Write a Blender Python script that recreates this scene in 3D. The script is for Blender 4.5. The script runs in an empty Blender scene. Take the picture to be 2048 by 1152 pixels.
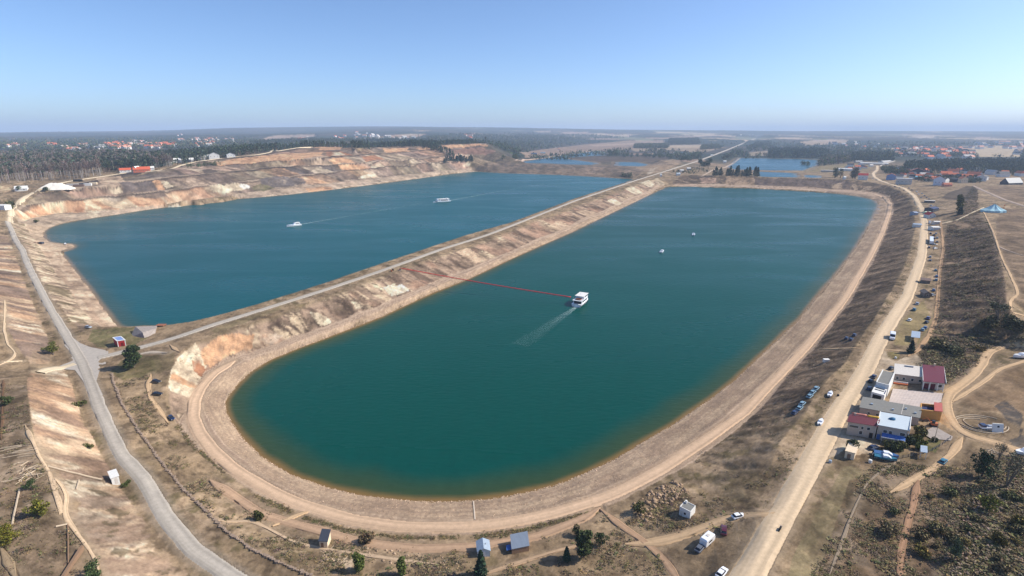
import bpy, math, random
import numpy as np
from mathutils import Vector
from mathutils.bvhtree import BVHTree
from mathutils.geometry import delaunay_2d_cdt

SC = bpy.context.scene
COL = SC.collection
# ------------------------------------------------------------------ camera
F, CX, CY, HC = 1081.0, 1024.0, 576.0, 120.0
PITCH = math.atan((576 - 262) / F)
SP, CP = math.sin(PITCH), math.cos(PITCH)
cam = bpy.data.cameras.new('camera')
cam.sensor_width = 36.0
cam.lens = F / 2048 * 36.0
cam.clip_start = 1.0
cam.clip_end = 90000.0
cam_o = bpy.data.objects.new('camera', cam)
COL.objects.link(cam_o)
cam_o.location = (0, 0, HC)
cam_o.rotation_euler = (math.pi / 2 - PITCH, 0, 0)
SC.camera = cam_o
# ------------------------------------------------------------------ sky, sun, exposure
SUN_EL, SUN_AZ = math.radians(38), math.radians(84)      # azimuth clockwise from +Y
w = bpy.data.worlds.new('World')
SC.world = w
w.use_nodes = True
nt = w.node_tree
sky = nt.nodes.new('ShaderNodeTexSky')
sky.sky_type = 'NISHITA'
sky.sun_disc = False
sky.sun_elevation = SUN_EL
sky.sun_rotation = SUN_AZ
sky.altitude = 200
sky.air_density = 0.68
sky.dust_density = 1.0
sky.ozone_density = 5.5
bg = nt.nodes['Background']
bg.inputs['Strength'].default_value = 0.147
nt.links.new(sky.outputs[0], bg.inputs['Color'])
sl = bpy.data.lights.new('sun', 'SUN')
sl.energy = 4.5
sl.angle = math.radians(0.5)
sl.color = (1.0, 0.94, 0.84)
so = bpy.data.objects.new('sun', sl)
COL.objects.link(so)
sd = Vector((math.sin(SUN_AZ) * math.cos(SUN_EL), math.cos(SUN_AZ) * math.cos(SUN_EL), math.sin(SUN_EL)))
so.rotation_euler = sd.to_track_quat('Z', 'Y').to_euler()
so.location = (200, 0, 400)
SC.view_settings.view_transform = 'Standard'
SC.view_settings.look = 'None'
SC.view_settings.exposure = 0.36
SC.view_settings.gamma = 1.0
SC.cycles.max_bounces = 5
SC.cycles.diffuse_bounces = 2
SC.cycles.glossy_bounces = 3
SC.cycles.transparent_max_bounces = 12
SC.cycles.volume_bounces = 1
SC.cycles.use_denoising = True

# ------------------------------------------------------------------ helpers
rnd = random.Random(7)
rng = np.random.default_rng(7)


def P(px, py, z=0.0):
    """world point at height z seen at photo position px, py (2048 x 1152)"""
    u, v = (px - CX) / F, (CY - py) / F
    dx, dy, dz = u, CP + v * SP, -SP + v * CP
    t = (z - HC) / dz
    return np.array((dx * t, dy * t, z))


def lin(r, g, b):
    def f(c):
        c = c / 255.0
        return c / 12.92 if c <= 0.04045 else ((c + 0.055) / 1.055) ** 2.4
    return (f(r), f(g), f(b))


def hsh(ix, iy, s):
    h = (ix.astype(np.int64) * 374761393 + iy.astype(np.int64) * 668265263 + s * 1274126177) & 0xffffffff
    h = ((h ^ (h >> 13)) * 1274126177) & 0xffffffff
    return ((h ^ (h >> 16)) & 0xffffff) / float(0xffffff)


def vn(x, y, s=0):
    ix, iy = np.floor(x), np.floor(y)
    fx, fy = x - ix, y - iy
    fx, fy = fx * fx * (3 - 2 * fx), fy * fy * (3 - 2 * fy)
    a, b = hsh(ix, iy, s), hsh(ix + 1, iy, s)
    c, d = hsh(ix, iy + 1, s), hsh(ix + 1, iy + 1, s)
    return a + (b - a) * fx + (c - a) * fy + (a - b - c + d) * fx * fy


def fbm(x, y, s=0, o=4, g=0.5):
    r, a, t = 0, 1.0, 0
    for k in range(o):
        r = r + a * vn(x, y, s + k * 17)
        t += a
        a *= g
        x, y = x * 2.03 + 3.1, y * 2.03 + 7.7
    return r / t


def sst(a, b, x):
    t = np.clip((x - a) / (b - a), 0, 1)
    return t * t * (3 - 2 * t)


def dens(pts, z, step=7.0):
    """pixel polyline -> dense list of (px,py,z); z a number or one per vertex"""
    zs = [z] * len(pts) if not isinstance(z, (list, tuple)) else list(z)
    out = []
    for i in range(len(pts) - 1):
        (x0, y0), (x1, y1) = pts[i][:2], pts[i + 1][:2]
        n = max(1, int(math.hypot(x1 - x0, y1 - y0) / step))
        for k in range(n):
            t = k / n
            out.append((x0 + (x1 - x0) * t, y0 + (y1 - y0) * t, zs[i] + (zs[i + 1] - zs[i]) * t))
    out.append((pts[-1][0], pts[-1][1], zs[-1]))
    return out


def W(pts, z, step=7.0):
    return np.array([P(*p) for p in dens(pts, z, step)])


def resample(L, d):
    L = np.asarray(L)
    s = np.r_[0, np.cumsum(np.hypot(*(L[1:, :2] - L[:-1, :2]).T))]
    n = max(2, int(s[-1] / d) + 1)
    q = np.linspace(0, s[-1], n)
    return np.stack([np.interp(q, s, L[:, k]) for k in range(L.shape[1])], 1)


def offset(L, d):
    """shift a world polyline sideways (positive = to the right of travel)"""
    L = np.asarray(L)
    t = np.gradient(L[:, :2], axis=0)
    t /= np.maximum(1e-9, np.hypot(t[:, 0], t[:, 1]))[:, None]
    o = L.copy()
    o[:, 0] += t[:, 1] * d
    o[:, 1] -= t[:, 0] * d
    return o


def inpoly(x, y, poly):
    poly = np.asarray(poly)[:, :2]
    res = np.zeros(x.shape, bool)
    lo, hi = poly.min(0), poly.max(0)
    bb = np.nonzero((x >= lo[0]) & (x <= hi[0]) & (y >= lo[1]) & (y <= hi[1]))[0]
    if len(bb) == 0:
        return res
    xx, yy = x[bb], y[bb]
    r = np.zeros(len(bb), bool)
    n = len(poly)
    for i in range(n):
        x0, y0 = poly[i]
        x1, y1 = poly[(i + 1) % n]
        if y0 == y1:
            continue
        m = (y0 > yy) != (y1 > yy)
        r ^= m & (xx < (x1 - x0) * (yy - y0) / (y1 - y0) + x0)
    res[bb] = r
    return res


def pdist(x, y, L, arc=False, cull=None):
    """distance of points to a polyline (and arc length of the nearest point)"""
    L = np.asarray(L)[:, :2]
    best = np.full(x.shape, 1e18)
    sb = np.zeros(x.shape)
    s0 = 0.0
    for i in range(len(L) - 1):
        a, b = L[i], L[i + 1]
        d = b - a
        l2 = max(1e-9, d @ d)
        t = np.clip(((x - a[0]) * d[0] + (y - a[1]) * d[1]) / l2, 0, 1)
        q = (x - a[0] - t * d[0]) ** 2 + (y - a[1] - t * d[1]) ** 2
        m = q < best
        best[m] = q[m]
        if arc:
            sb[m] = (s0 + t * math.sqrt(l2))[m]
        s0 += math.sqrt(l2)
    best = np.sqrt(best)
    return (best, sb) if arc else best


def near_dist(x, y, L, r):
    """distance to a polyline, only worked out within r of its bounding box (else inf)"""
    L = np.asarray(L)
    out = np.full(x.shape, 1e9)
    # work in short runs so that each run has a small box
    for i in range(0, len(L) - 1, 8):
        S = L[i:i + 9]
        lo, hi = S[:, :2].min(0) - r, S[:, :2].max(0) + r
        k = np.nonzero((x > lo[0]) & (x < hi[0]) & (y > lo[1]) & (y < hi[1]))[0]
        if len(k):
            out[k] = np.minimum(out[k], pdist(x[k], y[k], S))
    return out


# ------------------------------------------------------------------ lines read off the photograph (pixels of 2048 x 1152)
S1 = [(235, 652), (225, 640), (200, 605), (176, 572), (150, 540), (128, 512), (119, 502), (130, 503), (142, 499), (150, 494),
      (148, 490), (138, 487), (120, 487), (98, 484), (92, 478), (88, 468), (90, 462), (100, 455), (120, 448), (160, 440),
      (220, 431), (290, 420), (340, 413), (400, 406), (460, 399), (512, 395), (560, 391), (650, 381), (740, 370), (830, 358),
      (900, 348), (952, 343), (1000, 346), (1060, 348), (1120, 350), (1180, 353), (1230, 356), (1268, 358)]
S2 = [(1331, 374), (1274, 402), (1149, 462), (1024, 517), (937, 558), (862, 587), (762, 634), (662, 672), (600, 695), (540, 720),
      (500, 744), (474, 770), (457, 792), (450, 806), (452, 822), (461, 842), (480, 870), (522, 913), (583, 950), (660, 977), (736, 994),
      (828, 1003), (924, 1003), (1016, 992), (1107, 971), (1169, 947), (1230, 919), (1291, 882), (1352, 846), (1425, 796),
      (1470, 761), (1536, 698), (1568, 667), (1598, 640), (1631, 597), (1666, 557), (1690, 525), (1708, 500), (1735, 455),
      (1752, 422), (1756, 408), (1746, 399), (1725, 394), (1690, 389), (1640, 384), (1580, 380), (1500, 376), (1420, 374), (1360, 373)]
RT = [(1326, 372), (1274, 394.5), (1149, 451), (1024, 507), (937, 546), (837, 588), (762, 620), (637, 670), (512, 714), (455, 743),
      (417, 775), (400, 800), (406, 821), (446, 889), (522, 947), (614, 999), (706, 1023), (797, 1037), (889, 1040), (950, 1038),
      (1016, 1031), (1107, 1011), (1184, 986), (1260, 953), (1352, 901), (1424, 850), (1499, 790), (1526, 763), (1598, 693),
      (1672, 602), (1722, 525), (1738, 500), (1752, 467), (1767, 430), (1771, 410), (1763, 400), (1745, 393), (1720, 388),
      (1680, 384), (1600, 379), (1500, 373.5), (1400, 371.5)]
BO = [(1324, 370), (1274, 390), (1149, 445), (1024, 501), (937, 535), (837, 577), (762, 610), (637, 655), (512, 700), (450, 720),
      (408, 745), (389, 775), (383, 800), (370, 822), (356, 845), (364, 872), (400, 905), (449, 946), (507, 986), (583, 1019),
      (608, 1028), (690, 1054), (782, 1067), (843, 1070), (948, 1069), (1046, 1054), (1120, 1038), (1193, 1016), (1227, 1008),
      (1291, 977), (1383, 926), (1474, 861), (1523, 815), (1557, 773), (1630, 692), (1700, 602), (1748, 516), (1773, 467), (1786, 425),
      (1787, 405), (1776, 394), (1751, 385), (1720, 381), (1600, 374), (1500, 369), (1400, 367.5), (1345, 369.5)]
DTOP = [(1319, 355), (1274, 370), (1149, 412), (1024, 459), (987, 474), (912, 500), (824, 530), (724, 566), (612, 607), (512, 645),
        (475, 656), (425, 676), (382, 688), (357, 707), (346, 732), (334, 765), (331, 800), (339, 828), (350, 848)]
DTOPZ = [13, 12, 12, 12, 12, 12, 12, 12, 12, 12, 12, 12, 12, 12, 11, 9.5, 7.5, 5.6, 4.2]
CE = [(200, 654), (236, 653.5), (290, 651), (325, 650), (362, 647), (437, 630), (512, 609), (637, 570), (762, 527), (887, 485), (932, 470), (1024, 444),
      (1149, 397), (1265, 360)]
CEZ = [9.5, 9.5, 10, 10.5, 11.5, 12, 12, 12, 12, 12, 12, 12, 12, 12.5]
DR = [(205, 712), (250, 702), (325, 685), (425, 650), (512, 623), (637, 584), (762, 542), (887, 497), (969, 472), (1024, 451), (1149, 402),
      (1274, 360), (1349, 337), (1399, 321), (1449, 302), (1474, 292), (1506, 279), (1522, 274)]
DRZ = [9.5, 10, 11, 12.2, 12.4, 12.4, 12.4, 12.4, 12.4, 12.4, 12.4, 12.6, 13, 13, 14, 16, 22, 30]
RC = [(1405, 985), (1440, 990), (1480, 975), (1525, 948), (1542, 926), (1560, 885), (1580, 859), (1610, 822), (1638, 776), (1672, 740), (1691, 725), (1706, 697),
      (1731, 662), (1753, 630), (1776, 592), (1806, 537), (1820, 500), (1831, 455), (1827, 420), (1817, 394), (1800, 381), (1776, 372), (1748, 366), (1711, 360),
      (1636, 357), (1536, 355), (1447, 352.5), (1407, 351), (1364, 350)]
RCZ = [6, 7, 9, 11, 12.5, 13.5] + [14] * 12 + [14, 14, 14.5, 15, 15, 15.5, 16, 16, 16, 15, 14]
RD = [(1466, 1200), (1494, 1152), (1562, 1028), (1640, 892), (1673, 830), (1722, 757), (1750, 700), (1771, 660), (1815, 592), (1843, 515), (1847, 480),
      (1848, 442), (1842, 417), (1828, 392), (1808, 377), (1781, 369), (1761, 362), (1748, 354), (1746, 347), (1754, 340), (1754, 332)]
HF = [(1890, 470), (1886, 500), (1878, 550), (1876, 587), (1871, 637), (1862, 670), (1850, 700), (1880, 722), (1925, 712), (1962, 700), (2000, 686),
      (2048, 680), (2120, 676)]
HT = [(1946, 371), (1957, 386), (1954, 402), (1962, 422), (1974, 442), (1988, 467), (1994, 492), (2002, 525), (2009, 562), (2013, 600),
      (2022, 630), (2060, 645), (2130, 648)]
HTZ = [19, 22, 24, 26, 27, 28, 28, 28, 28, 27, 25, 25, 25]
LR = [(560, 1230), (515, 1185), (461, 1151), (384, 1099), (328, 1029), (290, 960), (241, 907), (201, 820), (175, 750), (165, 725), (135, 675), (105, 625), (78, 575),
      (54, 525), (45, 500), (31, 480), (21, 455), (15, 443), (19, 430), (25, 415), (40, 402), (57, 388), (75, 380)]
LRZ = [8, 8, 8, 8.3, 8.6, 9, 9.2, 9.4, 9.5, 9.5, 9.5, 9.5, 9.5, 9.7, 10, 11, 13, 15, 18, 22, 26, 31, 36]
LV = [(18, 450), (30, 462), (45, 480), (58, 500), (83, 555), (101, 587), (121, 612), (141, 642), (165, 662)]         # verge between road and beach slope
LVZ = [13, 11, 10, 9, 8.6, 8.6, 8.6, 8.8, 9.2]
LB = [(50, 450), (62, 466), (76, 484), (88, 500), (113, 550), (142, 582), (162, 617), (185, 640), (204, 654)]          # foot of that slope
CF = [(128, 735), (150, 770), (154, 785), (171, 841), (199, 904), (237, 970), (286, 1036), (335, 1099), (377, 1151), (440, 1220)]
CT = [(62, 745), (58, 783), (60, 830), (66, 880), (78, 911), (106, 953), (126, 985), (133, 1036), (153, 1064), (175, 1092), (200, 1135), (240, 1200)]
CTZ = [15, 20, 21, 21, 20, 18, 17, 15.5, 15, 14.5, 14, 13]
UF = [(14, 470), (28, 505), (48, 560), (72, 620), (96, 672), (108, 705), (100, 728)]     # cut above the road, upper left
UT = [(-260, 480), (-140, 520), (-60, 570), (-10, 620), (14, 655), (40, 690), (60, 728)]
UTZ = [24, 24, 23, 21, 18, 16, 14]
RG = [(75, 380), (95, 372), (120, 366), (160, 359), (225, 350), (250, 346), (312, 342), (345, 337), (362, 330), (390, 324), (425, 319), (462, 315), (512, 310),
      (562, 301), (600, 295), (640, 293.5), (682, 294), (712, 297), (762, 294), (837, 292), (875, 290), (907, 288), (970, 286), (990, 292), (1024, 299)]
RGZ = [36, 37.5, 39, 41, 45, 46, 49.5, 51, 53, 56, 59, 62, 66, 71, 75, 75, 75, 75, 74, 73, 73, 74, 76, 62, 34]
QA = [(40, 446), (50, 442), (75, 435), (112, 427), (175, 424), (250, 415), (325, 406), (400, 399), (512, 382), (562, 375), (662, 366), (762, 355), (862, 344), (937, 337)]
QAZ = [9, 8, 6, 5.5, 6, 6, 7, 8, 9, 10, 10, 10, 10, 9]
QB = [(27, 420), (50, 411), (125, 402), (200, 392), (262, 387), (325, 381), (425, 370), (475, 364), (512, 359), (600, 350), (700, 340), (800, 330), (890, 322), (935, 322)]
QBZ = [21, 20, 21, 22, 22, 23, 25, 26, 26, 28, 30, 33, 34, 30]
QC = [(75, 386), (137, 380), (200, 372), (250, 366), (325, 355), (425, 347), (512, 337), (587, 331), (674, 329), (762, 322), (837, 316), (887, 312), (940, 312)]
QCZ = [32, 33, 36, 37, 40, 42, 42, 45, 43, 45, 46, 46, 42]
QD = [(390, 333), (425, 332), (512, 324), (637, 314), (700, 310), (762, 305), (837, 300), (887, 296), (945, 299)]
QDZ = [50, 51, 54, 61, 60, 62, 64, 64, 58]
PONDS = [
    (6, [(1040, 324), (1075, 319), (1112, 312), (1150, 307), (1175, 304), (1195, 301), (1212, 306), (1206, 311), (1179, 312), (1132, 315.5),
         (1131, 318), (1156, 321), (1187, 325), (1192, 328), (1181, 330), (1137, 329), (1100, 327), (1050, 326)]),
    (7, [(1236, 324), (1274, 324.5), (1296, 329), (1284, 333), (1236, 331.5)]),
    (8, [(1347, 304), (1372, 304), (1386, 307), (1366, 312)]),
    (10, [(1481, 316), (1536, 317), (1600, 318), (1636, 320), (1633, 330), (1606, 341), (1536, 341), (1470, 339), (1458, 335), (1466, 328)]),
    (11, [(1512, 343), (1536, 344), (1586, 346), (1597, 355), (1536, 354), (1516, 353)]),
    (11, [(1612, 350), (1634, 351), (1636, 355.5), (1610, 355)]),
]
# ------------------------------------------------------------------ the lie of the land: a triangulation of those lines
wS1, wS2 = W(S1, 0), W(S2, 0)
wRT, wBO = W(RT, 3.0), W(BO, 3.5)
wDT, wCE = W(DTOP, DTOPZ), W(CE, CEZ)
wDR, wRC, wRD = W(DR, DRZ), W(RC, RCZ), W(RD, 14.0)
wHF, wHT = W(HF, 14.0), W(HT, HTZ)
wLR, wLV, wLB = W(LR, LRZ), W(LV, LVZ), W(LB, 2.6)
wCF, wCT = W(CF, [9.4, 9.4, 9.4, 9.3, 9.1, 8.9, 8.7, 8.5, 8.3, 8]), W(CT, CTZ)
wUF, wUT = W(UF, [10.5, 9.9, 9.6, 9.5, 9.5, 9.5, 10]), W(UT, UTZ)
wRG, wQA, wQB, wQC, wQD = W(RG, RGZ), W(QA, QAZ), W(QB, QBZ), W(QC, QCZ), W(QD, QDZ)
wSH = resample(offset(wCE[3:], -19), 6)          # hidden shore of the left lake under the dyke
wSH[:, 2] = 0
LAKE1 = np.vstack([wS1, wSH[::-1]])
LAKE2 = wS2
wPONDS = [(z, W(p + [p[0]], z, 3)) for z, p in PONDS]


def sky_y(px):
    return np.interp(px, [-900, 0, 300, 480, 760, 1000, 1250, 1400, 1560, 2048, 3000], [268, 266.5, 263.5, 257.5, 254.5, 257, 261, 262, 263.5, 264.5, 265])


def far_z(x, y):
    x, y = np.asarray(x, float), np.asarray(y, float)
    px = CX + F * x / (y * CP + 30)
    crest = HC - (sky_y(px) - 262) / F * 10500
    lft = sst(1150, 850, px)
    b2 = 12 + 34 * lft
    z = np.interp(y, [0, 2300, 5000], [0, 0, 1]) * (10 + 8 * lft) + b2
    t = np.clip((y - 4500) / 6000, 0, 1)
    z = z + (crest - z) * t ** 1.5
    z = np.where(y > 10500, HC + (crest - HC) * y / 10500 * 0.995, z)
    k = sst(2600, 5000, y) * (1 - 0.5 * sst(9000, 12000, y))
    z = z + k * (fbm(x / 1500, y / 1500, 5, 3) - 0.5) * (26 + 30 * lft)
    return z


cons = []
for L in (wS1, wS2, wRT, wBO, wDT, wCE, wDR, wRC, wRD, wHF, wHT, wLR, wLV, wLB, wCF, wCT, wUF, wUT, wRG, wQA, wQB, wQC, wQD, wSH):
    cons.append(L)
for L, d in ((wQA, 6), (wQB, 8), (wQC, 8), (wQD, 7)):      # quarry benches: a level step behind each edge
    q = offset(L, -d)
    q[:, 2] += .25
    cons.append(q)
cons.append(resample(wDR, 20))
# lake beds
for poly, dep in ((LAKE1, 6), (LAKE2, 6)):
    lo, hi = poly[:, :2].min(0), poly[:, :2].max(0)
    gx, gy = np.meshgrid(np.arange(lo[0], hi[0], 22), np.arange(lo[1], hi[1], 22))
    gx, gy = gx.ravel(), gy.ravel()
    m = inpoly(gx, gy, poly)
    gx, gy = gx[m], gy[m]
    m = pdist(gx, gy, np.vstack([poly, poly[:1]])) > 9
    cons.append(np.stack([gx[m], gy[m], np.full(m.sum(), -dep)], 1))
for z, p in wPONDS:
    cons.append(p)
    # bed inside, a dry lip outside (the outlines are not convex, so test every point)
    lo, hi = p[:, :2].min(0), p[:, :2].max(0)
    st_ = max(12.0, (hi[0] - lo[0]) / 26)
    gx, gy = np.meshgrid(np.arange(lo[0], hi[0], st_), np.arange(lo[1], hi[1], st_))
    gx, gy = gx.ravel(), gy.ravel()
    m = inpoly(gx, gy, p)
    gx, gy = gx[m], gy[m]
    if len(gx):
        m = pdist(gx, gy, p) > 6
        cons.append(np.stack([gx[m], gy[m], np.full(m.sum(), z - 3.0)], 1))
    for sgn in (-14, 14):
        r = offset(p, sgn)
        m = ~inpoly(r[:, 0], r[:, 1], p) & (pdist(r[:, 0], r[:, 1], p) > 9)
        r = r[m]
        r[:, 2] = z + .9
        cons.append(r)
spots = [  # loose heights: px, py, z
    (950, 1100, 4.6), (950, 1150, 5.6), (800, 1110, 4.8), (700, 1090, 4.6), (640, 1100, 5.4), (720, 1152, 7), (820, 1152, 6), (1080, 1110, 5), (1200, 1080, 5),
    (1250, 1150, 7), (1100, 1150, 6), (1375, 1035, 7.5), (1430, 1090, 9.5), (1350, 1100, 7.5), (1390, 1000, 6.5), (1300, 1005, 4.6), (1330, 970, 4.2), (1260, 1040, 5), (1480, 1035, 11),
    (1450, 1060, 10), (1500, 1010, 11.5), (1400, 1150, 10), (1300, 1130, 7), (1440, 1148, 12.5), (1510, 1045, 13.2), (1530, 1030, 13.8),
    (900, 1230, 7), (1150, 1230, 7.5), (650, 1230, 8.5), (1300, 1230, 9), (1400, 1230, 12),
    (225, 760, 9.4), (244, 809, 9.2), (279, 865, 8.9), (321, 924, 8.6), (370, 984, 8.3), (419, 1029, 8), (450, 1061, 8), (503, 1099, 7.9), (583, 1130, 7.8),
    (626, 1151, 7.8), (300, 800, 8.2), (300, 760, 9.4), (310, 850, 6.5), (340, 900, 5.6), (400, 960, 4.8), (470, 1005, 4.4), (560, 1060, 4.6), (480, 1040, 5.6), (420, 990, 6.3),
    (270, 745, 10), (235, 685, 9.8), (300, 668, 10.4), (200, 690, 9.4), (170, 680, 9.4), (320, 720, 11), (250, 730, 9.8),
    (1840, 850, 14), (1950, 830, 14), (2048, 760, 14), (2048, 850, 14), (1700, 1000, 13.6), (1650, 1100, 13.4), (1900, 1000, 13.5), (2048, 1000, 13.8), (1900, 1150, 13), (2048, 1150, 13.5),
    (1800, 940, 13.8), (1860, 500, 14), (1855, 600, 14), (1850, 560, 14), (1820, 680, 14), (1800, 740, 14), (1750, 850, 14), (1790, 640, 14), (1880, 780, 14.2), (1930, 740, 14.3), (2300, 800, 14), (2300, 1000, 14),
    (2300, 1200, 14), (2000, 1230, 13), (1700, 1230, 13.2), (2600, 900, 14), (1870, 440, 14), (1860, 410, 14), (1880, 400, 16), (1900, 380, 16), (1850, 385, 14.5), (1900, 440, 18), (1910, 410, 19), (1920, 430, 21),
    (2048, 400, 25), (2048, 440, 27), (2100, 500, 27), (2100, 580, 26), (2300, 450, 26), (2300, 550, 26), (2600, 480, 25), (2600, 640, 22), (2200, 660, 20), (2300, 720, 15), (2048, 374, 20), (2200, 390, 21), (2600, 400, 20),
    (1900, 366, 15), (1950, 362, 16), (2020, 362, 17), (1840, 368, 15), (1800, 362, 15), (1760, 356, 14.5), (1700, 352, 12), (1850, 345, 15), (2000, 345, 15), (2100, 345, 15), (1700, 335, 12), (1800, 325, 14), (1650, 340, 11.5), (1900, 330, 15),
    (30, 900, 21), (0, 1000, 19), (60, 1040, 18), (100, 1100, 16), (0, 1150, 17), (150, 1150, 15), (20, 800, 21), (-200, 800, 22), (-200, 1000, 20), (-200, 1200, 19), (-600, 900, 22), (-600, 1200, 20), (100, 1240, 15),
    (20, 740, 15), (30, 765, 18), (-100, 730, 20), (-100, 660, 23), (-500, 600, 26), (-500, 720, 24), (-500, 480, 26), (0, 455, 14), (-60, 470, 17), (-60, 430, 25), (0, 425, 21), (0, 400, 28), (-100, 400, 32), (30, 380, 35), (0, 372, 37), (-200, 380, 38), (-500, 420, 32),
    (42, 375, 37), (120, 378, 35.5), (170, 373, 37), (60, 362, 40), (0, 362, 40), (150, 350, 43),
    (1000, 335.5, 9), (1100, 335.5, 9), (1200, 338, 9), (1000, 328, 14), (1060, 328.5, 13), (1100, 329.5, 12), (1150, 331.5, 12), (1200, 333, 12), (1250, 337, 12.5), (1280, 345, 12), (975, 336, 10), (960, 325, 17), (1210, 318, 8.5), (1290, 320, 9), (1310, 338, 15), (1340, 326, 18), (1320, 320, 22),
    (1330, 330, 21), (1350, 322, 17), (960, 312, 32), (980, 300, 55), (1010, 310, 24), (1040, 305, 20), (1080, 300, 16), (1420, 345, 14), (1460, 345, 13), (1490, 348, 13.5), (1420, 335, 12.5), (1330, 352, 13.5), (1345, 345, 13.5), (1560, 342.4, 12.3), (1500, 341.8, 12.3), (1620, 346, 12.3),
]
cons.append(np.array([P(*s) for s in spots]))
# gentle ground behind the quarry ridge, and everything far away
bk = []
for d in (60, 180, 420, 800):
    o = offset(wRG[::4], -d)
    o[:, 2] = o[:, 2] + (far_z(o[:, 0], o[:, 1]) - o[:, 2]) * min(1, d / 900) - (4 if d < 100 else 6)
    opx = CX + F * o[:, 0] / (o[:, 1] * CP + (HC - o[:, 2]) * SP)
    bk.append(o[(o[:, 1] < 2600) & (opx < 960)])
cons += bk
ys = 2750.0
while ys < 33000:
    xs = np.arange(-1.75, 1.76, 0.05) * ys
    cons.append(np.stack([xs, np.full(len(xs), ys), far_z(xs, np.full(len(xs), ys))], 1))
    ys *= 1.08
for yy in (1100, 1500, 2000, 2400):
    for t in (-1.7, -1.4, -1.2):
        cons.append(np.array([[t * yy, yy, 40.0]]))
    for t in (0.95, 1.15, 1.5):
        cons.append(np.array([[t * yy, yy, 16.0]]))
for x, y, z in ((-400, 40, 20), (-150, 40, 17), (-60, 60, 9), (0, 60, 8), (60, 60, 12), (150, 40, 14), (400, 40, 14), (0, 20, 8), (-900, 300, 24), (900, 300, 20)):
    cons.append(np.array([[x, y, float(z)]]))
C = np.vstack(cons)
yc = np.maximum(C[:, 1], 150.0)
key = np.stack([np.round(C[:, 0] / (0.003 * yc)), np.round(np.where(C[:, 1] > 150, np.log(yc) / 0.003, C[:, 1] / 0.45))], 1)
_, ui = np.unique(key[:, 0] * 1e6 + key[:, 1], return_index=True)
C = C[np.sort(ui)]
cv, _, cf, co, _, _ = delaunay_2d_cdt([Vector(p[:2]) for p in C], [], [], 0, 1e-4)
TV = [(v.x, v.y, float(C[o[0]][2]) if o else 0.0) for v, o in zip(cv, co)]
TIN = BVHTree.FromPolygons(TV, [tuple(f) for f in cf], all_triangles=False)
DOWN = Vector((0, 0, -1))


def gz(x, y, default=8.0):
    h = TIN.ray_cast(Vector((x, y, 900.0)), DOWN)[0]
    return h.z if h is not None else default


def hit(px, py):
    u, v = (px - CX) / F, (CY - py) / F
    d = Vector((u, CP + v * SP, -SP + v * CP)).normalized()
    h = TIN.ray_cast(Vector((0, 0, HC)), d)[0]
    if h is None:
        return P(px, max(py, 268), 30)
    return np.array(h)


def H(pts, step=7.0):
    return np.array([hit(p[0], p[1]) for p in dens(pts, 0, step)])

# ------------------------------------------------------------------ object helpers
def label(o, lab=None, cat=None, group=None, kind=None):
    if lab:
        o['label'] = lab
    if cat:
        o['category'] = cat
    if group:
        o['group'] = group
    if kind:
        o['kind'] = kind
    return o


def empty(name, loc, rz=0.0, lab=None, cat=None, group=None):
    o = bpy.data.objects.new(name, None)
    COL.objects.link(o)
    o.location = loc
    o.rotation_euler = (0, 0, rz)
    o.empty_display_size = 0.3
    return label(o, lab, cat, group)


def link(name, me, mats=(), parent=None):
    o = bpy.data.objects.new(name, me)
    for m in mats:
        if m is not None and m.name not in [x.name for x in me.materials if x]:
            me.materials.append(m)
    COL.objects.link(o)
    if parent is not None:
        o.parent = parent
    return o


def npmesh(name, v, f, col=None, smooth=False):
    """mesh from arrays; f is (n,3) or (n,4); col is one colour per vertex"""
    v, f = np.ascontiguousarray(v, np.float32), np.ascontiguousarray(f, np.int32)
    me = bpy.data.meshes.new(name)
    k = f.shape[1]
    me.vertices.add(len(v))
    me.vertices.foreach_set('co', v.ravel())
    me.loops.add(f.size)
    me.loops.foreach_set('vertex_index', f.ravel())
    me.polygons.add(len(f))
    me.polygons.foreach_set('loop_start', np.arange(0, f.size, k, dtype=np.int32))
    if smooth:
        me.polygons.foreach_set('use_smooth', np.ones(len(f), bool))
    if col is not None:
        a = me.attributes.new('Col', 'FLOAT_COLOR', 'POINT')
        c = np.ones((len(v), 4), np.float32)
        c[:, :3] = col
        a.data.foreach_set('color', c.ravel())
    me.update()
    me.validate(verbose=False) if len(f) < 1000 else None
    return me


# ------------------------------------------------------------------ materials
MATS = {}


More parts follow.
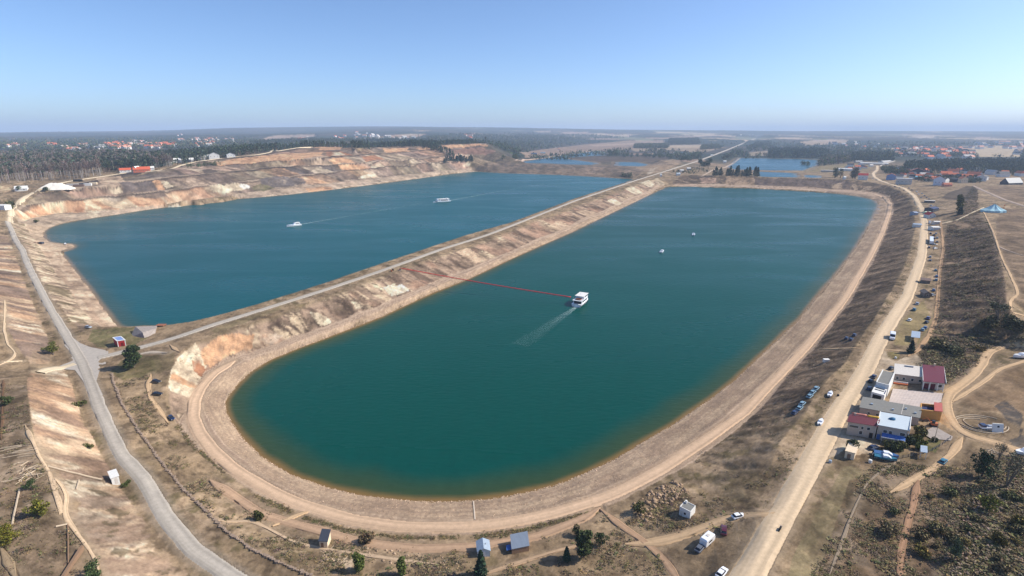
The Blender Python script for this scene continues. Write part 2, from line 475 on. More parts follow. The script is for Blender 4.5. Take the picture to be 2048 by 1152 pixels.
def mat(name, color=None, rough=0.85, metal=0.0, attr=False, noise=0.0, scale=1.0, bump=0.0, bscale=None, spec=0.3, stretch=None, coat=0.0, alpha=None):
    """procedural material: flat colour or the vertex colour, broken up by noise"""
    if name in MATS:
        return MATS[name]
    m = bpy.data.materials.new(name)
    m.use_nodes = True
    t = m.node_tree
    b = t.nodes['Principled BSDF']
    b.inputs['Roughness'].default_value = rough
    b.inputs['Metallic'].default_value = metal
    b.inputs['Specular IOR Level'].default_value = spec
    b.inputs['Coat Weight'].default_value = coat
    tc = t.nodes.new('ShaderNodeTexCoord')
    src = tc.outputs['Object']
    if stretch:
        mp = t.nodes.new('ShaderNodeMapping')
        mp.inputs['Scale'].default_value = stretch
        t.links.new(src, mp.inputs[0])
        src = mp.outputs[0]
    if attr:
        a = t.nodes.new('ShaderNodeAttribute')
        a.attribute_name = 'Col'
        cs = a.outputs['Color']
    else:
        r = t.nodes.new('ShaderNodeRGB')
        r.outputs[0].default_value = (*color, 1)
        cs = r.outputs[0]
    if noise > 0:
        n = t.nodes.new('ShaderNodeTexNoise')
        n.inputs['Scale'].default_value = scale
        n.inputs['Detail'].default_value = 5
        n.inputs['Roughness'].default_value = 0.65
        t.links.new(src, n.inputs['Vector'])
        mr = t.nodes.new('ShaderNodeMapRange')
        mr.inputs['From Min'].default_value = 0.3
        mr.inputs['From Max'].default_value = 0.7
        mr.inputs['To Min'].default_value = 1 - noise
        mr.inputs['To Max'].default_value = 1 + noise * 0.7
        t.links.new(n.outputs[0], mr.inputs[0])
        mx = t.nodes.new('ShaderNodeVectorMath')
        mx.operation = 'SCALE'
        t.links.new(cs, mx.inputs[0])
        t.links.new(mr.outputs[0], mx.inputs['Scale'])
        cs = mx.outputs[0]
    t.links.new(cs, b.inputs['Base Color'])
    if bump > 0:
        n2 = t.nodes.new('ShaderNodeTexNoise')
        n2.inputs['Scale'].default_value = bscale or scale * 2
        n2.inputs['Detail'].default_value = 4
        t.links.new(src, n2.inputs['Vector'])
        bp = t.nodes.new('ShaderNodeBump')
        bp.inputs['Strength'].default_value = 1.0
        bp.inputs['Distance'].default_value = bump
        t.links.new(n2.outputs[0], bp.inputs['Height'])
        t.links.new(bp.outputs[0], b.inputs['Normal'])
    if alpha is not None:
        b.inputs['Alpha'].default_value = alpha
    MATS[name] = m
    return m


# ------------------------------------------------------------------ roads and paths: lines, widths, colours (built after the ground, which gives way under them)
ASPH, GRAV, DIRT, TRACK, CONC = lin(180, 171, 160), lin(214, 196, 168), lin(212, 188, 158), lin(196, 166, 132), lin(190, 176, 160)
ROADS = []          # name, world centre line, half width, colour


def road(name, pts, wd, colr, z=None, jag=0.25):
    L = W(pts, z) if z is not None else H(pts)
    L = resample(L, max(1.5, min(12, L[:, 1].mean() / 150)))
    for _ in range(6 if name != 'path' else 3):
        L[1:-1] = (L[:-2] + 2 * L[1:-1] + L[2:]) / 4
    ROADS.append((name, L, wd / 2, colr, jag))


road('asphalt_road', LR[:18], 5.6, ASPH, LRZ[:18])
road('distant_road', DR[13:], 13, ASPH, DRZ[13:])
road('gravel_road', LR[17:] + RG[1:16], 6.5, GRAV)
road('causeway_road', [(196, 716)] + DR, 5.6, ASPH, [9.5] + DRZ)
road('dirt_road', RD, 8.4, DIRT, 14.0)
road('shore_road', [(x, y) for x, y in zip(np.interp(np.arange(0, 40, 1.0), np.arange(41), np.array([p[0] for p in (RT[8:11] + RT[11:] + [RT[-1]] * 40)][:41])), np.arange(40))][:0] or
     [(470, 722), (430, 745), (402, 775), (389, 803), (386, 835), (400, 868), (430, 906), (472, 941), (515, 967), (563, 993), (612, 1013), (698, 1038), (790, 1052), (866, 1055), (949, 1054),
      (1031, 1043), (1113, 1025), (1190, 1001), (1243, 981), (1322, 939), (1413, 878), (1487, 826), (1541, 768), (1614, 692), (1687, 602), (1737, 518), (1763, 467), (1777, 428), (1780, 407), (1770, 397), (1748, 389)], 6.0, lin(204, 174, 146))
road('spur_road', [(150, 728), (120, 736), (98, 738), (80, 745)], 5.0, GRAV)
for p, wd, c in [
    ([(2110, 690), (2048, 687), (2010, 690), (1978, 704), (1965, 725), (1950, 748), (1925, 768), (1900, 785), (1893, 805), (1896, 830), (1915, 858), (1945, 875), (1985, 883), (2048, 905), (2100, 915)], 4.6, TRACK),
    ([(2110, 715), (2048, 722), (2000, 738), (1960, 768), (1925, 790), (1905, 803)], 2.2, TRACK),
    ([(1925, 874), (1905, 905), (1870, 935), (1835, 955), (1810, 970), (1780, 985)], 3.0, TRACK),
    ([(1838, 955), (1828, 1000), (1815, 1050), (1803, 1100), (1800, 1200)], 2.3, lin(165, 130, 104)),
    ([(1880, 440), (1884, 470), (1886, 500), (1878, 550), (1876, 587), (1871, 637), (1858, 670), (1836, 700), (1815, 712)], 2.6, lin(178, 146, 114)),
    ([(1964, 418), (1971, 432), (1976, 442), (1985, 462), (1995, 490), (2003, 515), (2018, 545), (2030, 572), (2036, 590), (2020, 600), (2022, 625), (2048, 632), (2100, 634)], 1.8, TRACK),
    ([(1995, 492), (2010, 500), (2048, 512)], 1.5, lin(180, 160, 145)),
    ([(1880, 448), (1915, 440), (1945, 425), (1968, 415)], 2.2, GRAV),
    ([(1946, 372), (1975, 385), (2010, 400), (2060, 416)], 6, lin(170, 150, 136)),
    ([(1200, 1018), (1240, 1050), (1290, 1085), (1330, 1120), (1370, 1180)], 3.0, lin(178, 146, 118)),
    ([(1250, 1088), (1310, 1085), (1370, 1070), (1430, 1045), (1480, 1030), (1530, 1030), (1560, 1022)], 4.2, TRACK),
    ([(430, 1040), (470, 1045), (500, 1040), (530, 1055), (590, 1085), (650, 1098), (760, 1115), (880, 1130)], 1.6, lin(190, 165, 138)),
    ([(960, 1150), (1040, 1125), (1120, 1100), (1180, 1085)], 1.8, lin(180, 152, 124)),
    ([(420, 960), (520, 1027), (620, 1056), (720, 1084), (830, 1097), (940, 1094), (1080, 1072), (1170, 1035), (1200, 1015)], 4.5, lin(178, 148, 122)),
    ([(545, 1052), (600, 1028), (625, 1020)], 2.6, TRACK),
    ([(50, 850), (64, 880), (78, 911), (106, 953), (123, 970), (135, 996), (129, 1017), (132, 1036), (153, 1064), (175, 1092), (189, 1116), (200, 1150)], 1.4, lin(204, 178, 148)),
    ([(0, 730), (25, 718), (32, 705), (15, 690), (8, 660), (10, 630), (10, 600)], 1.2, lin(206, 182, 152)),
    ([(8, 724), (45, 722)], 1.4, lin(224, 202, 172)),
    ([(1640, 699), (1690, 697), (1735, 698)], 1.6, TRACK),
    ([(1768, 700), (1795, 701), (1815, 705)], 1.8, TRACK),
    ([(340, 690), (352, 700), (360, 704)], 2.4, TRACK),
    ([(262, 712), (300, 704), (335, 706)], 2.6, lin(190, 176, 160)),
    ([(302, 748), (296, 770), (300, 795), (318, 818), (338, 848)], 2.4, TRACK),
    ([(1030, 321), (1075, 318), (1130, 310), (1180, 303)], 10, lin(196, 170, 150)),
    ([(1760, 332), (1775, 326), (1790, 322)], 6, lin(190, 180, 170)),
    ([(345, 325), (380, 312), (410, 305), (440, 302)], 5, lin(190, 165, 140)),
    ([(1405, 352), (1425, 340), (1450, 335), (1470, 325), (1480, 316)], 5, lin(180, 160, 142)),
    ([(1800, 920), (1765, 940), (1735, 965), (1712, 1010), (1685, 1080), (1655, 1160)], .9, lin(150, 134, 116)),
    ([(0, 1092), (20, 1130), (32, 1160)], 2.4, lin(150, 130, 105)),
    ([(7, 760), (5, 830), (2, 880)], 0.8, lin(120, 92, 70)),
]:
    road('path', p, wd, c)

# ------------------------------------------------------------------ the ground sheet
NC = 1240
tx = np.tan(np.linspace(-0.955, 0.955, NC)) * 0 + np.linspace(-1.42, 1.42, NC)
rows = [55.0]
while rows[-1] < 32000:
    y = rows[-1]
    rows.append(y * (1 + np.interp(y, [55, 150, 600, 1800, 2600, 6000, 32000], [.0052, .0048, .0042, .0036, .0056, .011, .03])))
ry = np.array(rows)
NR = len(ry)
GX = (tx[None, :] * ry[:, None]).ravel()
GY = np.repeat(ry, NC)
# heights: straight down onto the triangulation
GZ = np.empty(len(GX))
rc = TIN.ray_cast
for i, (x, y) in enumerate(zip(GX.tolist(), GY.tolist())):
    h = rc(Vector((x, y, 900.0)), DOWN)[0]
    GZ[i] = h.z if h is not None else 12.0
GZ0 = GZ.copy()
AZ = CX + F * GX / (GY * CP + (HC - GZ) * SP)          # photo column, only used for the far hills
near = GY < 2600
# one wobbly copy of the plan position, so that zone borders are never ruler straight
wob = np.clip(GY / 220, 0.5, 6)
WX = GX + (fbm(GX / (6 * wob), GY / (6 * wob), 11, 3) - 0.5) * 3.2 * wob
WY = GY + (fbm(GX / (6 * wob), GY / (6 * wob), 23, 3) - 0.5) * 3.2 * wob
n1 = fbm(GX / 9, GY / 9, 31, 5, 0.62)
n2 = fbm(GX / 45, GY / 45, 41, 4)
n3 = fbm(GX / 2.6, GY / 2.6, 51, 3, 0.6)
n4 = fbm(GX / 160, GY / 160, 61, 4)
col = np.empty((len(GX), 3))


def A(c):
    return np.array(c)[None, :]


def mix(a, b, t):
    t = np.asarray(t)[:, None] if np.ndim(t) else t
    return a * (1 - t) + b * t


def paint(idx, c, wgt=1.0):
    wgt = np.broadcast_to(np.asarray(wgt, float), (len(idx),))[:, None]
    col[idx] = col[idx] * (1 - wgt) + c * wgt


def sel(poly, warp=True):
    return np.nonzero(inpoly(WX, WY, poly) if warp else inpoly(GX, GY, poly))[0]


def con(x, lo=0.35, hi=0.65):
    return sst(lo, hi, x)


# dry grass and bare earth everywhere to begin with
dry, olive, earth, umber = A(lin(168, 140, 104)), A(lin(124, 108, 68)), A(lin(188, 158, 124)), A(lin(104, 84, 62))
col[:] = mix(mix(dry, olive, con(n1, .42, .62) * con(n2, .35, .6)), earth, con(n3 * .5 + n2 * .5, .5, .62) * 0.75)
col[:] = mix(col, umber, con(fbm(GX / 4, GY / 4, 71, 4, .65), .55, .66) * 0.6)

# ---- far country: woods, fields, heath
k = np.nonzero(GY > 1250)[0]
x, y = GX[k], GY[k]
cell = np.clip(y / 2600, 1, 4)
wx, wy = x + 300 * (fbm(x / 700, y / 700, 81, 3) - .5), y + 500 * (fbm(x / 700, y / 900, 82, 3) - .5)
cx_, cy_ = wx / 520, wy / 900
hh = hsh(np.floor(cx_ + 0.3 * np.floor(cy_)), np.floor(cy_), 7)
h2 = hsh(np.floor(cx_ + 0.3 * np.floor(cy_)), np.floor(cy_), 8)
woods = fbm(x / 900, y / 1500, 91, 4)
lft = sst(1200, 800, AZ[k])
isw = (woods > 0.485 - 0.10 * lft) | ((AZ[k] < 620) & (hh < np.where(y < 2600, .95, .8)) & (y > 1250)) | (hh > 0.70 - .12 * sst(5000, 9000, y) - .2 * lft)
fieldc = np.where((h2 < .4)[:, None], A(lin(206, 178, 142)), np.where((h2 < .75)[:, None], A(lin(188, 152, 128)), A(lin(130, 128, 84))))
fieldc = fieldc * (0.85 + 0.3 * fbm(x / 120, y / 300, 95, 3))[:, None]
wn = fbm(x / 60, y / 90, 97, 3)
woodc = mix(A((.036, .054, .036)), A((.095, .080, .066)), con(fbm(x / 420, y / 600, 99, 3), .46, .6)) * (0.7 + 0.6 * wn)[:, None]
wgt = np.where(AZ[k] < 620, sst(1250, 1500, y), sst(1500, 2300, y))
c = np.where(isw[:, None], woodc, fieldc)
heath = mix(A(lin(170, 138, 112)), A(lin(128, 104, 86)), con(fbm(x / 70, y / 140, 101, 4)))
c = np.where((y < 3300)[:, None] & (~isw)[:, None], mix(c, heath, 0.6), c)
paint(k, c, wgt)
WOODF = np.zeros(len(GX), bool)
WOODF[k] = isw & (y > 2300)

# ---- named fields, by outline
for pts, c, a in [
    ([(1040, 305), (1110, 296), (1180, 288), (1260, 283), (1330, 281), (1330, 292), (1250, 300), (1180, 303), (1110, 309), (1050, 316)], (186, 152, 128), .85),
    ([(1180, 290), (1330, 283), (1330, 286), (1190, 293)], (206, 172, 146), .8),
    ([(1260, 297), (1330, 293), (1410, 294), (1440, 298), (1400, 306), (1340, 300), (1270, 303)], (200, 170, 136), .8),
    ([(1340, 290), (1440, 289), (1430, 293), (1340, 294)], (212, 184, 152), .9),
    ([(1950, 291), (2026, 291), (2036, 305), (2048, 314), (1960, 314), (1935, 306)], (212, 186, 144), 1),
    ([(1600, 285), (1660, 279), (1700, 281), (1690, 288), (1610, 291)], (210, 176, 142), .9),
    ([(1340, 275), (1440, 270), (1450, 273), (1350, 280)], (200, 168, 142), .85),
    ([(1815, 275), (1855, 272), (1876, 277), (1840, 280)], (216, 192, 164), .9),
    ([(1069, 264), (1102, 262), (1103, 267), (1080, 267)], (214, 178, 150), .9),
    ([(512, 280), (560, 272), (630, 270), (635, 275), (560, 281), (530, 284)], (206, 172, 148), .9),
    ([(1600, 335), (1640, 332), (1720, 327), (1745, 330), (1740, 340), (1660, 345), (1605, 343)], (150, 134, 88), .8),
    ([(1500, 305), (1560, 299), (1590, 302), (1540, 311), (1500, 312)], (204, 176, 142), .7),
    ([(345, 326), (450, 300), (470, 302), (420, 316), (360, 329)], (140, 112, 86), .8),
    ([(150, 357), (240, 343), (240, 348), (160, 360)], (168, 140, 104), .8),
    ([(1131, 317), (1190, 312), (1240, 313), (1330, 312), (1340, 318), (1300, 326), (1230, 322), (1190, 327)], (112, 90, 72), .9),
    ([(1270, 335), (1310, 326), (1330, 320), (1350, 318), (1362, 325), (1330, 340), (1300, 348)], (176, 146, 116), .9),
    ([(2048, 725), (2000, 742), (1960, 772), (1915, 800), (1960, 820), (2048, 830), (2200, 830), (2200, 720)], (146, 114, 80), .75),
    ([(1988, 445), (1995, 486), (2010, 525), (2038, 575), (2038, 600), (2100, 630), (2400, 630), (2400, 400), (2060, 415), (2000, 420)], (128, 103, 80), .8),
    ([(1975, 372), (2048, 374), (2200, 380), (2200, 410), (2060, 412), (2000, 396)], (136, 110, 84), .85),
]:
    i = sel(H(pts, 9))
    t = A(lin(*c)) * (0.8 + 0.4 * fbm(GX[i] / 14, GY[i] / 30, 111, 4))[:, None]
    paint(i, t, a * (0.65 + .35 * con(n1[i])))
    WOODF[i] = False

SLOPES = []
SMOOTH = np.zeros(len(GX), bool)


def strip(bot, top):
    """plan outline, grid indices, run along (m), height share up, warped a little"""
    poly = np.vstack([bot, top[::-1]])
    i = sel(poly)
    db, s = pdist(WX[i], WY[i], resample(bot, 6), True)
    dt = pdist(WX[i], WY[i], resample(top, 6))
    v = db / np.maximum(1e-6, db + dt)
    return poly, i, s, v


def rills(i, s, v, f, amp, skew=0.0, seed=0):
    r = fbm(s / f + v * skew, v * 1.6 + s * 0.004, 130 + seed, 4, .6)
    GZ[i] += (r - 0.5) * amp * np.clip(np.minimum(v, 1 - v) * 5, 0, 1)
    return r


sandp, cream, orange, rust, grey, taupe, dark = (A(lin(*c)) for c in ((212, 178, 144), (236, 212, 176), (222, 166, 116), (186, 124, 82), (140, 120, 110), (172, 144, 124), (96, 80, 68)))

# right lake: stone revetment, shore bench
poly, i, s, v = strip(wS2, wRT)
st = hsh(np.floor(GX[i] / 0.9), np.floor(GY[i] / 0.9), 3)
c = mix(A(lin(208, 176, 142)), A(lin(186, 155, 126)), con(fbm(s / 14, v * 3, 140, 4)))
c = c * (0.84 + 0.3 * st)[:, None]
c = mix(c, A(lin(168, 140, 116)), con(fbm(v * 16, s / 120, 145, 4, .7), .5, .62) * .6)
c = mix(c, A(lin(160, 134, 112)), con(v, .82, .94) * 0.5)
SMOOTH[i] = True
c = mix(c, A(lin(214, 184, 150)), con(1 - v, .86, .96) * 0.5)
paint(i, c)
poly, i, s, v = strip(wRT, wBO)
tr = fbm(v * 14, s / 90, 150, 4, .7)
c = mix(A(lin(214, 182, 152)), A(lin(182, 150, 124)), con(tr, .42, .6) * .95) * (0.86 + 0.28 * n3[i])[:, None]
paint(i, c)
SMOOTH[i] = True
# sandy strip under the causeway counts as revetment too
# causeway slope
bo_d = W(BO[:15], 3.5)
poly, i, s, v = strip(bo_d, wDT)
r = rills(i, s, v, 5.0, 1.7, 0.8)
r2 = fbm(s / 1.7 + v, v * 2, 161, 3, .6)
big = fbm(s / 26 + v * .5, v * .7, 162, 3)
c = mix(A(lin(178, 148, 122)), A(lin(118, 96, 80)), con(r, .42, .62))
c = mix(c, A(lin(224, 194, 156)), con(big * .6 + r * .4, .55, .63) * con(r2, .3, .6))
c = mix(c, A(lin(196, 150, 120)), con(fbm(s / 18, v, 163, 3), .55, .7) * .6)
c = mix(c, A(lin(146, 126, 92)), con(v, .8, 1) * .7)
paint(i, c * (0.8 + 0.4 * n3[i])[:, None])
SLOPES.append(('causeway', poly, 0.02))
# the raw orange end of the causeway, and its pale slips
for pts, c in [
    ([(420, 682), (462, 668), (512, 668), (508, 694), (458, 713), (416, 735), (400, 700)], orange),
    ([(365, 702), (388, 686), (402, 700), (412, 735), (392, 768), (388, 799), (335, 776), (342, 738), (356, 712)], cream),
    ([(380, 722), (396, 718), (412, 740), (400, 752), (384, 742)], rust), ([(400, 700), (420, 694), (436, 708), (420, 728), (408, 730)], orange),
    ([(345, 745), (394, 772), (392, 780), (338, 757)], orange),
    ([(616, 624), (640, 627), (664, 640), (664, 645), (640, 652), (630, 644)], cream), ([(786, 574), (806, 570), (820, 580), (800, 590), (782, 594)], A(lin(244, 226, 196))),
    ([(766, 578), (790, 568), (800, 575), (780, 590)], cream), ([(914, 504), (932, 495), (966, 514), (975, 520), (950, 527)], sandp),
    ([(700, 604), (712, 606), (728, 618), (716, 622)], cream), ([(1098, 448), (1112, 440), (1140, 452), (1118, 462), (1104, 458)], sandp), ([(1152, 424), (1172, 420), (1196, 426), (1180, 434)], sandp),
    ([(1212, 402), (1222, 396), (1244, 406), (1236, 412)], cream), ([(1250, 378), (1264, 372), (1284, 384), (1272, 390)], cream), ([(1278, 366), (1296, 360), (1310, 370), (1300, 374)], cream),
    ([(1314, 356), (1320, 357), (1331, 369), (1316, 373)], A(lin(208, 184, 150))), ([(520, 680), (545, 664), (560, 672), (540, 690)], A(lin(206, 180, 154))),
]:
    i = sel(H(pts, 9))
    r = fbm(GX[i] / 1.6 + GY[i] / 6, GY[i] / 5, 171, 3, .6)
    paint(i, c * (0.78 + 0.42 * r)[:, None], 0.55 + 0.45 * con(r, .3, .5))
# right bank: dark scrub
bo_r = W(BO[30:], 3.5)
poly, i, s, v = strip(bo_r, wRC)
r = rills(i, s, v, 5, 2.2, -1.0, 3)
dk = con(fbm(s / 12 - v * 1.2, v * 1.1, 181, 4), .44, .6)
c = mix(A(lin(186, 154, 122)), A(lin(142, 114, 90)), con(r, .38, .6))
c = mix(c, A(lin(98, 80, 62)), dk * con(r, .4, .6) * .8)
c = mix(c, A(lin(128, 106, 82)), con(fbm(GX[i] / 5, GY[i] / 5, 183, 4, .65), .5, .62) * .7)
c = mix(c, A(lin(150, 128, 96)), con(v, .82, 1) * .8)
c = mix(c, A(lin(170, 138, 112)), con(1 - v, .86, .98) * .7)
c = mix(c, A(lin(84, 68, 54)), con(fbm(s / 4 - v * 1.2, v * 1.3, 187, 4, .65), .52, .64) * .75)
paint(i, c * (0.60 + 0.36 * n3[i])[:, None], sst(5, 75, s + 60 * (n2[i] - .5)) * (.8 + .2 * con(n1[i])))
SLOPES.append(('bank', poly, 0.10))
i = sel(H([(1416, 975), (1450, 930), (1500, 900), (1545, 885), (1540, 920), (1510, 945), (1470, 958)], 9))
paint(i, A(lin(112, 98, 90)) * (0.8 + .4 * n3[i])[:, None], .4 * con(n1[i], .3, .6))
# left lake: beach, slope above it
wS1a = W(S1[:7] + S1[14:19], 0)
poly, i, s, v = strip(W(S1[:7][::-1], 0), W([(88, 500), (113, 550), (142, 582), (162, 617), (185, 640), (204, 654)], 2.6))
paint(i, mix(A(lin(222, 190, 156)), A(lin(198, 164, 132)), con(fbm(s / 20, v * 5, 191, 3))) * (.85 + .3 * n3[i])[:, None])
i = sel(W(LB[:4], 2.6).tolist() + W([(119, 502), (152, 494), (148, 488), (120, 485), (98, 482), (90, 476), (86, 466), (100, 453), (96, 449), (60, 458)], 0.3).tolist())
paint(i, A(lin(214, 182, 148)) * (.8 + .4 * n3[i])[:, None])
poly, i, s, v = strip(wLB, wLV)
r = rills(i, s, v, 5, 1.0, .5, 5)
c = mix(A(lin(226, 196, 160)), A(lin(164, 136, 110)), con(r, .42, .6))
c = mix(c, A(lin(128, 112, 78)), con(fbm(s / 9, v * 1.4, 195, 3), .55, .68) * .8)
paint(i, c * (.82 + .36 * n3[i])[:, None])
# cut slopes left of the asphalt road
for bot, top, sd_ in ((wCF, wCT, 7), (wUF[::-1], wUT[::-1], 9)):
    poly, i, s, v = strip(bot, top)
    r = rills(i, s, v, 4.5, 0.6, .6, sd_)
    b = fbm(s / 15 + v * .6 + .6 * n2[i], v * .8 + n1[i] * .6, 200 + sd_, 4, .6)
    r2 = fbm(s / 1.5 + v * 1.2, v * 2.2 + s * .01, 206 + sd_, 4, .62)
    c = mix(A(lin(220, 186, 148)), A(lin(204, 160, 120)), con(b, .44, .62))
    c = c * (.72 + .5 * r2)[:, None]
    c = mix(c, A(lin(242, 222, 190)), con(1 - b, .56, .64) * con(r, .35, .55))
    c = mix(c, A(lin(158, 126, 104)), con(fbm(s / 7 + v * .5, v * .9 + n1[i], 210 + sd_, 4, .6), .48, .62) * .8)
    if sd_ == 9:
        c = mix(c, A(lin(140, 116, 102)), con(fbm(s / 16, v * .4, 220, 3), .45, .55) * .85)
    else:
        low = sst(168, 140, GY[i])
        c = mix(c, A(lin(168, 138, 112)), low * con(fbm(s / 6 + v, v * 1.4, 216, 4, .65), .42, .6) * .8)
        c = mix(c, A(lin(112, 96, 66)), low * con(fbm(GX[i] / 3.5, GY[i] / 3.5, 217, 3), .6, .68) * .8)
    paint(i, c * (.86 + .28 * n3[i])[:, None], con(n1[i] + .35 * np.minimum(1, 3 * np.minimum(v, 1 - v)), .4, .55))
# quarry benches
pal = [grey, grey, taupe, taupe, sandp, dark * 1.1, cream, A(lin(156, 134, 112)), orange, A(lin(208, 160, 132)), A(lin(120, 108, 104)), A(lin(206, 176, 150))]
for q, (bot, top) in enumerate([(W(S1[17:32], 0), wQA), (wQA, wQB), (wQB, wQC), (wQC, wQD), (wQD, wRG[np.nonzero(wRG[:, 0] > wQD[0, 0] - 60)[0]])]):
    if q == 3:
        bot = wQC[np.nonzero(wQC[:, 0] > wQD[0, 0] - 40)[0]]
    poly, i, s, v = strip(bot, top)
    r = rills(i, s, v, 11, (.7, 2.4, 2.6, 3, 3)[q], .8, 20 + q)
    rf = fbm(s / 3.6 + v * 2, v * 5, 225 + q, 4, .65)
    cw = 46.0
    u = s / cw + v * .35 + 0.8 * fbm(s / 200, v * 0 + q, 230, 2)
    cid = np.floor(u)
    h1 = hsh(cid, cid * 0 + q, 9)
    fr = hsh(cid, cid * 0 + q, 10)
    pc = np.array([p[0] for p in pal])[(h1 * len(pal) * .999).astype(int)]
    hid = np.array([p[0] for p in pal])[(hsh(cid + (u - cid > .35 + .4 * fr), cid * 0 + q, 12) * len(pal) * .999).astype(int)]
    c = mix(pc, hid, .65)
    c = mix(c, A(lin(150, 128, 112)), .2)
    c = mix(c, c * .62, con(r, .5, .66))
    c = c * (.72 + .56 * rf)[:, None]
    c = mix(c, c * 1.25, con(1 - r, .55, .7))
    c = mix(c, A(lin(132, 116, 84)), con(fbm(GX[i] / 60, GY[i] / 60, 240, 3), .58, .68) * .5)
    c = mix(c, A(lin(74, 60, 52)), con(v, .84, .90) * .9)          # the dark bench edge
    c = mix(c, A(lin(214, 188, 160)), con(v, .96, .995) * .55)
    c = mix(c, A(lin(120, 98, 82)), con(fbm(GX[i] / 22, GY[i] / 22, 245, 4, .6), .53, .64) * .6)
    if q:
        c = mix(c, A(lin(196, 170, 144)), con(1 - v, .90, .97) * .7)
    if q == 0:
        c = mix(c, A(lin(214, 186, 156)), .55)
        c = mix(c, A(lin(214, 186, 156)), con(1 - v, .7, .95) * .8)
    if q == 1:
        left = sst(-480, -620, GX[i])
        f2 = fbm(s / 17 + v * .5, v * .5, 250, 3)
        oc = mix(A(lin(226, 170, 122)), A(lin(240, 208, 166)), con(f2, .42, .58))
        oc = mix(oc, rust, con(r, .56, .68) * .6)
        c = mix(c, oc, left * sst(0.98, .8, v) * con(fbm(s / 60, v, 252, 2), .3, .4))
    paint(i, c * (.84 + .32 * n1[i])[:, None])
oc_ = A(lin(226, 168, 118))
for pts, c in [
    ([(425, 327), (460, 319), (512, 312), (560, 308), (600, 306), (642, 304), (645, 312), (600, 317), (512, 324), (440, 331)], oc_), ([(634, 294), (677, 292), (685, 299), (642, 302)], oc_),
    ([(650, 304), (682, 302), (702, 310), (657, 313)], rust), ([(664, 304), (680, 303), (690, 310), (668, 312)], cream), ([(654, 318), (682, 315), (705, 319), (707, 325), (662, 328)], oc_),
    ([(720, 314), (752, 310), (767, 319), (730, 323)], rust), ([(672, 331), (707, 329), (737, 335), (737, 339), (684, 341)], oc_), ([(767, 297), (812, 295), (820, 303), (772, 305)], oc_),
    ([(609, 376), (657, 373), (662, 380), (617, 384)], oc_), ([(724, 350), (742, 347), (750, 354), (714, 358)], cream), ([(927, 327), (940, 324), (948, 332), (924, 333)], cream),
    ([(832, 296), (880, 291), (910, 289), (970, 287), (972, 291), (880, 298), (840, 300)], oc_), ([(300, 361), (315, 360), (328, 380), (310, 381)], oc_), ([(316, 362), (332, 361), (348, 374), (330, 376)], cream),
    ([(420, 372), (478, 366), (488, 380), (430, 387)], cream), ([(478, 369), (494, 368), (500, 375), (484, 377)], A(lin(246, 238, 222))), ([(185, 354), (235, 352), (250, 365), (205, 370)], sandp),
    ([(212, 372), (232, 371), (243, 384), (222, 386)], cream), ([(860, 318), (905, 312), (935, 310), (940, 316), (880, 322)], A(lin(196, 160, 130))), ([(890, 300), (960, 295), (990, 300), (985, 308), (900, 310)], A(lin(150, 110, 92))),
    ([(555, 360), (575, 356), (584, 362), (562, 366)], cream), ([(740, 330), (760, 328), (770, 333), (748, 336)], cream), ([(330, 410), (355, 408), (362, 416), (340, 419)], cream), ([(170, 428), (186, 426), (200, 433), (180, 436)], cream),
    ([(440, 310), (505, 302), (512, 309), (450, 316)], A(lin(160, 136, 108))), ([(230, 365), (300, 362), (308, 380), (245, 386)], A(lin(122, 108, 104))), ([(400, 340), (425, 337), (440, 344), (412, 350)], A(lin(112, 96, 84))),
    ([(500, 372), (516, 366), (548, 376), (520, 383), (506, 380)], A(lin(120, 112, 72))), ([(513, 358), (560, 352), (605, 357), (612, 366), (548, 376), (516, 366)], A(lin(122, 110, 108))),
    ([(1158, 338), (1180, 333), (1210, 334), (1200, 345), (1170, 351)], A(lin(206, 170, 138))), ([(1244, 340), (1260, 338), (1268, 352), (1252, 355)], sandp), ([(1290, 346), (1308, 334), (1312, 336), (1298, 350)], A(lin(200, 178, 152))),
    ([(0, 372), (22, 375), (26, 382), (0, 386)], A(lin(226, 188, 140))), ([(1450, 353), (1512, 356), (1510, 371), (1450, 370)], A(lin(190, 156, 122))), ([(1400, 356), (1430, 356), (1432, 366), (1402, 367)], A(lin(188, 150, 124))),
    ([(1510, 356), (1640, 359), (1700, 363), (1700, 378), (1600, 373), (1510, 370)], A(lin(122, 102, 92))), ([(1660, 370), (1676, 366), (1680, 376), (1664, 378)], A(lin(190, 160, 128))), ([(1702, 368), (1708, 367), (1714, 382), (1706, 382)], A(lin(190, 160, 128))),
    ([(1720, 380), (1736, 371), (1742, 373), (1726, 385)], A(lin(190, 160, 128))),
]:
    i = sel(H(pts, 6))
    r = fbm(GX[i] / 5 + GY[i] / 14, GY[i] / 12, 261, 3, .6)
    paint(i, c * (0.8 + 0.4 * r)[:, None], 0.6 + .4 * con(r, .3, .5))
# far banks of both lakes
i = sel(np.vstack([W(S1[31:], 0), H([(1290, 340), (1250, 332), (1150, 330), (1050, 327), (975, 325), (945, 335)])]))
r = fbm(GX[i] / 9, GY[i] / 60, 271, 3)
paint(i, mix(A(lin(140, 116, 98)), A(lin(92, 80, 70)), con(r, .4, .6)), .7)
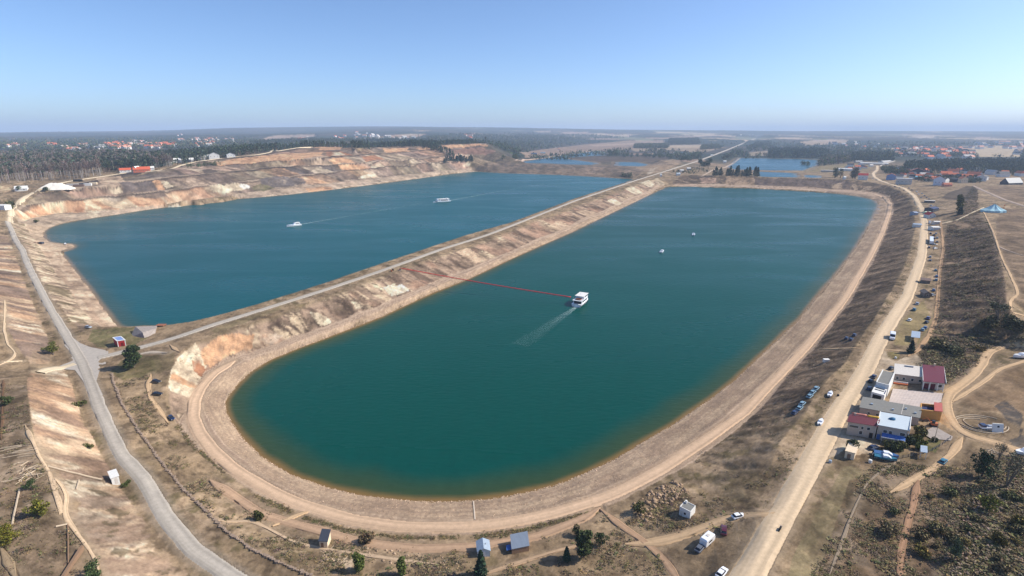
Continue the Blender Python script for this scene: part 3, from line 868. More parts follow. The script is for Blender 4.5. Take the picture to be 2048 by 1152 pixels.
# right hill slope
poly, i, s, v = strip(wHF, wHT)
r = rills(i, s, v, 8, 4.2, -1.1, 31)
c = mix(A(lin(172, 140, 108)), A(lin(118, 96, 76)), con(r, .42, .58))
c = mix(c, A(lin(130, 108, 70)), con(fbm(GX[i] / 14, GY[i] / 14, 281, 3), .55, .66) * .7)
c = mix(c, A(lin(74, 58, 46)), con(fbm(s / 5 - v * 1.4, v * 1.6, 287, 4, .65), .5, .62) * .8)
c = mix(c, A(lin(168, 138, 110)), con(v, .86, 1.0) * .8)
paint(i, c * (.66 + .42 * n3[i])[:, None])
SLOPES.append(('hill', poly, 0.14))
i = sel(H([(1886, 395), (1900, 385), (1930, 372), (1955, 374), (1950, 395), (1925, 402)], 6))
paint(i, A(lin(88, 74, 64)) * (.8 + .4 * n1[i])[:, None], .8)
# greener and barer places
for pts, c, a in [
    ([(186, 660), (240, 655), (300, 652), (262, 672), (290, 676), (262, 694), (200, 696), (176, 680)], (122, 116, 66), .9), ([(240, 722), (270, 712), (310, 712), (325, 735), (300, 752), (245, 760), (222, 745)], (126, 116, 66), .85),
    ([(300, 712), (350, 700), (345, 735), (310, 750)], (142, 124, 84), .7), ([(420, 660), (500, 632), (560, 612), (560, 618), (500, 642), (430, 668)], (140, 126, 80), .6),
    ([(1775, 702), (1798, 704), (1798, 718), (1770, 714)], (142, 126, 66), .95), ([(1868, 600), (1873, 637), (1858, 668), (1836, 690), (1840, 675), (1855, 650)], (132, 124, 56), .8), ([(1800, 640), (1850, 600), (1860, 640), (1820, 690), (1790, 690), (1785, 670)], (146, 130, 72), .7),
    ([(1736, 720), (1768, 690), (1776, 712), (1790, 722), (1832, 708), (1850, 734), (1800, 760), (1760, 800), (1720, 850), (1700, 868), (1760, 890), (1740, 905), (1690, 900), (1650, 920), (1620, 930), (1650, 870), (1700, 800)], (212, 188, 158), .95),
    ([(1878, 822), (1892, 826), (1902, 850), (1908, 862), (1880, 846)], (214, 162, 96), .95), ([(1690, 890), (1740, 890), (1745, 905), (1700, 912)], (206, 182, 152), .9),
    ([(1856, 876), (1880, 880), (1870, 905), (1850, 900)], (108, 116, 48), .8), ([(1940, 786), (1955, 750), (1930, 740), (1900, 760), (1898, 778)], (134, 112, 92), .8), ([(1932, 712), (1952, 716), (1950, 735), (1932, 745)], (84, 78, 78), .9),
    ([(1990, 812), (2012, 800), (2048, 830), (2048, 860), (2020, 845)], (84, 80, 80), .9), ([(2020, 880), (2048, 872), (2060, 900), (2030, 900)], (110, 102, 96), .9), ([(1560, 950), (1600, 880), (1620, 890), (1590, 960), (1550, 1010)], (190, 158, 126), .6),
    ([(1690, 930), (1640, 1010), (1580, 1120), (1560, 1200), (1610, 1200), (1680, 1050), (1740, 940)], (150, 136, 92), .6), ([(2020, 1060), (2060, 1030), (2100, 1100), (2100, 1180), (2010, 1160)], (96, 84, 74), .9),
    ([(1800, 790), (1850, 780), (1886, 788), (1842, 818), (1778, 803)], (196, 180, 166), .8), ([(1260, 1050), (1300, 1090), (1350, 1140), (1330, 1150), (1280, 1095)], (136, 128, 60), .7), ([(380, 800), (400, 790), (410, 830), (390, 850)], (214, 182, 146), .5),
    ([(660, 1106), (720, 1100), (700, 1140), (665, 1130)], (206, 180, 150), .7), ([(20, 1060), (60, 1000), (66, 1010), (40, 1090)], (184, 160, 138), .6), ([(58, 950), (64, 930), (82, 900), (110, 900), (96, 950)], (176, 152, 124), .4),
    ([(60, 700), (110, 700), (120, 735), (60, 740)], (150, 128, 100), .6),
]:
    i = sel(H(pts, 8))
    paint(i, A(lin(*c)) * (.78 + .44 * n1[i])[:, None], a * (.55 + .45 * con(n3[i], .3, .55)))
# bottom left tableland and lower right heath: rougher, darker
for pts, c in [([(-300, 760), (56, 770), (60, 880), (100, 950), (130, 1040), (170, 1090), (240, 1220), (-300, 1220)], (140, 116, 92)), ([(1700, 960), (1790, 930), (1870, 950), (2300, 930), (2300, 1230), (1610, 1230)], (136, 106, 78))]:
    i = sel(H(pts, 20))
    t = fbm(GX[i] / 5, GY[i] / 5, 291, 5, .65)
    paint(i, mix(A(lin(*c)), A(lin(84, 68, 52)), con(t, .48, .62)), .65)
    paint(i, A(lin(186, 160, 132)), con(fbm(GX[i] / 11, GY[i] / 11, 293, 4), .58, .68) * .6)
# around ponds, a damp rim
for z, p in wPONDS:
    dd = near_dist(GX, GY, p, 30)
    i = np.nonzero(dd < 25)[0]
    paint(i, A(lin(150, 128, 104)), .5)
# small roughness of natural ground
n5 = fbm(GX / 14, GY / 14, 801, 6, .82)
col *= np.clip(1 + (n5 - .5)[:, None] * 2.3, .55, 1.5) ** np.where(SMOOTH, .3, np.where(GY < 2600, 1, .5))[:, None]
rough = (n1 - .5) * 0.9 + (n3 - .5) * 0.25
GZ += rough * sst(60, 130, GY) * np.where(GY < 2600, .8, 0)
# woods far off stand up as canopy
kk = np.nonzero(WOODF)[0]
GZ[kk] += (9 + 12 * fbm(GX[kk] / 35, GY[kk] / 50, 301, 3)) * sst(4300, 5200, GY[kk])
# water never pokes through its bed; banks near the shore stay dry
for wl, poly in [(0.0, LAKE1), (0.0, LAKE2)] + [(z, p) for z, p in wPONDS]:
    i = np.nonzero(inpoly(GX, GY, poly))[0]
    GZ[i] = np.minimum(GZ[i], GZ0[i] - 0.05)
# the ground gives way under roads
for name, L, hw, c, jag in ROADS:
    dd = near_dist(GX, GY, L, hw + 6)
    i = np.nonzero(dd < hw + 5)[0]
    d = dd[i]
    t = sst(hw + 5, hw + .5, d)
    GZ[i] = GZ[i] * (1 - t) + GZ0[i] * t
    cellsz = GY[i] * .0042
    k = i[d < np.maximum(hw * .3, hw - .25 - cellsz * .5)]
    GZ[k] = GZ0[k] - .2 - GY[k] * .0006
    sh = sst(hw + 2.0, hw * .8, d)
    paint(i, mix(A(c), A(lin(170, 144, 110)), .5), sh * .7 * (.6 + .4 * n3[i]))
I0 = (np.arange(NR - 1)[:, None] * NC + np.arange(NC - 1)[None, :]).ravel()
Q = np.stack([I0, I0 + 1, I0 + NC + 1, I0 + NC], 1)
m_ground = mat('ground_soil', attr=True, rough=.96, noise=.22, scale=.9, bump=.10, bscale=1.6, spec=.1)
g = link('ground', npmesh('ground', np.stack([GX, GY, GZ], 1), Q, np.clip(mix(col, col @ np.array((.3, .6, .1))[:, None], .24), 0, .8) * np.array((.725, .69, .625)), True), [m_ground])
label(g, kind='structure')

# ------------------------------------------------------------------ roads as surfaces of their own
m_road = mat('road_surface', attr=True, rough=.93, noise=.14, scale=.7, bump=.02, bscale=6, spec=.15)


def ribbon(name, L, hw, c, jag, lift=0.12):
    n = 15
    t = np.gradient(L[:, :2], axis=0)
    t /= np.maximum(1e-9, np.hypot(t[:, 0], t[:, 1]))[:, None]
    nx, ny = t[:, 1], -t[:, 0]
    V, Cc = [], []
    s = np.r_[0, np.cumsum(np.hypot(*(L[1:, :2] - L[:-1, :2]).T))]
    off = np.linspace(-1, 1, n)
    for k, o in enumerate(off):
        j = (fbm(s / 9, s * 0 + o * 3, 401, 3) - .5) * (jag + .08 * hw) * 2.6 * (abs(o) > .7)
        tap = np.clip(np.minimum(s, s[-1] - s) / 9 + .12, 0, 1) if name in ('path', 'shore_road') else 1.0
        d = (hw * o + j * np.sign(o)) * tap
        x, y = L[:, 0] + nx * d, L[:, 1] + ny * d
        zz = np.array([gz(a, b, zz0) for a, b, zz0 in zip(x, y, L[:, 2])])
        z = zz + (lift + L[:, 1] * .0005 if abs(o) < .8 else -.12)
        V.append(np.stack([x, y, z], 1))
        lane = 1 - .17 * np.exp(-((abs(o) - .5) / .13) ** 2) + .05 * np.exp(-(o / .2) ** 2) - .12 * (abs(o) > .9)
        nn = fbm(s / 60, s * 0 + o * 7, 411, 4, .7) * .65 + fbm(s / 30, s * 0 + o * 1.5, 415, 4, .6) * .35
        Cc.append(np.array(c)[None, :] * np.array((.97, .95, .9)) * (lane * (.74 + .46 * nn))[:, None])
    V, Cc = np.stack(V, 1).reshape(-1, 3), np.stack(Cc, 1).reshape(-1, 3)
    a = (np.arange(len(L) - 1)[:, None] * n + np.arange(n - 1)[None, :]).ravel()
    f = np.stack([a, a + n, a + n + 1, a + 1], 1)
    o = link(name, npmesh(name, V, f, Cc, True), [m_road])
    label(o, kind='structure')
    return o


for name, L, hw, c, jag in ROADS:
    ribbon(name, L, hw, c, jag, 0.16 if name in ('dirt_road', 'asphalt_road') else 0.12)
# the paved triangle of the crossroads
jp = W([(128, 690), (148, 712), (112, 731), (118, 738), (150, 740), (166, 762), (180, 792), (206, 790), (193, 762), (200, 738), (222, 720), (262, 708), (258, 697), (215, 701), (180, 694), (160, 686), (147, 676)], 9.62, 4)
me = bpy.data.meshes.new('junction')
me.from_pydata([tuple(p) for p in jp], [], [tuple(range(len(jp)))[::-1]])
a_ = me.attributes.new('Col', 'FLOAT_COLOR', 'POINT')
for k_, p_ in enumerate(jp):
    a_.data[k_].color = (*[q_ * .96 for q_ in lin(178, 168, 156)], 1)
if me.polygons[0].normal.z < 0:
    me.flip_normals()
label(link('road', me, [m_road]), kind='structure')

# ------------------------------------------------------------------ water
mw = bpy.data.materials.new('water')
mw.use_nodes = True
t_ = mw.node_tree
b_ = t_.nodes['Principled BSDF']
a_ = t_.nodes.new('ShaderNodeAttribute')
a_.attribute_name = 'Col'
t_.links.new(a_.outputs['Color'], b_.inputs['Base Color'])
b_.inputs['Roughness'].default_value = 0.26
b_.inputs['IOR'].default_value = 1.16
b_.inputs['Specular IOR Level'].default_value = .42
tc = t_.nodes.new('ShaderNodeTexCoord')
mp = t_.nodes.new('ShaderNodeMapping')
mp.inputs['Scale'].default_value = (.35, .9, 1)
mp.inputs['Rotation'].default_value = (0, 0, .25)
m2_ = t_.nodes.new('ShaderNodeMapping')
m2_.inputs['Scale'].default_value = (.006, .02, 1)
m2_.inputs['Rotation'].default_value = (0, 0, -.5)
t_.links.new(tc.outputs['Object'], m2_.inputs[0])
wn_ = t_.nodes.new('ShaderNodeTexNoise')
wn_.inputs['Scale'].default_value = 1.0
wn_.inputs['Detail'].default_value = 5
wn_.inputs['Distortion'].default_value = .8
t_.links.new(m2_.outputs[0], wn_.inputs[0])
wr_ = t_.nodes.new('ShaderNodeMapRange')
wr_.inputs['From Min'].default_value = .42
wr_.inputs['From Max'].default_value = .68
wr_.inputs['To Min'].default_value = .34
wr_.inputs['To Max'].default_value = .24
t_.links.new(wn_.outputs[0], wr_.inputs[0])
t_.links.new(wr_.outputs[0], b_.inputs['Roughness'])
t_.links.new(tc.outputs['Object'], mp.inputs[0])
nz = t_.nodes.new('ShaderNodeTexNoise')
nz.inputs['Scale'].default_value = .55
nz.inputs['Detail'].default_value = 4
t_.links.new(mp.outputs[0], nz.inputs[0])
bp = t_.nodes.new('ShaderNodeBump')
bp.inputs['Strength'].default_value = .6
bp.inputs['Distance'].default_value = .35
t_.links.new(nz.outputs[0], bp.inputs['Height'])
t_.links.new(bp.outputs[0], b_.inputs['Normal'])


def water(name, poly, z, deep, mid, shore, reach, step):
    dd_poly = np.vstack([poly, poly[:1]])
    lo, hi = poly[:, :2].min(0) - 14, poly[:, :2].max(0) + 14
    r = ry[::step]
    c = tx[::step]
    r = r[(r > lo[1]) & (r < hi[1])]
    X, Y = (c[None, :] * r[:, None]), np.repeat(r, len(c)).reshape(len(r), len(c))
    sh = X.shape
    x, y = X.ravel(), Y.ravel()
    ins = inpoly(x, y, poly)
    d = near_dist(x, y, dd_poly, 45)
    d = np.minimum(d, 45)
    keep = ins | (d < 9)
    sdist = np.where(ins, d, 0)
    k = sdist * (0.7 + .6 * fbm(x / 25, y / 25, 500, 3))
    cc = mix(A(shore), A(mid), sst(0, 4.5 * reach, k))
    cc = mix(cc, A(deep), sst(3 * reach, 22 * reach, k))
    big = fbm(x / 180, y / 420, 510, 3)
    cc = cc * (0.85 + .3 * big)[:, None] * (.9 + .2 * fbm(x / 2.5, y / 5, 512, 4, .7))[:, None]
    idx = np.arange(len(x)).reshape(sh)
    f = np.stack([idx[:-1, :-1].ravel(), idx[:-1, 1:].ravel(), idx[1:, 1:].ravel(), idx[1:, :-1].ravel()], 1)
    f = f[keep[f].any(1)]
    u, inv = np.unique(f, return_inverse=True)
    o = link(name, npmesh(name, np.stack([x[u], y[u], np.full(len(u), z)], 1), inv.reshape(f.shape), cc[u], True), [mw])
    return label(o, kind='structure')


water('lake', LAKE2, 0.0, (.0002, .057, .044), (.032, .060, .027), (.21, .125, .045), .8, 2)
water('lake', LAKE1, 0.0, (.0002, .076, .084), (.03, .074, .06), (.24, .16, .08), .8, 2)
for z, p in wPONDS:
    water('pond', p[:-1], z, (.016, .08, .115), (.04, .08, .08), (.12, .11, .08), .6, 1)


# ------------------------------------------------------------------ ground height under a point, off the finished sheet
GG = GZ.reshape(NR, NC)


def ground(x, y):
    x, y = np.atleast_1d(np.asarray(x, float)), np.atleast_1d(np.asarray(y, float))
    i = np.clip(np.searchsorted(ry, y) - 1, 0, NR - 2)
    fy = np.clip((y - ry[i]) / (ry[i + 1] - ry[i]), 0, 1)
    fx = np.clip((x / np.maximum(y, 1) - tx[0]) / (tx[1] - tx[0]), 0, NC - 1.001)
    j = fx.astype(int)
    fx = fx - j
    return (GG[i, j] * (1 - fx) + GG[i, j + 1] * fx) * (1 - fy) + (GG[i + 1, j] * (1 - fx) + GG[i + 1, j + 1] * fx) * fy


def at(px, py):
    p = hit(px, py)
    return np.array([p[0], p[1], ground(p[0], p[1])[0]])


def mpp(p):
    """metres per photo pixel at a world point"""
    return (p[1] * CP + (HC - p[2]) * SP) / F


# ------------------------------------------------------------------ shapes as arrays
def cat_(parts):
    V, Fc, Cc, o = [], [], [], 0
    for v, f, c in parts:
        V.append(v)
        Fc.append(f + o)
        Cc.append(np.broadcast_to(c, (len(v), 3)))
        o += len(v)
    return np.vstack(V), np.vstack(Fc), np.vstack(Cc)


def tube(pts, rad, n=5):
    pts = np.asarray(pts, float)
    rad = np.asarray(rad, float)
    V = []
    for i in range(len(pts)):
        d = pts[min(i + 1, len(pts) - 1)] - pts[max(i - 1, 0)]
        d /= max(1e-9, np.linalg.norm(d))
        a = np.cross(d, (0, 0, 1.0) if abs(d[2]) < .9 else (1.0, 0, 0))
        a /= np.linalg.norm(a)
        b = np.cross(d, a)
        t = np.linspace(0, 2 * np.pi, n, endpoint=False)
        V.append(pts[i] + rad[i] * (np.cos(t)[:, None] * a + np.sin(t)[:, None] * b))
    V = np.vstack(V)
    f = []
    for i in range(len(pts) - 1):
        for k in range(n):
            f.append((i * n + k, i * n + (k + 1) % n, (i + 1) * n + (k + 1) % n, (i + 1) * n + k))
    return V, np.array(f)


def leafs(r, P0, size, base, var=.35, flat=0.0, lo=None):
    """one leaf-like quad per point, turned any way; a tint of its own each"""
    n = len(P0)
    a = r.normal(size=(n, 3))
    a[:, 2] *= 1 - flat
    a /= np.linalg.norm(a, axis=1)[:, None]
    b = np.cross(a, r.normal(size=(n, 3)))
    b /= np.linalg.norm(b, axis=1)[:, None]
    s = size * r.uniform(.55, 1.3, n)[:, None]
    asp = r.uniform(.5, .9, n)[:, None]
    v = np.stack([P0 - a * s, P0 - b * s * asp, P0 + a * s, P0 + b * s * asp], 1).reshape(-1, 3)
    f = np.arange(4 * n).reshape(n, 4)
    k = np.exp(r.normal(0, var, n))
    c = np.array(base)[None, :] * k[:, None]
    c = c * (1 + r.normal(0, .08, (n, 3)))
    return v, f, np.repeat(np.clip(c, .004, .8), 4, 0)


def blob_points(r, n, cs, rs, shell=.55):
    """points through a union of ellipsoids, thicker toward the skin"""
    k = r.integers(0, len(cs), n)
    d = r.normal(size=(n, 3))
    d /= np.linalg.norm(d, axis=1)[:, None]
    q = r.uniform(shell ** 3, 1, n) ** (1 / 3)
    return cs[k] + d * rs[k] * q[:, None]


def make_tree(kind, seed, n, leaf):
    """unit-height tree (z 0..1): returns trunk arrays and crown arrays"""
    r = np.random.default_rng(seed)
    if kind == 'conifer':
        tr = [tube([(0, 0, 0), (0, 0, .5), (0, 0, .97)], [.022, .015, .003], 5)]
        h = r.uniform(.08, 1, n) ** .9
        prof = (1 - h) ** .8 * .19 * (1 + .25 * np.sin(h * 38)) + .012
        t = r.uniform(0, 2 * np.pi, n)
        q = np.sqrt(r.uniform(.15, 1, n))
        p = np.stack([np.cos(t) * prof * q, np.sin(t) * prof * q, h - .05 * q * (1 - h)], 1)
        cr = leafs(r, p, leaf, (.042, .062, .034), .38, .3)
        tc = (.11, .085, .065)
    elif kind == 'pine':
        tr = [tube([(0, 0, 0), (.01, 0, .5), (0, .01, .9)], [.02, .015, .005], 5)]
        m = 7
        cs = np.stack([r.normal(0, .06, m), r.normal(0, .06, m), r.uniform(.5, .92, m)], 1)
        rs = np.stack([r.uniform(.09, .15, m)] * 2 + [r.uniform(.07, .12, m)], 1)
        cr = leafs(r, blob_points(r, n, cs, rs), leaf, (.050, .066, .036), .4)
        tc = (.16, .11, .08)
    elif kind == 'birch':
        tr = [tube([(0, 0, 0), (r.normal(0, .01), r.normal(0, .01), .55), (r.normal(0, .02), r.normal(0, .02), .95)], [.011, .008, .002], 4)]
        for k in range(7):
            z = r.uniform(.45, .85)
            a = r.uniform(0, 6.28)
            l = r.uniform(.06, .13)
            tr.append(tube([(0, 0, z), (math.cos(a) * l, math.sin(a) * l, z + .12)], [.004, .001], 3))
        m = 6
        cs = np.stack([r.normal(0, .05, m), r.normal(0, .05, m), r.uniform(.55, .9, m)], 1)
        rs = np.stack([r.uniform(.07, .11, m)] * 2 + [r.uniform(.09, .15, m)], 1)
        cr = leafs(r, blob_points(r, n, cs, rs, .2), leaf, (.135, .098, .080), .3)
        tc = (.42, .38, .34)
    elif kind == 'poplar':
        tr = [tube([(0, 0, 0), (0, 0, .5), (0, 0, .95)], [.028, .018, .003], 5)]
        m = 9
        z = np.linspace(.2, .88, m)
        cs = np.stack([r.normal(0, .03, m), r.normal(0, .03, m), z], 1)
        w = .13 * np.sin(np.pi * np.clip((z - .02) / 1.02, 0, 1)) ** .6 + .03
        rs = np.stack([w, w, np.full(m, .1)], 1)
        cr = leafs(r, blob_points(r, n, cs, rs), leaf, (.070, .082, .026), .4)
        tc = (.14, .11, .085)
    elif kind == 'bare':
        tr = []
        for k in range(6):
            a = r.uniform(0, 6.28)
            l = r.uniform(.08, .24)
            p1 = np.array((math.cos(a) * l * .3, math.sin(a) * l * .3, .3))
            p2 = np.array((math.cos(a) * l, math.sin(a) * l, r.uniform(.68, .95)))
            tr.append(tube([(0, 0, 0), p1, p2], [.016, .011, .003], 4))
            for j in range(5):
                q = p1 + (p2 - p1) * r.uniform(.2, .95)
                d = np.array((r.normal(0, .09), r.normal(0, .09), r.uniform(.05, .17)))
                tr.append(tube([q, q + d], [.005, .001], 3))
        m = 8
        cs = np.stack([r.normal(0, .13, m), r.normal(0, .13, m), r.uniform(.45, .88, m)], 1)
        rs = np.full((m, 3), .13)
        cr = leafs(r, blob_points(r, n, cs, rs, .1), leaf, (.105, .098, .062), .35)
        tc = (.20, .165, .13)
    elif kind == 'shrub':
        tr = [tube([(0, 0, 0), (r.normal(0, .1), r.normal(0, .1), .6)], [.03, .01], 4) for k in range(4)]
        m = 6
        cs = np.stack([r.normal(0, .25, m), r.normal(0, .25, m), r.uniform(.3, .65, m)], 1)
        rs = np.stack([r.uniform(.25, .4, m)] * 2 + [r.uniform(.25, .36, m)], 1)
        cr = leafs(r, blob_points(r, n, cs, rs), leaf, (.085, .085, .028), .42)
        tc = (.14, .11, .085)
    else:  # broad
        tr = [tube([(0, 0, 0), (.01, 0, .25), (.0, .01, .6)], [.04, .03, .012], 6)]
        m = 20
        cs = np.stack([r.normal(0, .16, m), r.normal(0, .16, m), r.uniform(.2, .84, m)], 1)
        cs[:, :2] -= cs[:, :2].mean(0)
        cs[:, :2] *= (1.15 - .9 * np.abs(cs[:, 2:3] - .52))
        rs = np.stack([r.uniform(.12, .2, m)] * 2 + [r.uniform(.1, .16, m)], 1)
        for k in range(5):
            tr.append(tube([(0, 0, .25), cs[k] * .8, cs[k]], [.018, .01, .003], 4))
        cr = leafs(r, blob_points(r, n, cs, rs), leaf, (.074, .090, .030), .42)
        tc = (.13, .10, .08)
    V, Fq, _ = cat_([(v, f, (0, 0, 0)) for v, f in tr])
    return (V, Fq, np.array(tc)), cr


m_leaf = mat('foliage', attr=True, rough=.75, spec=.2)
m_bark = mat('bark', attr=True, rough=.95, noise=.25, scale=2.0, spec=.1)
PROTO = {}


def proto(kind, n, leaf, tint=(1, 1, 1), var=0):
    key = (kind, n, tint, var)
    if key not in PROTO:
        (tv, tf, tc), (cv_, cf_, cc_) = make_tree(kind, hash((kind, n, var)) % 9999 if False else (len(kind) * 101 + n + var * 7919), n, leaf)
        PROTO[key] = (npmesh('trunk', tv, tf, np.broadcast_to(tc, tv.shape), True), npmesh('crown', cv_, cf_, cc_ * np.array(tint)))
    return PROTO[key]


def tree(name, kind, p, h, lab, cat='tree', group=None, n=700, leaf=.03, tint=(1, 1, 1), var=0, wide=1.0):
    t, c = proto(kind, n, leaf, tint, var)
    e = empty(name, (p[0], p[1], p[2] - .15), rnd.uniform(0, 6.28), lab, cat, group)
    e.scale = (h * wide, h * wide, h)
    link('trunk' if kind != 'shrub' else 'stem', t, [m_bark], e)
    link('crown' if kind != 'shrub' else 'foliage', c, [m_leaf], e)
    return e


def hpx(px, py, top):
    """base point and the height in metres of something that reaches from py up to top in the photo"""
    p = at(px, py)
    el = math.atan2(HC - p[2], p[1])
    return p, (py - top) * mpp(p) / max(.35, math.cos(el * .75))


# single trees and bushes one can point to
for px, py, top, kind, nm, tint, wide, n, leaf, lab in [
    (268, 735, 690, 'poplar', 'broadleaf_tree', (.62, .75, .9), 1.75, 2600, .030, 'tall dark green tree between the crossroads and the causeway road'),
    (106, 710, 682, 'broad', 'broadleaf_tree', (1.5, 1.3, .8), 1.1, 1500, .036, 'round yellow green bushy tree left of the crossroads'),
    (14, 810, 787, 'broad', 'broadleaf_tree', (.95, 1, .9), 1.2, 1400, .036, 'round green tree at the left picture edge above the orange cut'),
    (63, 978, 955, 'broad', 'broadleaf_tree', (.7, .9, .9), .9, 1300, .036, 'small dark tree beside the scattered pale logs'),
    (80, 1034, 996, 'broad', 'broadleaf_tree', (2.0, 1.6, .7), 1.05, 2000, .032, 'bright yellow green round tree below the log heap'),
    (16, 1088, 1046, 'broad', 'broadleaf_tree', (2.0, 1.5, .6), 1.1, 2000, .032, 'bright yellow green round tree at the left picture edge'),
    (188, 1158, 1124, 'broad', 'broadleaf_tree', (.8, .95, .95), 1.1, 1800, .034, 'dark green round tree at the bottom edge beside a plank'),
    (521, 1040, 1019, 'shrub', 'shrub', (.9, .95, .9), .8, 900, .07, 'lone bush on the grey track near the shore road'),
    (719, 1142, 1104, 'poplar', 'broadleaf_tree', (1.3, 1.4, 1.0), 1.35, 1500, .036, 'upright bright green tree below the leaning grey shed'),
    (803, 1150, 1114, 'poplar', 'broadleaf_tree', (1.25, 1.3, 1.0), 1.3, 1300, .038, 'upright green tree halfway along the bottom edge, right of a brighter one'),
    (962, 1150, 1098, 'conifer', 'conifer', (.8, 1, 1), 1.15, 1700, .034, 'dark conifer in front of the pale gabled cabin'),
    (1168, 1116, 1058, 'poplar', 'broadleaf_tree', (.75, .8, .9), 1.3, 2000, .034, 'tallest dark tree of the clump below the shore road junction'),
    (1200, 1092, 1060, 'broad', 'broadleaf_tree', (.7, .8, .9), .8, 1300, .038, 'dark tree just right of the tallest one in the clump'),
    (1133, 1122, 1092, 'conifer', 'conifer', (.9, 1.1, 1), 1.3, 1100, .04, 'short dark conifer in front of the tree clump'),
    (1155, 1074, 1055, 'shrub', 'shrub', (.7, .7, .8), .8, 700, .08, 'small dark bush behind the tree clump'),
    (1276, 1026, 1000, 'broad', 'broadleaf_tree', (1.0, .85, .8), 1.1, 1200, .04, 'olive brown round tree beside the grey boulders'),
    (735, 1082, 1058, 'shrub', 'shrub', (1.4, 1.0, 1.6), 1.1, 800, .07, 'bare reddish brown bush beside the leaning grey shed'),
    (1963, 954, 898, 'broad', 'broadleaf_tree', (.6, .75, .95), .8, 2000, .034, 'big dark evergreen tree at the lower right beside bare trees'),
    (2012, 975, 896, 'bare', 'bare_tree', (1, 1, 1), 1.0, 500, .02, 'bare pale stemmed tree right of the big dark evergreen'),
    (1997, 920, 878, 'bare', 'bare_tree', (1, 1, 1), 1.0, 420, .022, 'small bare tree behind the big dark evergreen'),
    (1974, 1022, 984, 'broad', 'broadleaf_tree', (2.0, 1.6, .7), .9, 1400, .036, 'yellow green feathery tree at the lower right'),
    (1908, 1122, 1077, 'broad', 'broadleaf_tree', (1.1, 1.15, 1.7), .62, 1500, .036, 'grey green upright tree on the lower right heath'),
    (2036, 1050, 1024, 'shrub', 'shrub', (1.4, 1.1, .7), 1.2, 900, .07, 'yellow brown bush near the right edge of the heath'),
    (2000, 1092, 1068, 'shrub', 'shrub', (1.3, 1.0, .7), 1.0, 900, .07, 'small ochre bush beside the grey ploughed corner'),
    (1996, 646, 598, 'bare', 'bare_tree', (.85, .95, .8), 1.3, 900, .022, 'big bare tree standing at the end of the right hill'),
    (1976, 655, 627, 'shrub', 'shrub', (1.1, 1.0, 1.3), 1.2, 900, .07, 'dark thicket left of the big bare hill tree'),
    (2032, 664, 632, 'shrub', 'shrub', (1.0, .9, 1.2), 1.3, 900, .07, 'dark brown thicket right of the big bare hill tree'),
    (1821, 706, 680, 'conifer', 'conifer', (.45, .6, .7), 1.5, 1300, .04, 'nearly black conifer below the pale open shelter'),
    (1917, 424, 388, 'poplar', 'broadleaf_tree', (1.5, 1.2, .9), 1.1, 900, .036, 'yellow green poplar on the slope left of the tent'),
    (1920, 429, 414, 'conifer', 'conifer', (.6, .8, 1.0), 2.2, 700, .05, 'dark round topped conifer at the foot of the yellow poplar'),
    (1700, 898, 874, 'shrub', 'shrub', (.6, .75, .8), .7, 700, .08, 'dark bush at the corner of the beige flat roofed hut'),
    (1956, 700, 690, 'shrub', 'shrub', (1.5, 1.0, .6), 1.6, 600, .08, 'ochre bush beside the forking right hand track'),
    (1902, 706, 686, 'shrub', 'shrub', (.9, .85, 1.1), 1.6, 700, .08, 'dark thicket at the near end of the right hill'),
    (1878, 700, 680, 'shrub', 'shrub', (1.2, 1.0, 1.1), 1.5, 700, .08, 'brown thicket above the parking lawn'),
    (48, 380, 370, 'shrub', 'shrub', (.6, .8, .8), 1.2, 500, .09, 'dark bush beside the white house left of the gravel road'),
    (94, 381, 373, 'shrub', 'shrub', (.5, .7, .8), 1.5, 500, .09, 'dark bush at the left foot of the white heap'),
    (18, 418, 401, 'shrub', 'shrub', (.9, .9, .9), 1.0, 500, .09, 'green bush right of the white shed at the left edge'),
    (72, 445, 438, 'shrub', 'shrub', (1, 1, 1), 1.2, 400, .1, 'green bush on the slope right of the road bend'),
    (178, 895, 886, 'shrub', 'shrub', (1, 1.1, .9), 1.4, 500, .09, 'green bush at the foot of the orange cut, above the white hut'),
    (250, 972, 962, 'shrub', 'shrub', (.9, 1.1, .9), 1.1, 500, .09, 'low green bush between the white hut and the asphalt road'),
    (158, 812, 800, 'shrub', 'shrub', (1, 1.1, .9), 1.1, 500, .09, 'low green bush on the road verge below the crossroads'),
]:
    p, h = hpx(px, py, top)
    tree(nm, kind, p, h, lab, 'bush' if kind == 'shrub' else 'tree', None, n, leaf, tint, 0, wide)
for k in range(24):
    px = 1700 + 340 * rnd.random() ** .7
    py = rnd.uniform(985, 1148)
    if abs(px - (1838 - (py - 955) * .2)) < 14:
        continue
    p, h = hpx(px, py, py - rnd.uniform(9, 22))
    tree('shrub', 'shrub', p, h, 'low bush dotted over the brown heath at the lower right', 'bush', 'bushes on the lower right heath', 700, .085, rnd.choice([(1.4, 1.15, 1.5), (1.9, 1.4, 1.1), (1.1, 1.1, 1.3), (1.6, 1.2, 1.8)]), 0, 1.2)
# garden bushes by the blue roofed house
for k, (px, py, tp, tint) in enumerate([(1776, 899, 880, (.9, .9, .7)), (1792, 903, 882, (.7, .8, .7)), (1806, 898, 880, (1.1, 1.0, .7)), (1820, 890, 868, (.45, .55, .6)), (1832, 884, 866, (1.2, 1.2, .6)), (1842, 874, 850, (1.0, .9, .7)), (1838, 900, 884, (1.0, 1.2, .6)),
                                        (1868, 882, 872, (.5, .6, .6)), (1850, 888, 878, (1.6, 1.8, .5))]):
    p, h = hpx(px, py, tp)
    tree('shrub', 'shrub', p, h, 'dense garden bush crowded along the front of the blue roofed house', 'bush', 'garden bushes by the blue roofed house', 800, .085, tint, 0, 1.0)

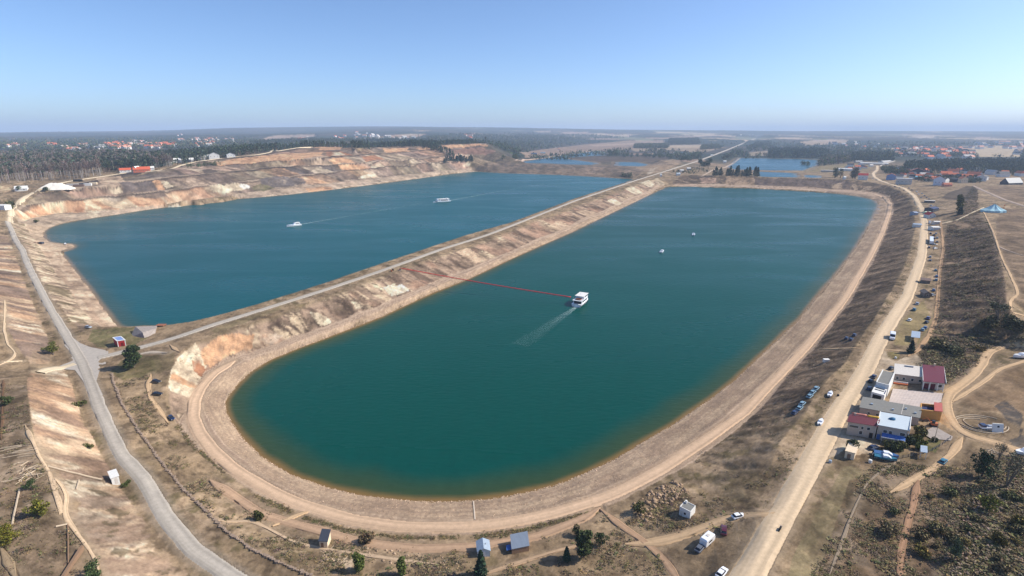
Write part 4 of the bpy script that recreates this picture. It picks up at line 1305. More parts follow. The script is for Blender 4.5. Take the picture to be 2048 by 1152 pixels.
# ---- woods: first the trees one can tell apart, then the mass behind them
def inside(poly, n, r=rng):
    poly = np.asarray(poly)
    lo, hi = poly[:, :2].min(0), poly[:, :2].max(0)
    out = np.zeros((0, 2))
    k = 0
    while len(out) < n and k < 60:
        q = r.uniform(lo, hi, (max(200, n * 3), 2))
        out = np.vstack([out, q[inpoly(q[:, 0], q[:, 1], poly)]])
        k += 1
    return out[:n]


def row_trees(nm, kind, poly, n, h0, h1, lab, group, nl, leaf, tints, wide=1.0, nv=3):
    for k, (x, y) in enumerate(inside(H(poly, 6), n)):
        tree(nm, kind, (x, y, ground(x, y)[0]), rnd.uniform(h0, h1), lab, 'tree', group, nl, leaf, tints[k % len(tints)], k % nv, wide)


row_trees('birch_tree', 'birch', [(62, 363), (150, 359), (205, 351), (205, 347), (140, 353), (62, 358)], 62, 26, 33, 'pale trunked bare birch in the dense stand above the white heap', 'bare birches above the white heap', 190, .022, [(1, 1, 1), (1.15, .95, .95), (.9, .95, .9)], .8)
row_trees('birch_tree', 'birch', [(0, 368), (50, 364), (62, 361), (50, 358), (0, 362)], 16, 22, 28, 'pale trunked birch thinly spaced at the left edge of the wood', 'thin birches at the left edge', 150, .022, [(1, 1, 1), (.7, .8, .6)], .8)
row_trees('birch_tree', 'birch', [(308, 338), (345, 334), (345, 331), (300, 334)], 30, 20, 27, 'bare brown birch behind the red roofed houses', 'bare birches behind the red roofed houses', 190, .022, [(1, 1, 1), (1.1, .9, .9)], .8)
row_trees('pine_tree', 'pine', [(205, 350), (250, 343), (300, 338), (300, 333), (240, 338), (200, 344)], 44, 20, 27, 'dark pine between the birch stand and the red roofed houses', 'dark pines left of the red roofed houses', 260, .034, [(1, 1, 1), (1.2, 1.1, .9), (.8, .9, 1)], 1.1)
row_trees('conifer', 'conifer', [(1425, 352), (1475, 353), (1516, 355), (1516, 352), (1470, 350), (1425, 348)], 26, 15, 26, 'dark conifer in the row above the far bank of the right lake', 'conifers above the far bank', 300, .045, [(.8, .9, .9), (1, 1.1, 1)], 1.5)
row_trees('broadleaf_tree', 'broad', [(1432, 353), (1516, 355.5), (1516, 353), (1432, 351)], 12, 9, 14, 'grey bare crowned tree mixed into the conifer row on the far bank', 'bare trees in the far bank row', 240, .06, [(1.6, 1.2, 2.2)], 1.0)
row_trees('conifer', 'pine', [(1395, 340), (1425, 337), (1425, 330), (1398, 333)], 12, 16, 26, 'dark tree beside the causeway road where it leaves the lakes', 'dark trees beside the road', 300, .045, [(.8, 1, 1), (1, 1, .9)], 1.6)
row_trees('conifer', 'conifer', [(888, 326), (945, 323), (945, 320), (889, 322)], 26, 13, 18, 'dark conifer in the lone clump at the end of the quarry', 'lone conifer clump', 200, .06, [(.8, .95, 1)], 1.8)
row_trees('broadleaf_tree', 'broad', [(1003, 321), (1043, 318), (1040, 315), (1003, 317)], 12, 16, 24, 'dark tree of the grove left of the far pond', 'grove left of the far pond', 240, .06, [(.7, .9, 1), (1.2, 1, 1)], 1.1)
row_trees('broadleaf_tree', 'broad', [(1210, 314), (1236, 313), (1240, 309), (1212, 309)], 9, 24, 34, 'tall dark tree of the grove on the far pond shore', 'grove on the far pond shore', 240, .06, [(.6, .85, 1), (.9, .95, .9)], 1.0)
row_trees('broadleaf_tree', 'broad', [(1246, 315), (1350, 318), (1354, 315), (1246, 312)], 26, 15, 22, 'dark tree in the long row behind the small far pond', 'row behind the small far pond', 200, .07, [(.6, .85, 1), (.9, .9, .9)], 1.1)
row_trees('broadleaf_tree', 'broad', [(1362, 328), (1402, 316), (1402, 311), (1362, 320)], 22, 16, 24, 'grey green tree left of the distant straight road', 'trees left of the distant road', 200, .07, [(.7, .85, .9), (1.2, 1, 1.3)], 1.1)
row_trees('broadleaf_tree', 'broad', [(1440, 324), (1478, 310), (1480, 304), (1450, 314)], 18, 16, 24, 'greyish bare tree right of the distant straight road', 'trees right of the distant road', 200, .07, [(1.2, 1, 1.5), (.8, .85, .9)], 1.1)
row_trees('broadleaf_tree', 'broad', [(1700, 358), (1712, 358), (1712, 355), (1700, 355)], 5, 24, 30, 'brown bare tree left of the red roofed house on the far bank', 'brown trees left of the red roofed house', 260, .05, [(1.6, 1.15, 1.9)], .8)
row_trees('broadleaf_tree', 'broad', [(1668, 358), (1682, 358), (1682, 354), (1668, 354)], 4, 22, 28, 'dark bare tree on the far bank beside the small pond', 'dark trees beside the small pond', 260, .05, [(1, .95, 1.2)], .7)
row_trees('broadleaf_tree', 'broad', [(1605, 334), (1616, 334), (1616, 331), (1603, 331)], 6, 14, 22, 'pale leafy tree on the tiny pond island', 'trees on the pond island', 240, .06, [(1.1, 1.2, 1.5)], .9)


def template(kind, n, leaf, seed, tint=(1, 1, 1)):
    (tv, tf, tc), (v, f, c) = make_tree(kind, seed, n, leaf)
    return cat_([(tv, tf, tc), (v, f, c * np.array(tint) * 1.15)])


def scatter(name, temps, xy, h, lab, cat, r=rng, sink=.02, wide=(.8, 1.2), tintvar=.15, zfix=None, matl=None):
    V, Fq, Cq, o = [], [], [], 0
    z = ground(xy[:, 0], xy[:, 1]) if zfix is None else zfix
    which = r.integers(0, len(temps), len(xy))
    for t, (tv, tf, tc) in enumerate(temps):
        k = np.nonzero(which == t)[0]
        if not len(k):
            continue
        a = r.uniform(0, 2 * np.pi, len(k))
        s = h[k]
        w = s * r.uniform(*wide, len(k))
        ca, sa = np.cos(a), np.sin(a)
        x = (tv[None, :, 0] * ca[:, None] - tv[None, :, 1] * sa[:, None]) * w[:, None] + xy[k, 0][:, None]
        y = (tv[None, :, 0] * sa[:, None] + tv[None, :, 1] * ca[:, None]) * w[:, None] + xy[k, 1][:, None]
        zz = tv[None, :, 2] * s[:, None] + (z[k] - sink * s)[:, None]
        V.append(np.stack([x, y, zz], 2).reshape(-1, 3))
        Fq.append((tf[None] + (np.arange(len(k)) * len(tv))[:, None, None]).reshape(-1, tf.shape[1]) + o)
        tin = np.exp(r.normal(0, tintvar, len(k)))[:, None, None] * (1 + r.normal(0, .06, (len(k), 1, 3)))
        Cq.append((tc[None] * tin).reshape(-1, 3))
        o += len(k) * len(tv)
    ob = link(name, npmesh(name, np.vstack(V), np.vstack(Fq), np.clip(np.vstack(Cq), 0, .9)), [matl or m_leaf])
    return label(ob, lab, cat, None, 'stuff')


T_con = [template('conifer', 60, .075, 900 + k) for k in range(3)]
T_pin = [template('pine', 60, .07, 910 + k, tt) for k, tt in enumerate([(1, 1, 1), (1.1, 1.05, .9), (.85, .95, 1)])]
T_bro = [template('broad', 60, .085, 920 + k, tt) for k, tt in enumerate([(.8, .9, 1), (1.3, 1.05, 1.5), (1, .95, 1)])]
T_bir = [template('birch', 46, .04, 930 + k) for k in range(3)]


def wood(poly, dens_, h0, h1, temps, lab, r=rng, hw=6, cap=5000, nm='woodland'):
    P_ = H(poly, hw)
    a = abs(np.sum(P_[:, 0] * np.roll(P_[:, 1], -1) - P_[:, 1] * np.roll(P_[:, 0], -1))) / 2
    n = int(min(cap, a * dens_))
    xy = inside(P_, n, r)
    return scatter(nm, temps, xy, r.uniform(h0, h1, len(xy)), lab, 'woodland', r)


wood([(-260, 372), (0, 363), (60, 358), (140, 352), (205, 345), (250, 339), (345, 332), (348, 326), (300, 318), (200, 308), (60, 312), (-260, 318)], .010, 17, 26, T_pin + T_bir + T_bir[:2], 'dense mixed pine wood behind the pale birch stand', cap=6500)
ridge_poly = np.vstack([offset(wRG, -55)[np.nonzero(wRG[:, 0] > -660)[0]], offset(wRG, -330)[np.nonzero(wRG[:, 0] > -660)[0]][::-1]])
ridge_poly = ridge_poly[ridge_poly[:, 1] < 2500]
xy = inside(ridge_poly, 3000)
scatter('woodland', T_pin + T_con, xy, rng.uniform(16, 24, len(xy)), 'dark pine wood along the top of the quarry ridge', 'woodland')
for poly, d, h0, h1, tm, lab in [
    ([(950, 292), (1000, 297), (1060, 296), (1110, 288), (1180, 281), (1250, 277), (1180, 270), (1000, 271), (850, 276), (860, 287)], .0032, 18, 30, T_pin + T_bro, 'broad dark wood on the rise beyond the quarry'),
    ([(1268, 297), (1335, 297), (1335, 291), (1270, 292)], .006, 18, 26, T_bro, 'square dark copse in the pink fields'), ([(1335, 290), (1400, 289), (1396, 283), (1337, 284)], .005, 22, 30, T_con + T_pin, 'tall dark plantation left of the distant road'),
    ([(1400, 300), (1440, 297), (1436, 292), (1404, 294)], .006, 16, 24, T_bro, 'bare copse just left of the distant road'), ([(1536, 316), (1640, 317), (1656, 311), (1650, 304), (1536, 305)], .006, 20, 30, T_con + T_pin, 'dark plantation on the far shore of the right pond'),
    ([(1632, 333), (1700, 326), (1700, 319), (1650, 321)], .008, 18, 28, [T_bro[1], T_bro[0]] + T_bir, 'brown leafless copse right of the pond'), ([(1700, 322), (1785, 322), (1785, 314), (1700, 314)], .007, 22, 30, T_con + T_bro, 'tall dark wood behind the white sheds'),
    ([(1805, 344), (1860, 348), (1920, 346), (2048, 352), (2120, 352), (2120, 330), (2000, 326), (1900, 328), (1810, 333)], .007, 16, 24, T_con + T_pin, 'dark conifer belt behind the right hand village'),
    ([(1762, 338), (1800, 340), (1820, 350), (1800, 352), (1766, 346)], .012, 9, 16, T_bro, 'leafless gardens between the village houses'), ([(1830, 362), (1860, 364), (1960, 366), (1960, 358), (1840, 357)], .011, 6, 13, T_bro + T_pin[:1], 'garden trees between the near village houses'),
    ([(1492, 300), (1542, 293), (1542, 287), (1512, 288)], .005, 16, 24, T_bro + T_pin, 'copse right of the distant road'), ([(1536, 300), (1600, 296), (1700, 300), (1800, 312), (1900, 322), (1960, 316), (1930, 300), (1800, 290), (1700, 290), (1600, 292)], .0006, 8, 13, T_bro + T_pin, 'scattered trees through the distant right town'),
    ([(2048, 300), (2120, 300), (2120, 322), (2040, 318)], .003, 12, 20, T_bro, 'trees beyond the tan field'), ([(500, 292), (600, 288), (860, 288), (860, 283), (600, 282), (500, 286)], .002, 18, 26, T_pin, 'dark wood beyond the quarry ridge'),
    ([(1340, 349), (1400, 348), (1420, 345), (1400, 338), (1350, 342)], .004, 4, 8, T_bro, 'bushes around the sheds at the causeway end'), ([(1244, 354), (1266, 356), (1262, 348), (1244, 350)], .05, 5, 9, T_bro, 'dark thicket at the water end of the far bank'),
    ([(372, 331), (440, 326), (444, 331), (376, 336)], .02, 4, 7, T_bro, 'green bushes below the ridge road'),
]:
    wood(poly, d, h0, h1, tm, lab, cap=2600)
# far belts, thinning out to where the canopy is part of the land itself
k = np.nonzero(WOODF & (GY < 4700) & (GY > 2300))[0]
k = k[rng.random(len(k)) < np.clip(.30 * 5200 / max(1, len(k)) * 4, 0, 1)]
k = k[:9000]
xy = np.stack([GX[k] + rng.normal(0, 4, len(k)), GY[k] + rng.normal(0, 8, len(k))], 1)
xy = xy[near_dist(xy[:, 0], xy[:, 1], wDR, 90) > 45]
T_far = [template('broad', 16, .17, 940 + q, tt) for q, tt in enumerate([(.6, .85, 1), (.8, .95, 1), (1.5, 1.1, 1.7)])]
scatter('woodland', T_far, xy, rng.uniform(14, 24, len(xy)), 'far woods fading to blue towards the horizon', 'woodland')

# ---- scrub, tussocks and stones on the open ground
def tuft(seed, n, leaf, base, var=.35):
    r = np.random.default_rng(seed)
    cs = np.stack([r.normal(0, .3, 4), r.normal(0, .3, 4), r.uniform(.2, .5, 4)], 1)
    rs = np.stack([r.uniform(.25, .5, 4)] * 2 + [r.uniform(.2, .4, 4)], 1)
    p = blob_points(r, n, cs, rs, .4)
    p[:, 2] = np.abs(p[:, 2])
    return leafs(r, p, leaf, base, var)


S_dark = [tuft(1 + k, 28, .15, b, .28) for k, b in enumerate([(.155, .115, .070), (.12, .092, .058), (.205, .155, .095)])]
S_olive = [tuft(11 + k, 28, .15, b, .28) for k, b in enumerate([(.165, .135, .058), (.14, .125, .052), (.22, .16, .07)])]


def scrub(poly, n, h0, h1, temps, lab, thr=.45, sc=12, seed=0, world=False, name='scrub'):
    P_ = np.asarray(poly) if world else H(poly, 10)
    xy = inside(P_, n)
    d = fbm(xy[:, 0] / sc, xy[:, 1] / sc, 600 + seed, 3)
    xy = xy[d + rng.normal(0, .07, len(d)) > thr + .03]
    return scatter(name, temps, xy, h0 * .5 + (h1 - h0) * .6 * rng.uniform(0, 1, len(xy)) ** 2.2, lab, 'scrub', wide=(1.5, 3.2), tintvar=.22)


sl = {n: p for n, p, d in SLOPES}
scrub(sl['bank'], 9000, .5, 1.5, S_dark, 'dark dry scrub covering the bank below the dirt road', .46, 9, 1, True)
scrub(sl['hill'], 9000, .7, 2.4, S_dark + S_olive[:1], 'dark scrub covering the slope of the right hill', .43, 9, 2, True)
scrub(sl['causeway'], 2600, .4, 1.2, S_dark + S_olive, 'sparse scrub on the causeway slope', .52, 9, 3, True)
scrub([(1600, 1200), (1740, 935), (1800, 925), (1880, 935), (2100, 900), (2200, 1230)], 11000, .35, 1.5, S_dark + S_olive + S_olive[2:], 'brown scrub of the lower right heath', .43, 7, 4)
scrub([(1880, 1152), (1900, 1060), (1960, 960), (2060, 920), (2120, 1200)], 1800, .8, 2.6, S_dark + S_olive, 'rank thicket at the lower right corner', .40, 7, 5)
scrub([(-200, 760), (56, 770), (60, 880), (100, 950), (130, 1040), (170, 1090), (240, 1220), (-200, 1220)], 5200, .4, 1.4, S_dark + S_olive, 'brown scrub of the lower left tableland', .46, 7, 6)
scrub([(225, 760), (279, 865), (370, 984), (450, 1061), (626, 1151), (820, 1190), (1100, 1200), (1360, 1160), (1260, 1050), (1190, 1040), (1080, 1080), (940, 1100), (720, 1090), (620, 1062), (480, 1005), (400, 950), (350, 880), (310, 800), (300, 750)], 6500, .4, 1.5, S_olive + S_dark, 'olive scrub between the stone wall and the shore road', .5, 8, 7)
scrub([(1250, 1050), (1330, 990), (1420, 985), (1540, 960), (1500, 1040), (1420, 1075)], 1500, .5, 1.4, S_dark + S_olive, 'scrub around the white hut', .46, 8, 8)
scrub([(1440, 990), (1520, 960), (1600, 860), (1690, 730), (1800, 560), (1830, 470), (1836, 500), (1800, 600), (1730, 715), (1640, 860), (1530, 1020)], 2600, .3, .9, S_olive, 'dry grass tussocks on the verge of the dirt road', .48, 8, 9)
scrub([(1840, 700), (1880, 680), (1960, 660), (2100, 660), (2100, 682), (1980, 700), (1940, 730), (1890, 770), (1850, 735)], 3000, .8, 2.4, S_dark + S_olive, 'thorny scrub at the near end of the right hill', .40, 8, 10)
scrub([(2010, 525), (2100, 520), (2300, 450), (2300, 640), (2060, 640), (2020, 600)], 1500, .3, .8, S_olive, 'dry tussocks on the hill top', .5, 14, 11)
scrub([(930, 356), (1230, 352), (1290, 342), (1100, 330), (960, 328)], 1500, 1.2, 3.2, S_dark, 'dark scrub on the far bank of the left lake', .46, 30, 12)
scrub([(1350, 368), (1700, 380), (1790, 392), (1820, 396), (1780, 372), (1640, 357), (1370, 351)], 2200, 1.0, 2.6, S_dark, 'dark scrub on the far bank of the right lake', .46, 26, 13)
for q, strip_ in enumerate([[(400, 900), (449, 945), (452, 950), (400, 908)], [(510, 988), (588, 1021), (580, 1028), (505, 993)], [(610, 1032), (690, 1056), (782, 1071), (843, 1074), (920, 1071), (920, 1078), (800, 1078), (690, 1064), (606, 1038)],
                            [(950, 1072), (1046, 1058), (1190, 1020), (1196, 1026), (1046, 1066), (950, 1080)], [(356, 848), (400, 905), (392, 905), (350, 856)]]):
    scrub(strip_, 420 if q in (2, 3) else 160, .4, 1.1, S_olive + S_dark[:1], 'strip of weeds along the outer edge of the shore road', .2, 8, 20 + q)


# ------------------------------------------------------------------ built things
class MB:
    """gathers faces; build() makes one mesh object of them"""

    def __init__(s):
        s.v, s.f = [], []

    def add(s, v, f):
        o = len(s.v)
        s.v += [tuple(map(float, p)) for p in v]
        s.f += [tuple(int(i) + o for i in q) for q in f]
        return s

    def box(s, x0, x1, y0, y1, z0, z1):
        return s.add([(x0, y0, z0), (x1, y0, z0), (x1, y1, z0), (x0, y1, z0), (x0, y0, z1), (x1, y0, z1), (x1, y1, z1), (x0, y1, z1)],
                     [(3, 2, 1, 0), (4, 5, 6, 7), (0, 1, 5, 4), (1, 2, 6, 5), (2, 3, 7, 6), (3, 0, 4, 7)])

    def prism(s, poly, z0, z1):
        n = len(poly)
        return s.add([(x, y, z0) for x, y in poly] + [(x, y, z1) for x, y in poly],
                     [tuple(range(n))[::-1], tuple(range(n, 2 * n))] + [(i, (i + 1) % n, n + (i + 1) % n, n + i) for i in range(n)])

    def loft(s, rings, cap=True):
        n = len(rings[0])
        v = [p for r in rings for p in r]
        f = [(i * n + k, i * n + (k + 1) % n, (i + 1) * n + (k + 1) % n, (i + 1) * n + k) for i in range(len(rings) - 1) for k in range(n)]
        if cap:
            f += [tuple(range(n))[::-1], tuple(range((len(rings) - 1) * n, len(rings) * n))]
        return s.add(v, f)

    def tube(s, pts, r, n=6):
        v, f = tube(pts, [r] * len(pts) if np.ndim(r) == 0 else r, n)
        s.add(v, f)
        k = len(s.v) - len(v)
        s.f += [tuple(range(k, k + n))[::-1], tuple(range(k + len(v) - n, k + len(v)))]
        return s

    def mesh(s, name):
        me = bpy.data.meshes.new(name)
        me.from_pydata(s.v, [], s.f)
        me.update()
        return me

    def build(s, name, m, parent=None, lab=None, smooth=False):
        me = s.mesh(name)
        if smooth:
            me.polygons.foreach_set('use_smooth', [True] * len(me.polygons))
        o = link(name, me, [m], parent)
        if lab:
            o['label'] = lab
        return o


def pm(name, rgb, rough=.8, metal=0.0, noise=.12, scale=1.5, spec=.3, coat=0.0, stretch=None):
    return mat(name, lin(*rgb), rough, metal, False, noise, scale, .01, None, spec, stretch, coat)


WHITE, OFFW, CREAM, BEIGE, OCHRE = pm('white_plaster', (224, 221, 214)), pm('off_white_plaster', (204, 196, 186)), pm('cream_plaster', (186, 168, 152)), pm('beige_render', (226, 204, 172)), pm('ochre_render', (206, 152, 84))
MAROON, REDT, TERRA, GREYR, SLATE = pm('maroon_sheet', (104, 36, 50), .55, stretch=(6, .4, 1)), pm('red_sheet', (186, 58, 50), .6), pm('terracotta_tiles', (178, 104, 80), .85, scale=3), pm('grey_felt', (126, 124, 118), .9), pm('dark_slate', (62, 66, 76), .7)
PALEB, SILVER, DARKG, GLASS = pm('pale_blue_sheet', (192, 202, 206), .5, stretch=(.4, 5, 1)), pm('galvanised_sheet', (168, 180, 190), .45, .3), pm('dark_opening', (34, 34, 40), .6), mat('window_glass', (.02, .025, .035), .12, noise=.0, spec=.6)
BLUET, TEAL, ORANGE_P, PINKT, YELT = pm('blue_tarpaulin', (70, 110, 176), .5), pm('teal_green_paint', (40, 130, 106), .5), pm('orange_paint', (206, 110, 60), .6), pm('pink_tarpaulin', (206, 132, 112), .7), pm('yellow_tarpaulin', (224, 172, 62), .7)
CONCR, WOOD, PALEW, TYRE, CHROME, BLACK = pm('concrete', (160, 148, 138), .95, scale=.8, noise=.2), pm('weathered_wood', (140, 112, 88), .9, scale=3), pm('pale_dead_wood', (192, 172, 146), .9, scale=3), pm('tyre_rubber', (30, 30, 32), .9, noise=0), pm('bare_metal', (170, 172, 176), .35, .8, 0), pm('black_paint', (28, 28, 32), .5, noise=0)
PAINTS = {n: pm('car_paint_' + n, c, .3, 0, 0, spec=.5, coat=.6) for n, c in dict(white=(236, 236, 236), silver=(170, 176, 182), dark_blue=(30, 44, 78), blue=(52, 92, 140), sky_blue=(120, 150, 164), black=(26, 27, 32), maroon=(86, 24, 38), teal=(34, 104, 124), grey=(96, 100, 108), purple=(70, 58, 110)).items()}


class Frame:
    """a thing's own axes: x along its front, y to the back, z up"""

    def __init__(s, name, o, ang, lab, cat, group=None):
        s.e = empty(name, o, ang, lab, cat, group)

    k = 0.0

    def part(s, name, mb, m, parent=None, lab=None, smooth=False):
        if s.k:
            mb.v = [(x + s.k * y, y, z) for x, y, z in mb.v]
        return mb.build(name, m, parent or s.e, lab, smooth)


def roof_frame(fl, fr, bl, h, name, lab, cat, group=None, zb=None):
    """axes and sizes from three roof corners seen in the photo"""
    zg = zb if zb is not None else hit(*fl)[2]
    for _ in range(3):
        a = P(*fl, zg + h)
        zg = zb if zb is not None else gz(a[0], a[1])
    b, c = P(*fr, zg + h), P(*bl, zg + h)
    x = b - a
    L = math.hypot(x[0], x[1])
    ang = math.atan2(x[1], x[0])
    d = abs((c - a)[0] * -math.sin(ang) + (c - a)[1] * math.cos(ang))
    fr_ = Frame(name, (a[0], a[1], zg), ang, lab, cat, group)
    fr_.k = ((c - a)[0] * math.cos(ang) + (c - a)[1] * math.sin(ang)) / max(d, 1e-6) * .85
    return fr_, L, max(1.2, d)


def base_frame(fl, fr, name, lab, cat, group=None, zb=None):
    c = at((fl[0] + fr[0]) / 2, (fl[1] + fr[1]) / 2) if zb is None else P((fl[0] + fr[0]) / 2, (fl[1] + fr[1]) / 2, zb)
    k = mpp(c)
    dx, dy = (fr[0] - fl[0]) * k, -(fr[1] - fl[1]) * k * c[1] / (HC - c[2])
    ang = max(-.55, min(.55, math.atan2(dy, dx)))
    L = dx / math.cos(ang)
    a = c - np.array((math.cos(ang), math.sin(ang), 0)) * L / 2
    return Frame(name, (a[0], a[1], c[2]), ang, lab, cat, group), L


def window(F_, side, L, D, u, z, w_, h_, name='window', m=None, pane=None):
    """a frame standing proud of its wall and a pane set in it"""
    fr, pn = MB(), MB()
    if side == 'front':
        fr.box(u, u + w_, -.05, .05, z, z + h_)
        pn.box(u + .1, u + w_ - .1, -.08, 0, z + .1, z + h_ - .1)
    elif side == 'right':
        fr.box(L - .05, L + .05, u, u + w_, z, z + h_)
        pn.box(L, L + .08, u + .1, u + w_ - .1, z + .1, z + h_ - .1)
    else:
        fr.box(-.05, .05, u, u + w_, z, z + h_)
        pn.box(-.08, 0, u + .1, u + w_ - .1, z + .1, z + h_ - .1)
    o = F_.part(name, fr, m or WHITE)
    F_.part('pane' if name == 'window' else 'panel', pn, pane or GLASS, o)
    return o


def walls(F_, L, D, h, m, lo=-1.2, name='wall'):
    return F_.part(name, MB().box(0, L, 0, D, lo, h), m)


def roof_flat(F_, L, D, h, m, ov=.25, t=.18, name='roof'):
    return F_.part(name, MB().box(-ov, L + ov, -ov, D + ov, h + .003, h + t), m)


def roof_mono(F_, L, D, h, rise, m, ov=.3, name='roof'):
    """one pitch, high at the back"""
    k = rise / D
    p = [(-ov, h - ov * k), (D + ov, h + rise + ov * k)]
    b = MB().add([(x, y, z + t) for t in (.02, .16) for x in (-ov, L + ov) for y, z in p], [(0, 1, 3, 2), (4, 6, 7, 5), (0, 2, 6, 4), (1, 5, 7, 3), (0, 4, 5, 1), (2, 3, 7, 6)])
    F_.part('gable', MB().add([(0, 0, h), (0, D, h), (0, D, h + rise), (L, 0, h), (L, D, h), (L, D, h + rise)], [(0, 2, 1), (3, 4, 5), (1, 2, 5, 4)]), F_.wallmat if hasattr(F_, 'wallmat') else WHITE)
    return F_.part(name, b, m)


def roof_gable(F_, L, D, h, rise, m, axis='x', ov=.35, gm=None, name='roof'):
    t = .14
    if axis == 'x':
        prof = [(-ov, h - ov * rise / (D / 2)), (D / 2, h + rise), (D + ov, h - ov * rise / (D / 2))]
        v = [(x, y, z + q) for x in (-ov, L + ov) for q in (0.02, t) for y, z in prof]
        g = [(0, 0, h), (0, D, h), (0, D / 2, h + rise), (L, 0, h), (L, D, h), (L, D / 2, h + rise)]
    else:
        prof = [(-ov, h - ov * rise / (L / 2)), (L / 2, h + rise), (L + ov, h - ov * rise / (L / 2))]
        v = [(x, y, z + q) for y in (-ov, D + ov) for q in (0.02, t) for x, z in prof]
        g = [(0, 0, h), (L, 0, h), (L / 2, 0, h + rise), (0, D, h), (L, D, h), (L / 2, D, h + rise)]
    f = [(0, 1, 4, 3), (1, 2, 5, 4), (6, 9, 10, 7), (7, 10, 11, 8), (3, 4, 10, 9), (4, 5, 11, 10), (0, 6, 7, 1), (1, 7, 8, 2), (0, 3, 9, 6), (2, 8, 11, 5)]
    F_.part('gable', MB().add(g, [(0, 1, 2), (3, 5, 4)]), gm or WHITE)
    return F_.part(name, MB().add(v, f), m)


# ---- the yard of houses on the right
F_, L, D = roof_frame((1697, 842), (1754, 851), (1706, 828), 5.4, 'house', 'cream two storey house with a maroon roof at the roadside end of the yard', 'house')
D = 5.6
walls(F_, L, D, 5.3, CREAM)
roof_gable(F_, L, D, 5.3, .9, MAROON, 'x', .4, CREAM)
for u, z, w_, h_ in ((.5, 3.1, 3.0, 1.0), (4.2, 3.0, .9, 1.1), (6.0, 3.0, 1.1, 1.2), (3.8, .9, 1.2, 1.5)):
    window(F_, 'front', L, D, u, z, w_, h_)
window(F_, 'front', L, D, 7.0, .0, 1.2, 2.2, 'door', WOOD, DARKG)
F_.part('chimney', MB().box(1, 1.6, 3.8, 4.4, 5.4, 7.0), CREAM)
hs1 = F_
F_, L, D = roof_frame((1757, 849), (1817, 860), (1765, 826), 5.8, 'house', 'largest cream house with a pale blue sheet roof and an awning along its front', 'house')
F_.wallmat = CREAM
walls(F_, L, D, 5.6, CREAM)
roof_mono(F_, L, D, 5.6, .35, PALEB, .2)
F_.part('parapet', MB().box(-.45, -.21, -.3, D + .3, 5.0, 6.25), WHITE)
F_.part('parapet', MB().box(L + .21, L + .45, -.3, D + .3, 4.0, 6.25), WHITE)
for u, z, w_, h_ in ((1.7, 3.0, 1.3, 1.2), (3.4, 2.9, 1.1, 1.3), (6.6, 3.0, 1.7, 1.3)):
    window(F_, 'front', L, D, u, z, w_, h_)
aw = MB().add([(1.6, -2.4, 2.3), (L - .3, -2.4, 2.3), (L - .3, -.06, 2.9), (1.6, -.06, 2.9), (1.6, -2.4, 2.4), (L - .3, -2.4, 2.4), (L - .3, -.06, 3.0), (1.6, -.06, 3.0)], [(3, 2, 1, 0), (4, 5, 6, 7), (0, 1, 5, 4), (1, 2, 6, 5), (2, 3, 7, 6), (3, 0, 4, 7)])
a_o = F_.part('awning', aw, BLUET)
F_.part('awning_edge', MB().box(1.5, L - .2, -2.52, -2.41, 2.2, 2.55), WHITE, a_o)
for u in (1.7, 5.4, L - .5):
    F_.part('post', MB().box(u, u + .12, -2.35, -2.23, -.6, 2.3), WHITE, a_o)
F_.part('door', MB().box(.2, 1.2, -.06, .05, -.1, 2.1), BLUET)
# blue cloth heap lying on that roof
p = P(1785, 838, F_.e.location.z + 6.1)
b = MB()
r_ = random.Random(3)
b.loft([[(math.cos(a) * q * (1 + .25 * math.sin(3 * a)), math.sin(a) * q * .7, zz) for a in np.linspace(0, 6.283, 12, endpoint=False)] for q, zz in ((1.2, -.15), (1.05, .25), (.6, .5), (.1, .62))])
o = b.build('tarpaulin', pm('deep_teal_cloth', (30, 96, 132), .7), None)
o.location = p
label(o, 'crumpled deep blue tarpaulin lying on the pale blue roof', 'tarpaulin')
for q, (px, py, m, ln, lb) in enumerate([(1718, 831, PINKT, 4.6, 'long rolled pink tarpaulin lying behind the maroon roof'), (1746, 836, YELT, 3.6, 'rolled yellow tarpaulin lying behind the maroon roof')]):
    o = MB().loft([[(x, math.cos(a) * .45 * (1 + .1 * math.sin(5 * x)), .45 + math.sin(a) * .4) for a in np.linspace(0, 6.283, 9, endpoint=False)] for x in np.linspace(-ln / 2, ln / 2, 7)]).build('tarpaulin', m, None, None, True)
    o.location = P(px, py, 14 + 6.0)
    o.rotation_euler = (0, 0, hs1.e.rotation_euler.z)
    label(o, lb, 'tarpaulin')
F_, L, D = roof_frame((1720, 815), (1765, 823), (1729, 795), 3.4, 'outbuilding', 'flat grey roofed outbuilding at the road end of the courtyard', 'outbuilding')
walls(F_, L, D, 3.4, CREAM)
roof_flat(F_, L, D, 3.4, GREYR)
F_.part('vent', MB().box(3, 3.8, 4, 4.7, 3.585, 4.1), SILVER)
window(F_, 'front', L, D, 5.4, 1.2, 1.4, 1.0)
window(F_, 'front', L, D, 2.6, 1.3, 1.0, .9)
F_, L, D = roof_frame((1766, 823), (1839, 836), (1775, 804), 3.2, 'outbuilding', 'longer flat grey roofed outbuilding behind the pale blue roof', 'outbuilding')
walls(F_, L, D, 3.2, CREAM)
roof_flat(F_, L, D, 3.2, GREYR)
for u, v_ in ((2.5, 2.2), (6.4, 5.0), (9.6, 2.6)):
    F_.part('vent', MB().box(u, u + .7, v_, v_ + .6, 3.385, 3.95), SILVER)
F_.part('roof_seam', MB().box(L * .5 - .08, L * .5 + .08, -.2, D + .2, 3.383, 3.46), OFFW)
window(F_, 'right', L, D, 2.5, 1.2, 1.1, 1.0)
F_, L, D = roof_frame((1752, 765), (1778, 772), (1764, 740), 5.0, 'house', 'long white house with a grey felt roof standing along the road', 'house')
walls(F_, L, D, 5.0, WHITE)
F_.part('roof', MB().box(.35, L - .35, .35, D - .2, 5.003, 5.06), GREYR)
